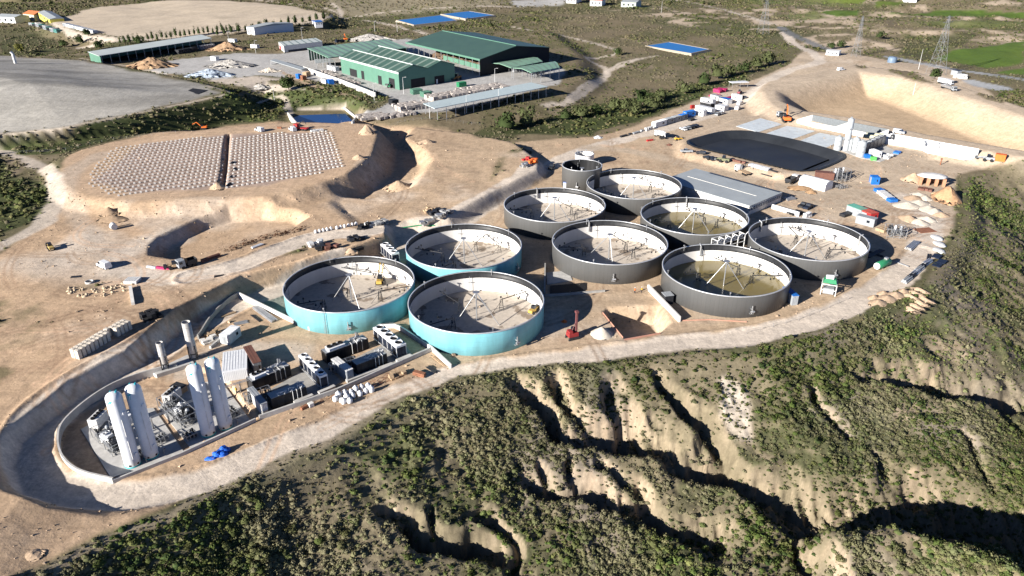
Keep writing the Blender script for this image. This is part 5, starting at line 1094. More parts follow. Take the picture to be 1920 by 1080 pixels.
stack_mesh(570, 766, (577, 762), 2, 1, 1, .75, .75, .7, RUST, 'two rusty crates at the corner of the concrete wall', 'crate_pair', 'crates', jit=.05); stack_mesh(583, 762, (592, 758), 1, 1, 1, 1.1, 1.0, 1.0, PCONC, 'white square tub beside the concrete wall', 'plastic_tub', 'tub')
b = MB(); rq = random.Random(5)
for i in range(46): x, y = rq.uniform(-3.4, 3.4), rq.uniform(-1, 1); b.tube((x, y, rq.uniform(0, .9)), (x + rq.uniform(-1.6, 1.6), y + rq.uniform(-.5, .5), rq.uniform(0, 1.1)), .035, 4)
p = G(713, 717); single(b, 'rebar_tangle', RUST, 'tangle of rusty reinforcing bars right of the white bags', 'rebar', p, heading((690, 728), (740, 706)))
b = MB()
for i in range(30): x, y = rq.uniform(-3, 3), rq.uniform(-.6, .6); b.tube((x, y, rq.uniform(0, .5)), (x + rq.uniform(-1.4, 1.4), y, rq.uniform(.2, 1.0)), .03, 4)
p = G(607, 752); single(b, 'scaffold_parts', RUST, 'rusty scaffold parts left of the white bags', 'scaffold', p, heading((590, 760), (625, 745)))
# ------------------------------------------------------------------ tank yard and the working area to the right
def roof_hall(RP, z, walls, roofm, wallm, label, cat='building', name='industrial_hall', ridge=0.0, ridges=1, cols=0, fascia=None, open_sides=(), skylights=0, group=None, base=None, doors=(), thick=.3, coln=6):
    """building from its roof corners in the photograph (front left, front right, back right, back left) seen at eave height z"""
    P = U(z, RP); c = P.mean(0); g = float(gz(*c)) if base is None else base; t = thing(name, label, cat, (c[0], c[1], g), 0, group); Q = P - c; h = z - g
    def at(u, v): return Q[0] * (1 - u) * (1 - v) + Q[1] * u * (1 - v) + Q[2] * u * v + Q[3] * (1 - u) * v
    # roof: strips across v (front to back), raised along ridge lines
    vs = [0.0]; hs = [0.0]
    for i in range(ridges): vs += [(i + .5) / ridges, (i + 1) / ridges]; hs += [ridge, 0.0]
    if not ridge: vs, hs = [0.0, 1.0], [0.0, 0.0]
    b = MB(); V = []
    for v, hh in zip(vs, hs):
        for u in (-.008, 1.008): p = at(u, v); V.append((p[0], p[1], h + hh))
    n = len(vs); m = len(V); V += [(x, y, zz - thick) for x, y, zz in V]
    Fc = [(2 * i, 2 * i + 1, 2 * i + 3, 2 * i + 2) for i in range(n - 1)] + [(m + 2 * i + 2, m + 2 * i + 3, m + 2 * i + 1, m + 2 * i) for i in range(n - 1)]
    Fc += [(0, m, m + 1, 1), (m - 2, m - 1, 2 * m - 1, 2 * m - 2)] + [(2 * i + 2, m + 2 * i + 2, m + 2 * i, 2 * i) for i in range(n - 1)] + [(2 * i + 1, m + 2 * i + 1, m + 2 * i + 3, 2 * i + 3) for i in range(n - 1)]
    b.add(V, Fc); b.obj('roof', roofm, t)
    def hv(v): return float(np.interp(v, vs, hs))
    if ridge and cat == 'building' and fascia:
        b = MB()
        for i in range(ridges):
            v = (i + .5) / ridges; p, q = at(0, v), at(1, v); b.tube((p[0], p[1], h + ridge + .05), (q[0], q[1], h + ridge + .05), .35, 4)
        b.obj('ridge_cap', fascia, t)
    for k in range(skylights):
        u0 = (k + .5) / skylights - .012; b = MB(); V = []
        for v, hh in zip(vs, hs):
            for u in (u0, u0 + .03): p = at(u, v); V.append((p[0], p[1], h + hh + .06))
        b.add(V, [(2 * i, 2 * i + 1, 2 * i + 3, 2 * i + 2) for i in range(n - 1)]); b.obj('skylight', MATS.get('skylight_sheet') or mat('skylight_sheet', (.17, .225, .19), .4), t)
    S = [((0, 0), (1, 0)), ((1, 0), (1, 1)), ((1, 1), (0, 1)), ((0, 1), (0, 0))]
    for s in walls:
        (u0, v0), (u1, v1) = S[s]; K = max(1, 2 * ridges if s in (1, 3) and ridge else 1); b = MB()
        for k in range(K):
            a0, a1 = k / K, (k + 1) / K; A_ = (u0 + (u1 - u0) * a0, v0 + (v1 - v0) * a0); B_ = (u0 + (u1 - u0) * a1, v0 + (v1 - v0) * a1); p, q = at(*A_), at(*B_); d = (q - p) / np.hypot(*(q - p)); nn = np.array((-d[1], d[0])) * .12
            V = [(p[0], p[1], -1), (q[0], q[1], -1), (q[0], q[1], h + hv(B_[1]) - thick), (p[0], p[1], h + hv(A_[1]) - thick)]; V += [(x + nn[0], y + nn[1], zz) for x, y, zz in V]
            b.add(V, [(0, 1, 2, 3), (7, 6, 5, 4), (0, 4, 5, 1), (1, 5, 6, 2), (2, 6, 7, 3), (3, 7, 4, 0)])
        b.obj('wall', wallm, t)
    for s, u0, u1, dh, dm in doors:
        (a0, b0), (a1, b1) = S[s]; p, q = at(a0 + (a1 - a0) * u0, b0 + (b1 - b0) * u0), at(a0 + (a1 - a0) * u1, b0 + (b1 - b0) * u1); d = (q - p) / np.hypot(*(q - p)); nn = np.array((d[1], -d[0])) * .08; b = MB()
        V = [(p[0] + nn[0], p[1] + nn[1], -.2), (q[0] + nn[0], q[1] + nn[1], -.2), (q[0] + nn[0], q[1] + nn[1], dh), (p[0] + nn[0], p[1] + nn[1], dh)]; b.add(V, [(0, 1, 2, 3)]); b.obj('door_opening', dm, t)
    for s in open_sides:
        (u0, v0), (u1, v1) = S[s]
        for k in range(coln + 1):
            a = .01 + .98 * k / coln; u, v = u0 + (u1 - u0) * a, v0 + (v1 - v0) * a; p = at(u, v); b = MB(); b.box(p[0], p[1], -.5, .3, .3, h + hv(v) - thick + .5); b.obj('column', STEEL, t)
    if fascia:
        b = MB(); p, q = at(-.01, -.012), at(1.01, -.012); d = (q - p) / np.hypot(*(q - p)); nn = np.array((-d[1], d[0])) * .1; V = [(p[0], p[1], h - 1.0), (q[0], q[1], h - 1.0), (q[0], q[1], h + .1), (p[0], p[1], h + .1)]; V += [(x + nn[0], y + nn[1], zz) for x, y, zz in V]
        b.add(V, [(0, 1, 2, 3), (7, 6, 5, 4), (0, 4, 5, 1), (1, 5, 6, 2), (2, 6, 7, 3), (3, 7, 4, 0)]); b.obj('fascia', fascia, t)
    return t
# flat roofed hall
RP = U(3.6, [(1305, 316), (1466, 360), (1405, 385.6)]); p4 = RP[0] + RP[2] - RP[1]
def unpx(x, y, z):
    dz = z - HC; d = y * math.cos(PITCH) - dz * math.sin(PITCH); v = y * math.sin(PITCH) + dz * math.cos(PITCH); a, b_ = x / d * FPX, -v / d * FPX; c, s = math.cos(ROLL), math.sin(ROLL); return (960 + c * a - s * b_, 540 + s * a + c * b_)
hall = roof_hall([unpx(*p4, 3.6), (1405, 385.6), (1466, 360), (1305, 316)], 3.6, (0, 1, 2, 3), GREYROOF, PCONC, 'low hall with a flat grey roof right of the back grey tanks', thick=.25)
b = MB(); Qa = RP - np.array(hall.location[:2]); 
for f0, f1, w0, m0 in ((.18, .99, .045, 0),): 
    d = Qa[1] - Qa[0]; n_ = (Qa[2] - Qa[1]) * w0; h_ = 3.6 - hall.location[2] + .02; A_, B_ = Qa[0] + d * f0 + n_ * .2, Qa[0] + d * f1 + n_ * .2; b.prism([A_, B_, B_ + n_, A_ + n_], h_ - .02, h_)
b.obj('dark_roof_strip', NAVY, hall)  # thin navy strip laid flat near the back edge of the roof
b = MB(); A_, B_ = Qa[0] + (Qa[1] - Qa[0]) * .1 + (Qa[2] - Qa[1]) * .5, Qa[0] + (Qa[1] - Qa[0]) * .9 + (Qa[2] - Qa[1]) * .5; b.tube((*A_, 3.6 - hall.location[2]), (*B_, 3.6 - hall.location[2]), .1, 4); b.obj('roof_joint', PCONC, hall)
b = MB()
for i in range(14): p = Qa[2] + (Qa[1] - Qa[2]) * (i + .5) / 14; b.box(p[0], p[1], 1.6, 1.0, .5, 1.0, math.atan2(*(Qa[1] - Qa[2])[::-1]))
b.obj('wall_panels', GREYP, hall)
wall_run([(1447, 391), (1498, 406)], 1.6, .5, WHITE, 'white wall of the trench beside the flat roofed hall', 'trench_wall')
# black pool between the tanks
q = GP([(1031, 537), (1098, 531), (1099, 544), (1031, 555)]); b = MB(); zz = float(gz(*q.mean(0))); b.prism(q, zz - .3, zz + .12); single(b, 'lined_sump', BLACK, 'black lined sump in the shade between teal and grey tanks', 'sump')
slab([(1024, 512), (1066, 508), (1073, 526), (1026, 534)]); wall_run([(1021, 556), (1080, 552), (1134, 547)], .6, .4, DCONC, 'low concrete wall in shade in front of the black sump'); wall_run([(1022, 500), (1021, 556)], 1.2, .4, DCONC, 'dark concrete wall at the left side of the black sump')
container((1246, 572), (1262, 570), 2.4, 2.6, DARK, GREYP, 'black plant cabinet against the front olive liquid tank', 'cabinet', name='plant_cabinet', door=False)
loader(713, 531, (722, 505), mat('dull_yellow', (.50, .33, .08), .6), 'yellow telescopic lift parked inside the left teal tank', 'boom_lift', 'boom lift', 5.0, 4.0, .9, z=.42); loader(1000, 586, (1008, 580), mat('dull_yellow', (.50, .33, .08), .6), 'orange yellow machine at the inner wall of the front teal tank', 'boom_lift', 'boom lift', 2.0, .9, .75, z=.42)
loc = G(1073, 634); RIGM = mat('rig_red', (.26, .03, .03), .55)
t = thing('drilling_rig', 'red rig with a tall upright mast beside the pale gravel cone', 'drilling rig', loc, .4)
b = MB(); b.box(0, 0, .7, 2.6, 1.8, 1.0); b.box(-.7, 0, 1.7, 1.0, 1.6, .6); b.obj('body', RIGM, t, .05)
for s in (-1, 1): b = MB(); b.box(0, s * .95, 0, 3.0, .45, .75, 0, .85); b.obj('track', DARK, t)
b = MB(); b.box(1.0, 0, .5, .45, .5, 6.3); b.box(1.0, 0, 6.8, .7, .9, .5); b.tube((-.3, 0, 1.7), (.9, 0, 4.6), .09, 5); b.obj('mast', mat('mast_grey_red', (.16, .06, .06), .5), t); b = MB(); b.box(.4, .5, 1.7, .9, .8, 1.1); b.obj('cab', GLASS, t)
heap(1128, 627, 3.0, 2.3, GRAV, 'pale grey gravel cone beside the square pit', seed=4, bump=.12); heap(1058, 603, .9, .7, ORANGE, 'small orange heap behind the red rig', seed=5)
for i, (px, py, c) in enumerate([(1190, 550, ORANGE), (1203, 549, YELLOW), (444, 738, YELLOW)]):
    loc = G(px, py); rzp = (.6, 2.2, 1.0)[i]
    body = MB(); J = [((0, 0, .95), .155), ((0, 0, 1.2), .15), ((0, 0, 1.42), .17), ((0, 0, 1.52), .06), ((.02, 0, 1.64), .10), ((.02, 0, 1.72), .085)]
    me = bpy.data.meshes.new('person'); V = [j[0] for j in J] + [(0, .10, .9), (.02, .12, .5), (0, .12, .06), (.12, .12, .03), (0, -.10, .9), (-.02, -.12, .5), (.05, -.13, .06), (.17, -.13, .03), (0, .21, 1.4), (.05, .27, 1.12), (.22, .24, .95), (.3, .22, .92), (0, -.21, 1.4), (.02, -.27, 1.12), (.16, -.26, .92), (.22, -.25, .86)]
    rad = [j[1] for j in J] + [.1, .075, .05, .045, .1, .075, .05, .045, .07, .05, .038, .03, .07, .05, .038, .03]
    E_ = [(0, 1), (1, 2), (2, 3), (3, 4), (4, 5), (0, 6), (6, 7), (7, 8), (8, 9), (0, 10), (10, 11), (11, 12), (12, 13), (2, 14), (14, 15), (15, 16), (16, 17), (2, 18), (18, 19), (19, 20), (20, 21)]
    me.from_pydata(V, E_, []); o = link(bpy.data.objects.new('person', me)); o.location = loc; o.rotation_euler = (0, 0, rzp); md = o.modifiers.new('skin', 'SKIN'); sv = me.skin_vertices[0].data
    for k, r_ in enumerate(rad): sv[k].radius = (r_, r_)
    sv[0].use_root = True; o.modifiers.new('sub', 'SUBSURF').levels = 1; me.materials.append(NAVY)
    tag(o, ['worker in an orange jacket and dark trousers standing by the pit edge', 'worker in a yellow jacket standing by the pit edge', 'worker in a yellow jacket standing behind the right white silos'][i], 'person')
    b = MB(); b.lathe([(.17, .92), (.185, 1.1), (.20, 1.38), (.12, 1.5), (.07, 1.53)], 12)
    for s in (-1, 1): b.tube((0, .2 * s, 1.42), (.05, .28 * s, 1.1), .085, 8, .065)
    b.obj('jacket', c, o); b = MB(); b.lathe([(.125, 1.68), (.12, 1.76), (.07, 1.83), (.01, 1.85)], 12, .02); b.obj('helmet', WHITE, o)
# pipe bridge between the tanks, blue and black gear behind
loc, rz, L, D = foot((1347, 453), (1399, 440), None, 3, 6.5); t = thing('pipe_rack', 'zigzag steel pipe rack between two grey tanks', 'pipework', loc, rz); b = MB()
for i in range(5): x = -L / 2 + L * i / 4; b.box(x, -1.2, 0, .2, .2, 6.5); b.box(x, 1.2, 0, .2, .2, 6.5); b.box(x, 0, 6.4, .2, 2.6, .2); b.path([(x, -1.2, 6.4), (x + .8, -1.4, 7.2), (x + 1.6, -1.2, 6.4)], .14, 5)
for z in (4.2, 6.5): b.box(0, -1.2, z, L, .18, .18); b.box(0, 1.2, z, L, .18, .18)
b.obj('frame', OFFW, t); b = MB()
for k in range(5): b.tube((-L / 2, -1 + k * .5, 5.3 + .2 * (k % 2)), (L / 2, -1 + k * .5, 5.3 + .2 * (k % 2)), .14, 6)
b.obj('pipes', STEEL, t)
container((1056, 353), (1071, 355), 3, 2.4, WHITE, TARP, 'white box under a bright blue cover before the tall small tank', 'container', name='covered_container', door=False); container((1080, 355), (1098, 357), 3, 2.4, DARK, BLACK, 'black container between the small tall tank and the back grey tank', 'container', door=False)
car(1034, 316, (1042, 306), 'pickup', DARK, 'dark pickup parked left of the small tall grey tank')
# square pit hoarding
BARR = mat('faded_red_plastic', (.44, .23, .17), .7)
wall_run([(1171, 638), (1238, 626)], .4, .1, BARR, 'red plastic barrier along the road edge of the square pit', 'plastic_barrier', 'barrier', deep=.1); wall_run([(1130, 587), (1168, 634)], .35, .1, BARR, 'orange plastic barrier down the left side of the square pit', 'plastic_barrier', 'barrier', deep=.1); wall_run([(1270, 602), (1330, 600), (1400, 604)], .25, .1, BARR, 'thin orange net along the foot of the olive tank', 'barrier_net', 'barrier', deep=.1)
# kit by the right hand tank
loc, rz, L, D = foot((1537, 552), (1566, 556), None, 4); t = thing('separator_unit', 'green and white separator on a white steel frame by the right tank', 'separator', loc, rz); b = MB()
for x in (-1, 1):
    for y in (-1, 1): b.box(x * (L / 2 - .1), y * 1.9, 0, .2, .2, 3.2)
for z in (1.5, 3.1): b.box(0, -1.9, z, L, .2, .2); b.box(0, 1.9, z, L, .2, .2); b.box(-L / 2 + .1, 0, z, .2, 3.8, .2); b.box(L / 2 - .1, 0, z, .2, 3.8, .2)
b.obj('frame', OFFW, t); b = MB(); b.box(0, 0, 3.3, L * .9, 2.6, 1.1, 0, .8); b.obj('hopper', GREENP, t); b = MB(); b.tube((-L * .3, 0, 4.5), (L * .2, 0, 4.7), .7, 12); b.obj('drum', WHITE, t); b = MB(); b.box(0, -.3, .2, L * .7, 2, 1.6); b.obj('pump_box', GREYP, t)
loc, rz, L, D = foot((1649, 509), (1672, 499), None, 2.2); t = thing('fuel_tank', 'green horizontal tank with a white end near the dirt road', 'tank', loc, rz); b = MB(); b.lathe([(0, -L / 2), (.8, -L / 2 + .1), (1.1, -L / 2 + .5), (1.1, L / 2 - .4), (.8, L / 2), (0, L / 2)], 18); b.v = [(z, x, y + 1.4) for x, y, z in b.v]; b.obj('vessel', GREENP, t); b = MB(); b.tube((-L / 2 - .05, 0, 1.4), (-L / 2 + .25, 0, 1.4), .95, 16); b.obj('end_cap', WHITE, t); b = MB(); b.box(-1, 0, 0, .4, 1.8, .6); b.box(1, 0, 0, .4, 1.8, .6); b.box(0, 0, .15, 2.4, .3, .3); b.tube((1.3, 0, .3), (1.3, 0, 2.4), .1, 4); b.box(1.3, 0, 2.4, 1, .9, .6); b.obj('cradle', STEEL, t)
t = container((1484, 573), (1495, 572), 5.5, 2.8, GREYP, CYAN, 'grey kiosk with a blue roof beside the front olive tank', 'cabinet', name='pump_kiosk', door=False)
GCN = 'containers stacked near the right tank'
container((1603, 418), (1637, 427), 2.6, 2.7, GREYP, GREYP, 'grey container in the shade in front of the green and red ones', group=GCN); container((1612, 409), (1625, 406), 6, 2.8, GREYP, mat('green_roof', (.10, .30, .24), .6), 'container with a pale green roof behind the grey one', group=GCN); container((1630, 416), (1645, 413), 6, 2.8, RED, mat('red_roof', (.36, .08, .06), .6), 'red container beside the pale green roof', group=GCN)
pipe_skid((1662, 446), (1698, 449), 5, 3, 'grey framed filter unit near the edge of the tank shadow', 20, n=20, vessels=3); stack_mesh(1656, 432, (1668, 428), 3, 2, 1, 1.4, 1.6, 1.0, WOOD, 'wooden crates between the red container and the filter unit', 'crate_stack', 'crates'); stack_mesh(1586, 404, (1598, 400), 4, 1, 2, 1.2, 2.2, .5, DARK, 'dark pallets left of the green roofed container', 'pallet_stack', 'pallets')
bundle(1710, 462, (1722, 452), 5, 8, .22, STEEL, 'grey pipes lying on the sand below the filter unit'); bundle(1640, 476, (1652, 470), 4, 9, .2, DARK, 'dark pipes lying in the long tank shadow', layers=1); bundle(1622, 470, (1650, 480), 4, 12, .14, DARK, 'long dark bars lying in the tank shadow', layers=1); bundle(1683, 493, (1690, 496), 2, 7, .14, STEEL, 'two grey poles beside the green tank', layers=1)
b = MB(); b.box(0, 0, 0, 6, 4, .12); single(b, 'rusty_sheet', RUST, 'flat rusty steel sheet on the sand near the white tarpaulins', 'steel sheet', G(1734, 432), .2)
for i, (px, py) in enumerate([(1756, 482), (1757, 498), (1766, 492)]): b = MB(); b.box(0, 0, .3, 3.4, 2.2, .12); b.box(-1.2, 0, 0, .1, 2, .3); b.box(1.2, 0, 0, .1, 2, .3); single(b, 'panel', NAVY, 'dark blue flat panel laid by the slope edge', 'panel', G(px, py), .8, 'dark blue panels by the slope')
for i in range(6): bundle(1700 + i * 7.5, 527 - i * 6.5, (1712 + i * 7.5, 518 - i * 6.5), 3, 4.5, .3, [GREYP, DARK, STEEL][i % 3], ['grey pipes nearest the sand heaps in the roadside row', 'black pipes second in the roadside row', 'steel pipes third in the roadside row', 'grey pipes fourth in the roadside row', 'black pipes fifth in the roadside row', 'steel pipes last in the roadside row by the black rails'][i], group='pipes along the road edge', layers=2)
bundle(1740, 488, (1742, 478), 2, 9, .25, DARK, 'two black rails standing out on the road edge', layers=1)
for i, (px, py, s) in enumerate([(1646, 568, 2.0), (1663, 560, 2.3), (1679, 553, 2.0), (1638, 559, 1.5), (1693, 547, 1.6), (1656, 551, 1.6)]): heap(px, py, s, 1.1, SPOIL, 'pale sand heap in the cluster on the inner side of the road bend', group='sand heaps by the road bend', seed=30 + i, sx=1.5, rz=.6, bump=.2)
for i in range(7): heap(1704 + i % 4 * 9, 580 - i * 6, 1.3, .9, SPOIL, 'eroded sand ridge at the top of the scrub slope', group='eroded ridges at the slope top', seed=50 + i, sx=2.2, rz=-.7, bump=.4)
for i, (px, py, r, h) in enumerate([(1700, 386, 5, 2), (1722, 382, 4.5, 2), (1712, 372, 4, 1.6), (1740, 392, 4, 1.8), (1752, 398, 4, 2), (1735, 372, 3, 1.3), (1704, 411, 4, 2), (1722, 417, 4, 1.6), (1738, 412, 3.4, 1.6), (1722, 365, 3, 1.2), (1764, 404, 3, 1.6)]): heap(px, py, r * .8, h * .8, GRAV if i % 4 != 2 else SPOIL, 'pale heap of gravel among those at the right end of the site', group='gravel heaps at the right end', seed=60 + i, sx=1.35, rz=.3 * i, bump=.2)
for i, (px, py) in enumerate([(1757, 446), (1762, 458), (1760, 470)]): b = MB(); b.blob(0, 0, 0, 1.6, 2.6, .5, 80 + i, 12, 4, .3); single(b, 'white_tarpaulin', OFFW, 'white tarpaulin draped along the edge of the scrub slope', 'tarpaulin', G(px, py), 0, 'white tarpaulins along the slope')
# crusher, spoil and machines at the far right
t = thing('brick_shelter', 'brown open shelter with a white sheet on top at the foot of the cliff', 'shelter', G(1745, 345), -.35); b = MB()
for x in (-4, -1.4, 1.4, 4): b.box(x, -2, 0, 1.1, 1, 3); b.box(x, 2, 0, 1.1, 1, 3)
b.box(0, 2.2, 0, 9, .6, 3); b.obj('walls', mat('terracotta', (.42, .22, .13), .85), t); b = MB(); b.blob(0, .3, 3, 5.2, 3.2, 1.1, 5, 14, 4, .2); b.obj('cover', OFFW, t)
heap(1712, 338, 4.5, 3.2, SPOIL, 'sandy heap left of the brown shelter', seed=90); heap(1775, 372, 5, 5, mat('orange_earth', (.48, .29, .16), .95, noise=.3), 'orange earth mound under the scrub cliff', seed=91, sx=1.5, rz=1.2); stack_mesh(1733, 356, (1745, 358), 4, 2, 1, 1.2, 1.4, .8, BROWNR, 'brown scrap in front of the brown shelter', 'scrap_pile', 'scrap', jit=.4); b = MB(); b.blob(0, 0, 0, 1.4, 1, 1, 7); single(b, 'bulk_bag', BAGM, 'single white bag below the brown shelter', 'bulk bag', G(1766, 368))
loader(1852, 302, (1840, 302), GREYP, 'grey wheel loader in front of the orange container at far right'); container((1863, 304), (1883, 305), 2.5, 2.4, ORANGE, ORANGE, 'orange container behind the grey loader at far right', door=False)
b = MB(); b.tube((0, 0, 0), (0, 0, 2.2), .25, 6); b.box(0, 0, 2.2, .7, .5, .6); single(b, 'survey_post', RUST, 'rusty post standing alone in front of the white bunker', 'post', G(1763, 309))
container((1634, 346), (1648, 346.5), 3.4, 2.8, CYAN, CYAN, 'bright blue container standing alone on the sand')
for i in range(5): stack_mesh(1648 + i * 6, 359 + i * 4.6, (1662 + i * 6, 358 + i * 4.6), 2, 3, 2, 1.5, .9, .55, CYAN if i in (0, 4) else OFFW, ['blue panel stack nearest the blue container', 'white panel stack second from the blue container', 'white panel stack in the middle of the slanting row', 'white panel stack fourth in the slanting row', 'blue panel stack at the low end of the slanting row'][i], 'panel_stack', 'panels', 'panel stacks by the blue container', .05)
# tent, silos, bunkers, slabs, lagoon
loc, rz, L, D = foot((1497, 347), (1546, 359.5), (1508, 333)); t = thing('store_tent', 'long white storage tent near the lorries', 'tent', loc, rz); b = MB(); D2 = D / 2
prof = [(-D2, 0), (-D2, 2.4), (-D2 * .7, 3.2), (0, 3.6), (D2 * .7, 3.2), (D2, 2.4), (D2, 0)]; V = [(-L / 2, y, z) for y, z in prof] + [(L / 2, y, z) for y, z in prof]; n = 7
b.add(V, [tuple(range(n))[::-1], tuple(range(n, 2 * n))] + [(i, i + 1, n + i + 1, n + i) for i in range(n - 1)]); b.obj('membrane', WHITE, t); b = MB()
for i in range(6): x = -L / 2 + L * i / 5; b.path([(x, y, z + .05) for y, z in prof[1:-1]], .08, 4)
b.obj('ribs', OFFW, t)
container((1528, 334), (1562, 343), 3, 2.2, BROWNR, BROWNR, 'long low brown container behind the white tent', door=False); lorry(1484, 342, (1494, 332), OFFW, 'white lorry with a dark load at the left end of the tent', 'tipper', DARK, 7)
pipe_skid((1568, 346), (1592, 342), 4, 4.5, 'white mixing plant to the right of the tent', 21, n=24, vessels=4); pipe_skid((1574, 356), (1588, 353), 2, 1.2, 'low white trailer below the mixing plant', 22, n=8, vessels=0); heap(1521, 361, 2.4, 1.2, mat('brown_earth', (.36, .23, .13), .95), 'brown heap in front of the white tent', seed=101); heap(1500, 353, 3.4, 1.2, MATS['brown_earth'], 'brown earth bank at the left of the tent', seed=102, sx=1.6)
ZP = 2.0
slab([(1562, 277), (1612, 296), (1650, 304), (1690, 288), (1640, 262), (1590, 258)], CONC, .1)
PSILO = mat('silo_grey_paint', (.36, .385, .40), .5, noise=.1)
def plant_silo(px, py, H, r, label, m=None, cone=.5):
    loc = G(px, py); t = thing('plant_silo', label, 'silo', loc, 0, 'silos of the plant beside the lagoon'); b = MB(); b.lathe([(r, 0), (r, H - cone), (r * .4, H), (0.01, H + .05)], 24); b.obj('shell', m or PSILO, t); b = MB(); b.lathe([(r + .03, H * .33), (r + .06, H * .35), (r + .03, H * .37)], 24); b.lathe([(r + .03, H * .66), (r + .06, H * .68), (r + .03, H * .7)], 24); b.obj('hoop', STEEL, t)
    b = MB(); b.box(0, 0, H, .7, .7, .5); b.tube((r + .15, 0, 0), (r + .15, 0, H), .06, 4); b.obj('top_hatch', GREYP, t); return t
plant_silo(1569, 282, 6.2, 1.5, 'pale silo at the left end of the plant group', cone=.4); plant_silo(1585, 282, 14, 1.25, 'tall slim pale tower silo standing above the others'); plant_silo(1593, 283, 5, .6, 'thin pale pipe tower right of the tall silo', cone=.2); plant_silo(1602, 285, 6.4, 1.35, 'pale silo between the thin tower and the front silo'); plant_silo(1612, 293, 6.6, 1.75, 'widest pale silo at the front of the plant', cone=.4)
for i in range(5): fan_box((1621 + i * 7.5, 290 - i * 3.6), (1628 + i * 7.5, 286.4 - i * 3.6), 2.6, 4.2, 1, ['navy treatment unit next to the widest silo', 'navy treatment unit second from the widest silo', 'navy treatment unit in the middle of the row', 'navy treatment unit fourth in the row', 'navy treatment unit nearest the white bunker'][i], NAVY, GREYP, 'navy treatment units in a row')
for i in range(2): p, q = G(1616 + i * 4, 268 - i * 3), G(1648 + i * 6, 272 - i * 5); b = MB(); b.tube((p[0], p[1], p[2] + 3.2), (q[0], q[1], q[2] + 3.2), .9, 14); b.box((p[0] + q[0]) / 2, (p[1] + q[1]) / 2, p[2], 1.2, 1.2, 2.6); single(b, 'pressure_vessel', mat('khaki_paint', (.40, .40, .30), .5), ['front khaki horizontal vessel over the plant', 'rear khaki horizontal vessel over the plant'][i], 'vessel', group='horizontal vessels')
container((1642, 297), (1652, 296), 5, 2.6, WHITE, WHITE, 'white cabin beside the green skip', 'cabin', name='site_cabin'); container((1622, 297), (1632, 297), 2, 1.4, CYAN, CYAN, 'small blue skip at the plant edge', 'skip', name='skip', door=False); container((1633, 301), (1643, 301.5), 2, 1.3, mat('bright_green', (.10, .45, .10), .5), MATS['bright_green'], 'small bright green skip at the plant edge', 'skip', name='skip', door=False); stack_mesh(1664, 296, (1676, 290), 4, 2, 2, 1.2, 1.2, .7, OFFW, 'pale crates right of the white cabin', 'crate_stack', 'crates', jit=.3, miss=.4); stack_mesh(1682, 287, (1690, 283), 3, 2, 1, 1.3, 1.3, .7, CYAN, 'blue and grey boxes at the right end of the plant slab', 'crate_stack', 'crates', jit=.3)
for A_, nm in (([(1380, 237), (1421.6, 248), (1468, 232), (1425.5, 222)], 0), ([(1437, 250.5), (1483, 263.5), (1528.5, 246), (1477, 235)], 1), ([(1497, 266), (1545, 279), (1590, 259), (1536, 249)], 2)):
    slab(A_, mat('wet_concrete', (.55, .60, .63), .6, noise=.2, scale=.4), .12)
P = spline(np.vstack([U(2.0, LAG), U(2.0, LAG[:1])]), 3)[:-1]; cen = P.mean(0); zl_ = 2.45
def inset(Pp, dd): 
    out = []
    for i in range(len(Pp)):
        a, b_ = Pp[i - 1], Pp[(i + 1) % len(Pp)]; d = (b_ - a) / np.hypot(*(b_ - a)); out.append(Pp[i] + np.array((-d[1], d[0])) * dd)
    return np.array(out)
area = sum(P[i][0] * P[(i + 1) % len(P)][1] - P[(i + 1) % len(P)][0] * P[i][1] for i in range(len(P))); sg = 1 if area > 0 else -1
rings = [(inset(P, -1.0 * sg), zl_ - .1), (P, zl_ + .12), (inset(P, 5.0 * sg), zl_ - 2.6)]; b = MB(); V = []; n = len(P)
for Q_, z_ in rings: V += [(x, y, z_) for x, y in Q_]
b.add(V, [(k * n + i, k * n + (i + 1) % n, (k + 1) * n + (i + 1) % n, (k + 1) * n + i) for k in range(2) for i in range(n)] + [tuple(range(2 * n, 3 * n))], False)
lin = mat('black_pond_liner', (.020, .023, .028), .55, noise=.3, scale=.08, spec=.5); single(b, 'lined_lagoon', lin, 'long empty lagoon with a black plastic liner beside the concrete slabs', 'lagoon')
def bunker(nl, nr, fr, fl, hf, hn, m, label, div=(), name='silage_bunker', farm=None):
    farm = farm or m
    P = GP([nl, nr, fr, fl]); c = P.mean(0); g = float(np.median(gz(P[:, 0], P[:, 1]))); t = thing(name, label, 'bunker', (c[0], c[1], g), 0, 'open concrete bunkers'); Q = P - c
    def seg(a, b_, h0, h1, nm, m=m): 
        d = (b_ - a) / np.hypot(*(b_ - a)); nn = np.array((-d[1], d[0])) * .2; b = MB(); V = []
        for s in (-1, 1): V += [(*(a + nn * s), -1), (*(b_ + nn * s), -1), (*(b_ + nn * s), h1), (*(a + nn * s), h0)]
        b.add(V, [(0, 1, 2, 3), (7, 6, 5, 4), (0, 4, 5, 1), (1, 5, 6, 2), (2, 6, 7, 3), (3, 7, 4, 0)]); b.obj(nm, m, t)
    seg(Q[0], Q[1], hn, hn, 'near_wall'); seg(Q[3], Q[2], hf, hf, 'far_wall', farm); seg(Q[0], Q[3], hn, hf, 'end_wall'); seg(Q[1], Q[2], hn, hf, 'end_wall')
    for u in div: seg(Q[0] + (Q[1] - Q[0]) * u, Q[3] + (Q[2] - Q[3]) * u, hn - .05, hf - .05, 'divider')
    b = MB(); b.prism(Q, -.6, .06); b.obj('floor', CONC, t); return t
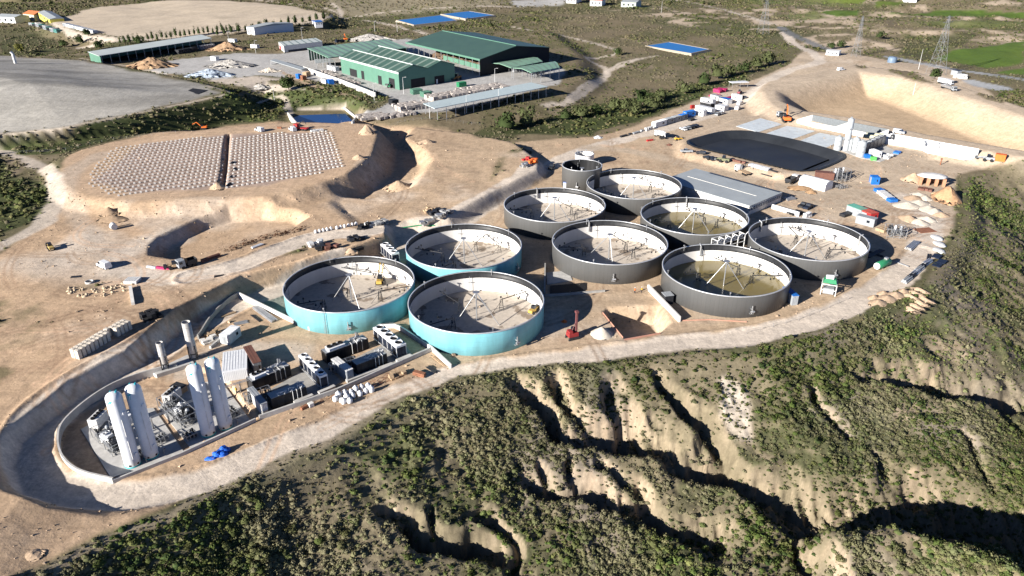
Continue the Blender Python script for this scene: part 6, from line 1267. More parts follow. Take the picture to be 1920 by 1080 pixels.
bunker((1494, 230), (1640, 262), (1664, 256), (1522, 226), 3.6, 1.3, PCONC, 'long grey bunker with one divider below the excavated basin', (.5,), farm=mat('dimmed_concrete_inside', (.15, .165, .175), .8)); bunker((1653, 268), (1807, 304), (1832, 293), (1668, 263), 3.6, 1.8, WHITE, 'long bright white bunker at the right below the basin', (.45,))  # first bunker's far wall: weaker sunlight put into a darker grey colour
for i, p in enumerate([(1729, 279), (1756, 283), (1672, 265)]): plant_silo(*p, 3.2, .9, ['small white vessel left in the white bunker', 'small white vessel right of the divider in the white bunker', 'dark vessel at the left end of the white bunker'][i], [OFFW, OFFW, DARK][i], .5)
car(1685, 250, (1692, 251), 'van', WHITE, 'white van on the berm above the white bunker', cat='van')
excavator(1474, 228, (1466, 214), ORANGE, 'orange excavator with raised boom beside the bunkers', 1.25, ((1.0, 1.7), (1.6, 5.2), (3.2, 6.0), (4.4, 3.2))); lorry(1466, 221, (1458, 219), GREYP, 'grey lorry standing behind the orange excavator', 'tipper', DARK, 6.5)
# parked cars and machines round the lagoon
car(1287, 286, (1280, 288), 'pickup', GREYP, 'grey pickup with a pale bed at the left end of the lagoon'); car(1314, 289, (1306, 288), 'hatch', DARK, 'dark car second along the lagoon edge'); car(1326, 298, (1320, 294), 'hatch', DARK, 'dark car left of a close pair below the lagoon', 'pair of dark cars below the lagoon'); car(1334, 299.5, (1328, 295), 'hatch', NAVY, 'navy car right of a close pair below the lagoon', 'pair of dark cars below the lagoon')
loader(1357, 304, (1349, 304), mat('olive_paint', (.16, .17, .10), .6), 'olive tractor loader between the dark cars and the white lorry', boom=3); stack_mesh(1384, 304, (1392, 306), 4, 1, 1, 1.5, 1.4, .9, BROWNR, 'brown scrap items right of the olive tractor', 'scrap_pile', 'scrap', jit=.3); lorry(1392, 325, (1382, 318), WHITE, 'white lorry with a loader crane above the flat roofed hall', 'crane', WOOD, 8); stack_mesh(1424, 315, (1436, 318), 6, 2, 2, 1.5, 1.1, .45, WHITE, 'long white stack of panels under the lagoon bank', 'panel_stack', 'panels', jit=.05); bundle(1437, 329, (1443, 331), 3, 5, .15, DARK, 'dark bars on the sand right of the white panel stack', layers=1); bundle(1446, 320, (1452, 322), 3, 6, .2, DARK, 'dark pipes behind the white panel stack', layers=1)
car(1505, 388, (1512, 384), 'pickup', DARK, 'dark pickup left of a pair before the white tent', 'pair of pickups before the tent'); car(1515, 391, (1522, 387), 'pickup', NAVY, 'navy pickup right of a pair before the white tent', 'pair of pickups before the tent'); stack_mesh(1513, 407, (1520, 405), 2, 1, 2, 1.6, 1.4, .8, WHITE, 'white boxes behind the right grey tank rim', 'crate_stack', 'crates', jit=.2); bundle(1490, 400, (1500, 398), 8, 5, .2, DARK, 'dark steel bars stacked beside the trench wall'); bundle(1480, 374, (1490, 372), 6, 4, .2, STEEL, 'grey steel bars by the corner of the flat roofed hall')
lorry(1238, 258, (1230, 254), WHITE, 'white concrete mixer truck on the dirt road near the lagoon', 'mixer', OFFW, 8); loader(1271, 263, (1276, 262), YELLOW, 'small yellow machine between the mixer truck and the lagoon', 'dumper', 'dumper', 2.2, .8, .7); stack_mesh(1218, 264, (1224, 263), 3, 1, 1, 1.2, 1, .7, RED, 'red items on the sand below the mixer truck', 'scrap_pile', 'scrap', jit=.3); heap(1255, 272, 1.6, .9, BROWNR, 'brown scrap heap left of the lagoon', seed=110); heap(1121, 258, 2.4, 1.2, OFFW, 'small white heap beside the dirt road', seed=111)
GR = 'row of parked cars above the lagoon'
for i, (p, m, lb) in enumerate([((1281, 244), WHITE, 'white car at the left end of the row above the lagoon'), ((1289, 242), GREYP, 'grey car second in the row above the lagoon'), ((1296, 240), DARK, 'black car third in the row above the lagoon'), ((1304, 238), NAVY, 'navy car at the right end of the row above the lagoon')]): car(*p, (p[0] - 8, p[1] - 3), 'hatch', m, lb, GR)
for p, q, m, lb in (((1383, 205), (1392, 200), WHITE, 'white van nearest the road at the cabin yard'), ((1388, 196), (1397, 192), WHITE, 'white van behind another at the cabin yard')): car(*p, q, 'van', m, lb, cat='van')
for i, (p, m) in enumerate([((1346, 216), GREYP), ((1353, 214), WHITE), ((1296, 226), DARK), ((1397, 185), DARK)]): car(*p, (p[0] + 8, p[1] - 3), 'hatch', m, ['grey car left of two parked before the square cabin', 'white car right of two parked before the square cabin', 'dark car before the grey containers of the cabin yard', 'dark car at the upper end of the cabin yard'][i])
GY = 'cabins and containers of the site yard'
for (A_, B_, dp, wm, rm, lb) in [((1229, 240.5), (1250, 234.5), 2.5, WHITE, WHITE, 'white container at the near end of the yard row'), ((1251, 234), (1264, 230.5), 2.5, GREYP, GREYP, 'grey container second in the yard row'), ((1265, 230), (1277, 227), 2.5, GREYP, GREYP, 'grey container third in the yard row'), ((1278, 226.5), (1289, 223.5), 2.5, GREYP, CYAN, 'grey blue container fourth in the yard row'),
        ((1287, 220.5), (1304, 217.5), 2.8, CYAN, CYAN, 'bright blue cabin after the grey containers'), ((1301, 214), (1318, 218.5), 2.6, WHITE, WHITE, 'white cabin with a blue shaded end in the yard'), ((1303, 207), (1333, 214), 3.2, WHITE, WHITE, 'longest white cabin in the middle of the yard'), ((1312, 200), (1332, 204.5), 3, DARK, OFFW, 'dark sided cabin behind the longest white one'), ((1313, 192), (1335, 197), 3, WHITE, WHITE, 'white cabin left of the blue roofed cabin'),
        ((1331, 186), (1346, 190), 3, OFFW, GREYROOF, 'pale cabin at the back of the yard'), ((1340, 206.5), (1357, 209.5), 5, WHITE, WHITE, 'square white cabin nearest the road'), ((1348, 192), (1363, 196), 4, WHITE, CYAN, 'white cabin with a blue grey roof at the back'), ((1371, 185), (1383, 189), 3, WHITE, WHITE, 'white cabin near the parked vans')]:
    container(A_, B_, dp, 2.7, wm, rm, lb, 'cabin' if 'cabin' in lb else 'container', GY, 'site_cabin' if 'cabin' in lb else 'container')
t = thing('canopy', 'white flat canopy at the top end of the cabin yard', 'canopy', G(1384, 164), .2); b = MB(); b.box(0, 0, 3.2, 11, 5, .25); b.obj('roof', WHITE, t)
for x in (-5, 0, 5):
    for y in (-2.2, 2.2): b = MB(); b.box(x, y, 0, .2, .2, 3.2); b.obj('post', STEEL, t)
PINK = mat('crimson_paint', (.42, .03, .12), .5); stack_mesh(1350, 172, (1360, 170), 5, 3, 2, 1.6, 1.6, 1.0, PINK, 'crimson steel frames piled at the top of the cabin yard', 'frame_stack', 'frames', jit=.4, miss=.3); bundle(1340, 180, (1352, 178), 8, 7, .2, PINK, 'crimson beams behind the back cabins'); bundle(1366, 184, (1376, 182), 6, 6, .2, PINK, 'crimson beams right of the blue roofed cabin'); loader(1386, 176, (1392, 172), mat('maroon_paint', (.25, .06, .08), .5), 'maroon tractor in the upper yard', 'tractor', 'tractor', 2.2, 1.0, .9); stack_mesh(1298, 203, (1306, 202), 2, 1, 2, 1.2, 1.2, .9, RED, 'red box behind the longest white cabin', 'crate_stack', 'crates'); stack_mesh(1288, 213, (1297, 211), 4, 2, 2, 1.1, 1.1, .6, ORANGE, 'orange and pale goods behind the blue cabin', 'crate_stack', 'crates', jit=.3, miss=.3); stack_mesh(1216, 244, (1222, 242), 4, 1, 2, 1.3, 1.2, .8, OFFW, 'pale crates at the near end of the container row', 'crate_stack', 'crates', jit=.3); stack_mesh(1196, 249, (1206, 246), 5, 1, 1, 1.6, 1.2, .9, GREYP, 'grey goods left of the pale crates by the road', 'crate_stack', 'crates', jit=.3, miss=.3); stack_mesh(1173, 255, (1184, 252), 5, 1, 1, 1.6, 1.2, .8, DARK, 'dark goods farthest down the road verge', 'crate_stack', 'crates', jit=.3, miss=.3)
# gear around the middle roads
GS = mat('mixed_goods', (.33, .33, .33), .7, noise=.6, scale=1.5)
for i, (px, py, m, lb) in enumerate([(815, 402, DARK, 'dark equipment heap by the cut bank'), (822, 408, STEEL, 'steel equipment heap above the green hose'), (800, 420, STEEL, 'grey blue crates beside the green hose'), (838, 400, GS, 'mixed goods nearest the cut bank'), (806, 396, WOOD, 'timber goods at the back of the equipment group'), (683, 428, BLACK, 'black machine parts behind the upper road'), (700, 424, OFFW, 'white drums right of the black machine parts'), (713, 421, GS, 'grey drums at the right of the upper road row'), (603, 466, DARK, 'dark steel frames on the island between the roads'), (620, 466, BROWNR, 'brown steel frames on the island between the roads'), (592, 459, OFFW, 'white bags left of the steel frames'), (668, 450, DARK, 'dark plates near the right end of the island'), (1000, 305, ORANGE, 'orange and grey machinery at the left of the junction'), (985, 312, STEEL, 'steel goods on the bank left of the junction'), (990, 300, RED, 'red machinery at the bank by the junction')]):
    stack_mesh(px, py, (px + 10, py - 3), 3, 2, 2, 1.5, 1.3, .7, m, lb, 'equipment_pile', 'equipment', jit=.45, miss=.35, seed=i)
b = MB(); p, q = G(754, 427), G(815, 423); b.path([p, ((p[0] + q[0]) / 2, (p[1] + q[1]) / 2 + .4, p[2] + .1), q], .2, 5); single(b, 'green_hose', mat('hose_green', (.03, .30, .12), .5), 'long green hose on the ground behind the rear teal tank', 'hose')
heap(690, 425, 1.2, 2.2, OFFW, 'small white cone behind the black machine parts', seed=120, bump=.1); heap(658, 472, 2.2, 1.4, SPOIL, 'sand heap with dark tarpaulins behind the left teal tank', seed=121); stack_mesh(668, 470, (680, 470), 2, 1, 1, 2.2, 1.6, 1.0, BLACK, 'two dark sheets beside the sand heap', 'sheet_pair', 'sheets', jit=.1)
BR_V = [leaf_clump(150, .09, 800 + i, lumps=8) for i in range(2)]
for i, (px, py, L_) in enumerate([(437, 468, 4), (463, 458, 4.5), (492, 449, 5), (524, 441, 5.5), (556, 434, 6)]):
    V, c = BR_V[i % 2]; V = V.copy() * np.array((L_ * .6, 1.3, 1.3)); cc = (c[:, :, None] * np.array((.15, .075, .045))[None, None]).reshape(-1, 3); me = np_mesh('brushwood_heap', V.reshape(-1, 3), np.arange(len(V) * 4).reshape(-1, 4), cc); me.materials.append(M_LEAF); o = link(bpy.data.objects.new('brushwood_heap', me)); o.location = G(px, py); o.rotation_euler = (0, 0, heading((437, 468), (524, 441))); tag(o, 'dark brown brushwood heap in the row along the upper road', 'brushwood', 'brushwood heaps along the upper road')
bundle(482, 462, (497, 457), 3, 4, .2, WHITE, 'white pipes in front of the brushwood', layers=1); bundle(395, 486, (415, 479), 3, 6, .25, BROWNR, 'brown beams at the edge of the sunken loop')
lorry(352, 500, (345, 502), GREYP, 'grey small truck at the edge of the sunken loop', 'tipper', DARK, 5.5); loader(328, 503, (322, 504), WOOD, 'tan skid loader at the edge of the sunken loop', boom=2, s_=.8); stack_mesh(305, 504, (312, 505), 4, 1, 1, 1, .8, .7, PINK, 'crimson scrap at the left end of the sunken loop', 'scrap_pile', 'scrap', jit=.3); stack_mesh(284, 502, (290, 503), 2, 1, 1, 1.6, .6, .5, WHITE, 'white planks at the corner of the sunken loop', 'plank_pair', 'planks')
car(196, 501, (180, 494), 'van', WHITE, 'white van parked alone on the left sandy plateau', cat='van'); loader(96, 468, (90, 460), mat('mustard_paint', (.45, .33, .12), .6), 'small tan loader on the far left of the plateau', boom=2, s_=.75); b = MB(); b.wheel(0, 0, 1, 1, 1.6, 16); b.wheel(.4, 1.6, .9, .9, .6, 16); single(b, 'cable_reel', OFFW, 'pale cable reel standing on the plateau below the terrace', 'cable reel', G(214, 430), .8)
b = MB(); b.lathe([(1.1, 0), (1.1, .5), (.9, .5), (.9, 0)], 18); single(b, 'concrete_ring', CONC, 'concrete ring lying on the plateau above the rocks', 'concrete ring', G(168, 530)); container((232, 533), (256, 533), 3, .7, OFFW, OFFW, 'flat pale concrete box at the end of the rock line', 'concrete box', name='concrete_box', door=False); wall_run([(245, 540), (250, 572)], .7, .8, PCONC, 'pale upright concrete strip below the flat concrete box', 'concrete_beam', 'beam'); b = MB(); b.box(0, 0, 0, 2.4, 1.2, .1); single(b, 'manhole_cover', DARK, 'dark plate on the sand left of the concrete ring', 'plate', G(142, 519), .2); b = MB(); b.box(0, 0, 0, 2.6, 1.3, .15); single(b, 'black_plate', BLACK, 'black plate on the bank top above the dirt road', 'plate', G(411, 518), .3)
rk = random.Random(9); rm_ = mat('pale_rock', (.50, .40, .28), .9, noise=.3, bump=.4); rocks = []
for i in range(4): b = MB(); b.blob(0, 0, -.1, .5, .38, .5, 200 + i, 7, 3, .7); rocks.append(b)
r0 = [x.obj('rock', rm_) for x in rocks]
for i in range(64):
    o = r0[i] if i < 4 else r0[i % 4].copy()
    if i >= 4: COL.objects.link(o)
    u = rk.random(); px = 128 + u * 116; py = 545 - u * 12 + rk.uniform(-7, 9) + 8 * math.sin(u * 3); o.location = G(px, py); s = rk.uniform(.5, 1.3); o.scale = (s, s, s); o.rotation_euler = (0, 0, rk.random() * 6); tag(o, 'pale rock in the line of boulders on the left plateau', 'rock', 'line of pale rocks on the plateau')
stack_mesh(283, 596, (296, 592), 4, 3, 2, 1.1, 1.1, .8, BLACK, 'black scrap group at the upper end of the concrete blocks', 'scrap_pile', 'scrap', jit=.4, miss=.3)
heap(206, 400, 3.2, 2.2, mat('dark_earth', (.33, .235, .155), .95, noise=.3), 'brown earth heap under the left corner of the terrace', seed=130, sx=1.2); heap(213, 412, 3.6, 1.6, MATS['dark_earth'], 'flat topped brown heap in front of the taller one', seed=131, sx=1.6)
for p, r, h, lb in (((688, 250), 3.4, 4, 'pale rubble stack at the far corner of the terrace'), ((672, 297), 2.6, 1.8, 'sand mound on the terrace edge'), ((748, 352), 5, 3, 'brown spoil in the hollow right of the terrace'), ((800, 268), 4, 1.8, 'brown spoil on the sand beyond the hollow'), ((408, 352), 2.6, 2, 'sand heap at the near end of the terrace trench'), ((60, 1040), 1.5, .5, 'stones at the bottom left corner')): heap(*p, r, h, SPOIL, lb, seed=int(p[0]), sx=1.2)
# ------------------------------------------------------------------ terrace with rows of ballast blocks
u0, u1 = np.array(un(268, 365, ZT)), np.array(un(378, 348, ZT)); du = (u1 - u0) / np.hypot(*(u1 - u0)); dv_ = np.array((-du[1], du[0]))
TF = [U(ZT, [(213, 279), (272, 268), (423, 254), (416, 350), (378, 350), (268, 366), (213, 368), (164, 348), (168, 327), (184, 305)]), U(ZT, [(433, 258), (527, 247), (545, 252), (560, 250), (618, 246), (630, 258), (646, 312), (605, 322), (604, 328), (486, 349), (424, 356), (423, 340)])]
pts_ = []
for fi, P in enumerate(TF):
    s_ = (P - u0); a_, b_ = s_ @ du, s_ @ dv_; A2, B2 = np.meshgrid(np.arange(a_.min(), a_.max(), 1.75), np.arange(b_.min(), b_.max(), 3.9)); A2 = A2 + (np.arange(A2.shape[0]) % 2)[:, None] * .7
    q = u0[None] + A2.ravel()[:, None] * du[None] + B2.ravel()[:, None] * dv_[None]; k = sdpoly(q[:, 0], q[:, 1], P) > 0; pts_.append(q[k])
BQ = np.vstack(pts_); BQ += rg.uniform(-.08, .08, BQ.shape); order = np.argsort(np.hypot(BQ[:, 0], BQ[:, 1])); print('ballast', len(BQ)); rzt = math.atan2(du[1], du[0])
bb = MB(); bb.box(0, 0, -.1, .62, .85, .55, 0, .9); blk = bb.obj('ballast_block', PCONC); first = True
for i in order[:290]:
    o = blk if first else blk.copy()
    if not first: COL.objects.link(o)
    first = False; o.location = (BQ[i][0], BQ[i][1], float(gz(*BQ[i]))); o.rotation_euler = (0, 0, rzt); tag(o, 'pale concrete block in the rows on the sandy terrace', 'concrete block', 'rows of pale blocks on the terrace')
b = MB(); zq = gz(BQ[:, 0], BQ[:, 1])
for i in order[290:]: b.box(BQ[i][0], BQ[i][1], zq[i] - .1, .62, .85, .55, rzt, .9)
single(b, 'ballast_blocks', PCONC, 'remaining pale concrete blocks in rows across the terrace', 'concrete blocks', kind='stuff')
for i, (px, py) in enumerate([(418, 300), (414, 322), (410, 340), (436, 306), (440, 318), (434, 332), (430, 346)]): bundle(px, py, (px + 6, py - 5), 4, 2.4, .14, DARK, 'dark rods piled beside the trench on the terrace', group='rods beside the terrace trench', layers=2)
excavator(382, 242, (372, 240), ORANGE, 'small orange excavator at the far edge of the terrace', .8); car(487, 246, (479, 244), 'van', WHITE, 'white van alone on the far edge of the terrace', cat='van'); car(549, 245, (543, 242), 'van', WHITE, 'white van beside the red machine on the terrace', cat='van'); lorry(566, 244, (556, 243), RED, 'red lorry on the far edge of the terrace', 'crane', RED, 7); stack_mesh(594, 246, (602, 245), 4, 2, 1, 1.4, 1, .8, OFFW, 'pale pallets right of the red lorry on the terrace', 'pallet_stack', 'pallets', jit=.2); stack_mesh(524, 241, (530, 241), 2, 1, 1, 1, 1, .9, RUST, 'small rusty machine left of the red lorry', 'scrap_pile', 'scrap')
# ------------------------------------------------------------------ recycling plant beyond
GRN = mat('green_roof_sheet', (.055, .105, .085), .5, noise=.12, scale=.15); GRN2 = mat('light_green_roof', (.20, .34, .25), .5, noise=.12, scale=.15); GRNW = mat('green_wall_sheet', (.095, .205, .15), .55, noise=.1, scale=.2); PALER = mat('pale_roof', (.48, .52, .50), .5, noise=.1, scale=.1)
OPEN = mat('dark_opening', (.02, .02, .022), .9)
roof_hall([(187, 104.4), (396, 71.6), (376, 65), (166, 96.5)], 11.5, (3, 2), PALER, GRNW, 'long open shed with a pale roof at far left', cols=1, open_sides=(0,), coln=14)
roof_hall([(531.7, 85.8), (604, 77.5), (591.7, 71), (522, 78.5)], 10, (0, 1, 2, 3), PALER, OFFW, 'small white workshop with a ribbed grey roof', skylights=6, doors=((3, .1, .4, 3, RED), (0, .1, .8, 1.6, NAVY)))
roof_hall([(616.7, 108), (763, 89.5), (723, 73), (577, 90)], 13.5, (2, 1), GRN2, GRNW, 'open shed with a light green ribbed roof left of the dark hall', skylights=11, open_sides=(3, 0), coln=7)
roof_hall([(638, 106.5), (747, 135.5), (852, 119.5), (733, 91)], 15.0, (0, 1, 2, 3), GRN, GRNW, 'dark green hall with pale roof ridges and front doors', ridge=3.0, ridges=2, fascia=PALER, skylights=9, doors=((0, .16, .29, 4.5, OPEN), (0, .37, .42, 5, OPEN), (0, .66, .72, 5, OPEN), (0, .84, .93, 5.5, OPEN), (1, .2, .45, 5, OPEN), (1, .62, .8, 4.5, OPEN)))
roof_hall([(763, 79), (899.6, 110.5), (1030, 88.5), (892, 61)], 15.5, (1,), GRN, OPEN, 'largest green roofed open hall at the back right of the plant', ridge=4.5, ridges=1, fascia=GRNW, open_sides=(0, 2, 3), coln=12)
P = U(5, [(790, 96), (906, 127)]); b = MB(); wall_run([(832, 112), (903, 131)], 3, .5, GRNW, 'green push wall along the front of the largest hall', 'push_wall'); 
for i in range(6): heap(822 + i * 16, 106 + i * 3.8, 5, 4.5, mat('compost', (.16, .11, .075), .95, noise=.4), 'brown compost heap under the largest green roof', group='compost heaps under the roof', seed=140 + i, sx=1.3)
roof_hall([(959, 127), (1017, 115), (998, 107), (916, 117.5)], 11.5, (), GRN2, GRNW, 'light green canopy behind its twin at the plant edge', ridge=1.0, skylights=5, open_sides=(0, 2), coln=3, cat='canopy', name='canopy'); roof_hall([(996, 136), (1049, 126.5), (1040, 115), (962, 127)], 12.0, (), GRN2, GRNW, 'light green canopy nearest the scrub with white machines below', ridge=1.0, skylights=6, open_sides=(0, 2), coln=3, cat='canopy', name='canopy')
roof_hall([(817, 203), (1026, 162.5), (994, 154.5), (795, 193.5)], 10.5, (), mat('pale_blue_roof', (.45, .53, .54), .5), GRNW, 'long pale blue canopy along the front edge of the yard', open_sides=(0, 2), coln=13, cat='canopy', name='canopy'); roof_hall([(565, 131), (573, 127.5), (516, 110.5), (507, 113)], 8.0, (), GREYROOF, GRNW, 'thin grey canopy sloping across the left of the yard', open_sides=(0, 2), coln=6, cat='canopy', name='canopy')
roof_hall([(592, 117.5), (628, 115), (620, 109), (590, 111)], 8.5, (), GREYROOF, GRNW, 'small grey lean-to in front of the light green shed', open_sides=(0,), coln=3, cat='canopy', name='canopy')
wall_run([(570, 133), (640, 158), (705, 184)], 3.0, .5, CONC, 'long concrete wall along the left of the paved yard', 'retaining_wall', deep=3)
wall_run([(540, 214), (560, 238)], 1.0, .6, PCONC, 'pale concrete edge left of the dark pond', 'pond_edge', deep=2); wall_run([(646, 204), (668, 222), (660, 232)], 1.0, .6, PCONC, 'pale concrete edge right of the dark pond', 'pond_edge', deep=2)
BALE = mat('baled_paper', (.40, .36, .33), .9, noise=.5, scale=.8)
for i, (px, py, nx, ny, nz, to, lb) in enumerate([(837, 184, 13, 6, 2, (857, 181), 'low block of pale bales beside the green skips'), (905, 172, 17, 8, 2, (925, 169), 'largest block of pale bales behind the pale blue canopy'), (773, 203, 11, 6, 2, (793, 200), 'block of pale bales left of the pale blue canopy'), (697, 220, 8, 6, 1, (712, 218), 'rows of pale bales by the dark pond'), (740, 218, 12, 4, 1, (770, 214), 'long rows of pale bales below the bale block'), (622, 140, 14, 3, 1, (640, 147), 'loose pinkish bales along the wall of the yard'), (655, 153, 14, 3, 1, (673, 160), 'loose pinkish bales farther along the yard wall')]):
    stack_mesh(px, py, to, nx, ny, nz, 1.7, 1.7, 1.4, BALE, lb, 'bale_stack', 'bales', jit=.16, miss=.18, seed=i)
for A_, B_, dp, m, lb in [((753, 164.5), (762, 163.5), 3, RED, 'red skip at the front corner of the dark green hall'), ((767, 162), (774, 161), 3, GRNW, 'green skip right of the red skip'), ((783, 158), (796, 156), 4, GRNW, 'long green skip before the dark hall doors'), ((799, 159), (821, 157), 6, WHITE, 'white container before the dark hall'), ((775, 178), (793, 176), 5, GRNW, 'green skip left of two by the low bale block'), ((795, 183), (810, 181), 5, GRNW, 'green skip right of two by the low bale block'), ((861, 164), (875, 162), 3, GREENP, 'dark green container by the largest bale block'), ((613, 130), (629, 134), 3, WHITE, 'white container near the yard wall'), ((560, 148), (566, 147), 3, CYAN, 'blue skip on the gravel by the tree'), ((568, 151), (575, 150), 3, RUST, 'rusty skip on the gravel by the tree'), ((575, 144), (583, 142), 3, WOOD, 'tan skip on the gravel by the wall'), ((602, 156), (611, 158), 3, OFFW, 'pale container at the edge of the grassy bank'), ((617, 159), (627, 158), 3, CYAN, 'blue grey container at the edge of the grassy bank'), ((736, 198), (748, 196), 4, DARK, 'dark cage container left of the bales')]:
    container(A_, B_, dp, 2.6, m, m, lb, 'skip' if 'skip' in lb else 'container', 'skips and containers of the recycling yard', 'skip' if 'skip' in lb else 'container', door=False)
loader(857, 150, (850, 152), mat('brown_machine', (.30, .15, .05), .6), 'brown wheel loader in front of the dark hall', s_=1.4, boom=4.5); loader(733, 164, (727, 166), GREENP, 'green telehandler at the corner of the dark hall', boom=3.5, lift=2.5, s_=1.1); excavator(648, 76, (643, 72), ORANGE, 'orange grab excavator by the scrap heap', 1.1); lorry(637, 80, (630, 81), NAVY, 'navy lorry left of the scrap heap', 'tipper', NAVY, 8)
CHIP = mat('wood_chip', (.38, .25, .15), .95, noise=.5, scale=1.2); MIXED = mat('mixed_waste', (.42, .40, .37), .9, noise=.7, scale=.9)
for px, py, r, h, m, lb, sx in [(286, 124, 11, 6, CHIP, 'large brown wood heap in front of the long shed', 1.5), (427, 93, 10, 6, CHIP, 'pale brown wood heap right of the long shed', 1.5), (432, 124, 9, 4.5, MIXED, 'mixed scrap heap on the gravel yard', 2.0), (394, 141, 9, 4, mat('blue_white_waste', (.40, .47, .56), .9, noise=.8, scale=.8), 'blue and white waste heap on the gravel yard', 1.7), (694, 75, 9, 5, MIXED, 'grey scrap heap behind the light green shed', 2.4), (506, 134, 5, 2.5, GRAV, 'pale rubble heap left of the yard wall', 1.5), (488, 165, 4, 2.5, MIXED, 'colourful scrap heap below the lone tree', 1.8), (238, 112, 4, 3, BLACK, 'black tyre heap in front of the long shed', 2.0)]: heap(px, py, r, h, m, lb, seed=int(px), sx=sx, bump=.5, n=34, mm=12)
for i, (p, q, n) in enumerate([((330, 102), (368, 95), 9), ((375, 93), (400, 90), 6)]): stack_mesh((p[0] + q[0]) / 2, (p[1] + q[1]) / 2, q, n, 2, 2, 2, 2, 1.6, [DARK, GS][i], ['dark bales in front of the long shed', 'grey scrap right of the dark bales'][i], 'bale_stack', 'bales', jit=.3)
for i, (A_, B_, lb) in enumerate([((395, 113), (405, 114), 'white container on the gravel yard'), ((428, 79), (440, 80), 'small white hut behind the wood heap'), ((470, 90), (482, 91), 'white container at the yard entrance')]): container(A_, B_, 3, 2.6, WHITE, OFFW, lb, 'container', door=False)
pipe_skid((966, 138), (990, 134), 6, 4, 'white sorting machine under the twin canopies', 30, n=16, vessels=2); pipe_skid((1004, 148), (1028, 143), 5, 4, 'white machine with a tank below the nearest canopy', 31, n=14, vessels=3); pipe_skid((918, 136), (950, 132), 4, 3, 'conveyor machine left of the canopies', 32, n=12, vessels=1)
def pole(px, py, h, label, group=None, arm=True):
    loc = G(px, py); b = MB(); b.tube((0, 0, -.2), (0, 0, h), .16, 6, .08); 
    if arm: b.tube((0, 0, h), (1.4, .2, h + .2), .07, 4); b.box(1.5, .2, h + .1, .8, .3, .15)
    return single(b, 'lamp_post', OFFW, label, 'lamp post', loc, 0, group)
for i, p in enumerate([(567, 73), (702, 188), (757, 176), (928, 158), (703, 60), (935, 200), (745, 60), (480, 100), (430, 82), (515, 190), (875, 212), (806, 222)]): pole(*p, 9, 'slim lamp post in the recycling plant yard', 'lamp posts of the recycling plant')
# water sheets
def pond(P, m, nm='pond', z=None, rim=True):
    Q = GP(P); zz = float(np.max(gz(Q[:, 0], Q[:, 1]))) + .25 if z is None else z; Q = U(zz, P); b = MB(); b.prism(Q, zz - .4, zz); o = b.obj(nm, m); tag(o, kind='structure')
    if rim:
        b = MB(); n = len(Q); c = Q.mean(0); O = c + (Q - c) * 1.04; zt = zz + .2; V = [(x, y, zt) for x, y in c + (Q - c) * 1.005] + [(x, y, zt) for x, y in O] + [(x, y, zz - 3) for x, y in c + (O - c) * 1.06] + [(x, y, zz - .2) for x, y in c + (Q - c) * .99]
        b.add(V, [(i, (i + 1) % n, n + (i + 1) % n, n + i) for i in range(n)] + [(n + i, n + (i + 1) % n, 2 * n + (i + 1) % n, 2 * n + i) for i in range(n)] + [(3 * n + i, 3 * n + (i + 1) % n, (i + 1) % n, i) for i in range(n)]); o = b.obj('pond_bank', mat('pond_bank', (.33, .29, .23), .9)); tag(o, kind='structure')
pond([(777, 46.5), (745, 38), (827, 28.5), (857, 38)], PONDW); pond([(873, 35), (828, 26.5), (880, 21), (927, 28.5)], PONDW); pond([(1295, 100), (1212, 86), (1255, 79), (1329, 92.5)], PONDW); pond([(548, 221), (562, 216), (648, 213), (660, 226), (655, 234), (550, 238)], POND2, z=-.2, rim=False)
# ------------------------------------------------------------------ far houses and pylons
TILE = mat('orange_tiles', (.50, .16, .06), .8, noise=.25)
def house(A, B, D, h, rise, wm, rm, label, group=None):
    loc, rz, L, D_ = foot(A, B, None, D); t = thing('house', label, 'house', loc, rz, group); b = MB(); b.box(0, 0, -1.5, L, D, h + 1.5); b.obj('wall', wm, t); b = MB(); e = .5; V = [(-L / 2 - e, -D / 2 - e, h), (L / 2 + e, -D / 2 - e, h), (L / 2 + e, D / 2 + e, h), (-L / 2 - e, D / 2 + e, h), (-L / 2 - e, 0, h + rise), (L / 2 + e, 0, h + rise)]
    b.add(V, [(0, 1, 5, 4), (2, 3, 4, 5), (1, 2, 5), (3, 0, 4), (3, 2, 1, 0)]); b.obj('roof', rm, t)
    for i in range(3): b = MB(); b.box(-L * .3 + i * L * .3, -D / 2 - .02, h * .35, L * .1, .1, h * .35); b.obj('window', GLASS, t)
    return t
GH = 'buildings far behind the plant'
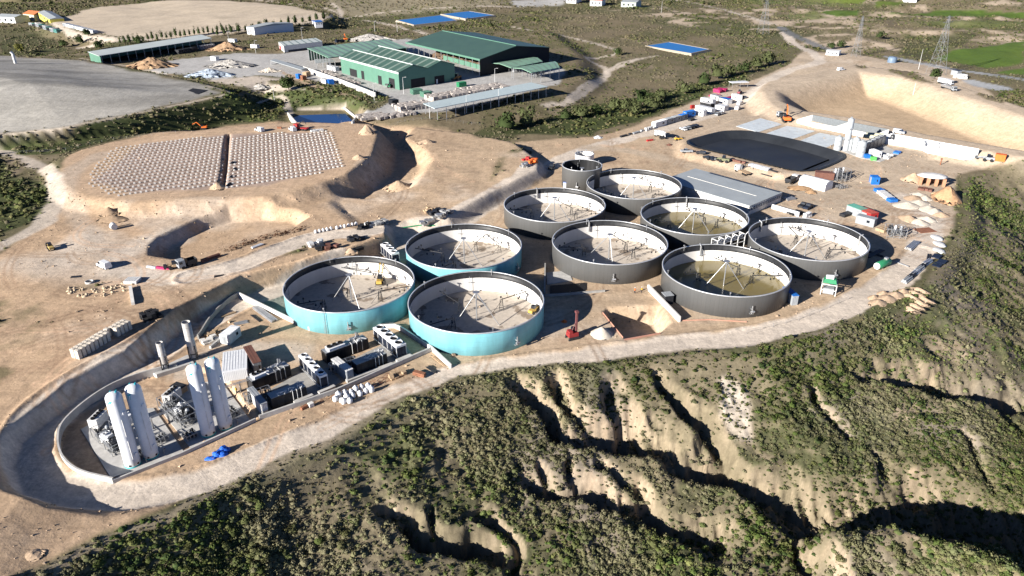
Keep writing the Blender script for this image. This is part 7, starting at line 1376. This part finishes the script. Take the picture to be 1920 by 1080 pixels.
for A_, B_, D, h, rise, wm, rm, lb in [((46, 37), (66, 40), 14, 6, 3, mat('cream_render', (.62, .57, .42), .8), TILE, 'cream house with an orange tiled roof at far left'), ((76, 40), (95, 44), 12, 5, 1.5, mat('yellow_render', (.66, .58, .12), .7), GREYROOF, 'yellow and white building right of the orange roof'), ((-6, 42), (30, 44), 16, 6, 2, OFFW, GREYROOF, 'grey roofed shed at the left edge of the photo'), ((464, 64), (478, 66), 40, 7, 1.5, WHITE, GREYROOF, 'white warehouse beside the far landfill windbreak'), ((592, 53), (606, 55), 12, 4, .5, WHITE, CYAN, 'white kiosk with a blue top near the far road'), ((1106, 11), (1128, 12), 18, 6, 3, OFFW, mat('red_tiles', (.45, .12, .08), .8), 'red roofed house at the top of the photo'), ((1164, 13), (1192, 15), 20, 6, 1.5, mat('grey_green_wall', (.40, .44, .38), .8), GREYROOF, 'grey green farm shed right of the red roof'), ((1694, 4), (1718, 5), 14, 5, 1, WHITE, WHITE, 'white farm building among the far fields'), ((1548, 103), (1572, 105), 8, 3.2, .3, WHITE, OFFW, 'small white building at the bend of the far road'), ((1062, 6), (1080, 7), 18, 6, 2, OFFW, GREYROOF, 'pale warehouse left of the red roofed house')]: house(A_, B_, D, h, rise, wm, rm, lb, GH)
for i in range(14): px, py = 54 + i * 3.4 + (i % 2) * 3, 47 + i * 1.2; container((px, py), (px + 6, py + .5), 4, 2.4, [GREYP, mat('sea_green', (.10, .26, .24), .6), DARK, OFFW][i % 4], [GREYP, MATS['sea_green'], DARK, OFFW][i % 4], 'boxy vehicle in the crowded lot at far left', 'vehicle', 'vehicles in the far left lot', 'parked_vehicle', door=False)
for i in range(9): px, py = 118 + i * 6.2, 49 + i * 1.6; container((px, py), (px + 7, py + 1), 4, 2.4, OFFW if i % 3 else GREYP, WHITE, 'white vehicle in the line beside the far left road', 'vehicle', 'vehicles along the far left road', 'parked_vehicle', door=False)
def pylon(px, py, H, label, wd=6.0, m=mat('weathered_lattice_steel', (.24, .245, .25), .6, .3)):
    loc = G(px, py); t = thing('pylon', label, 'pylon', loc, .5, 'lattice pylons'); b = MB(); k = 7; lv = []
    for i in range(k + 1): f = i / k; s = wd / 2 * (1 - f) ** 1.1 + .35; lv.append([(x * s, y * s, H * f) for x, y in ((-1, -1), (1, -1), (1, 1), (-1, 1))])
    for i in range(k):
        for j in range(4): b.tube(lv[i][j], lv[i + 1][j], .10, 4); b.tube(lv[i][j], lv[i + 1][(j + 1) % 4], .05, 4); b.tube(lv[i][(j + 1) % 4], lv[i + 1][j], .05, 4); b.tube(lv[i + 1][j], lv[i + 1][(j + 1) % 4], .08, 4)
    b.obj('lattice_tower', m, t)
    for h_ in (.80, .90, .985): b = MB(); w_ = wd * (.62 if h_ < .95 else .4); b.tube((-w_, 0, H * h_), (w_, 0, H * h_), .14, 4); b.tube((-w_, 0, H * h_), (0, 0, H * h_ + 1.2), .07, 4); b.tube((w_, 0, H * h_), (0, 0, H * h_ + 1.2), .07, 4); b.obj('cross_arm', m, t)
    return t
pylon(1754, 140, 36, 'tall lattice pylon beside the round tree at upper right', 8); pylon(1430, 64, 32, 'lattice pylon on the plain at top centre right', 7); pylon(1604, 106, 28, 'faint lattice pylon behind the far road bend', 4)
pole(1722, 130, 13, 'slim pole left of the tall pylon', arm=False); pole(1712, 178, 7, 'slim pole on the berm of the basin', arm=False); pole(1240, 24, 12, 'slim pole far behind the scrub plain', arm=False)
lorry(1772, 158, (1782, 160), WHITE, 'white lorry in the yard by the round tree', 'box', WHITE, 9); lorry(1778, 168, (1790, 172), GREYP, 'grey lorry with a long flat bed by the round tree', 'tipper', STEEL, 12); container((1782, 140), (1794, 142), 4, 3, GREYP, NAVY, 'navy roofed container by the pylon yard', door=False); stack_mesh(1800, 146, (1810, 147), 4, 3, 2, 2, 1.6, 1.2, OFFW, 'pale goods in the pylon yard', 'crate_stack', 'crates', jit=.4, miss=.3); car(1576, 132, (1584, 131), 'van', WHITE, 'white van at the far crest of the basin', cat='van'); b = MB(); b.lathe([(3, 0), (3, 3), (2.4, 3.8), (0, 4)], 18); single(b, 'water_tank', mat('blue_grey_tank', (.14, .20, .28), .5), 'blue grey round tank beside the far road', 'tank', G(1672, 117))
b = MB(); b.tube((0, 0, -.3), (0, 0, 6), .8, 10); b.tube((0, 0, 6), (-.9, 0, 7.2), .8, 10); single(b, 'vent_pipe', OFFW, 'white bent vent pipe standing on the grey mound', 'vent pipe', G(29, 119), .4)
q = GP([(345, 172), (362, 166), (388, 170), (372, 177)]); b = MB(); z_ = float(gz(*q.mean(0))); b.prism(q, z_ - .5, z_ + .15); single(b, 'lined_sump', BLACK, 'small black lined sump on the grey mound', 'sump')

# railings
def rail(pts, label, h=1.1, step=2.0):
    P = GP(pts); b = MB(); seg = np.hypot(*np.diff(P, axis=0).T); tot = seg.sum(); n = int(tot / step); cum = np.concatenate([[0], np.cumsum(seg)]); last = None
    for i in range(n + 1):
        s_ = tot * i / n; k = min(int(np.searchsorted(cum, s_, side='right')) - 1, len(seg) - 1); p = P[k] + (P[k + 1] - P[k]) * (s_ - cum[k]) / seg[k]; g = float(gz(*p)); q = (p[0], p[1], g); b.tube((p[0], p[1], g - .2), (p[0], p[1], g + h), .04, 4)
        if last:
            for hh in (h * .55, h): b.tube((last[0], last[1], last[2] + hh), (q[0], q[1], q[2] + hh), .022, 4)
        last = q
    return single(b, 'railing', STEEL, label, 'fence')
rail([(575, 614), (590, 616), (735, 611), (750, 616), (812, 655)], 'thin post railing behind the long angled kerb'); rail([(1400, 626), (1500, 600), (1590, 562)], 'thin wire fence on posts along the outer road edge', 1.0, 4.0)
rail([(0, 290), (110, 285), (215, 262), (330, 250)], 'post fence along the track under the grey mound', 1.2, 5.0); rail([(640, 232), (760, 228), (900, 236)], 'post fence between the bale yard and the sandy terrace', 1.4, 4.0)
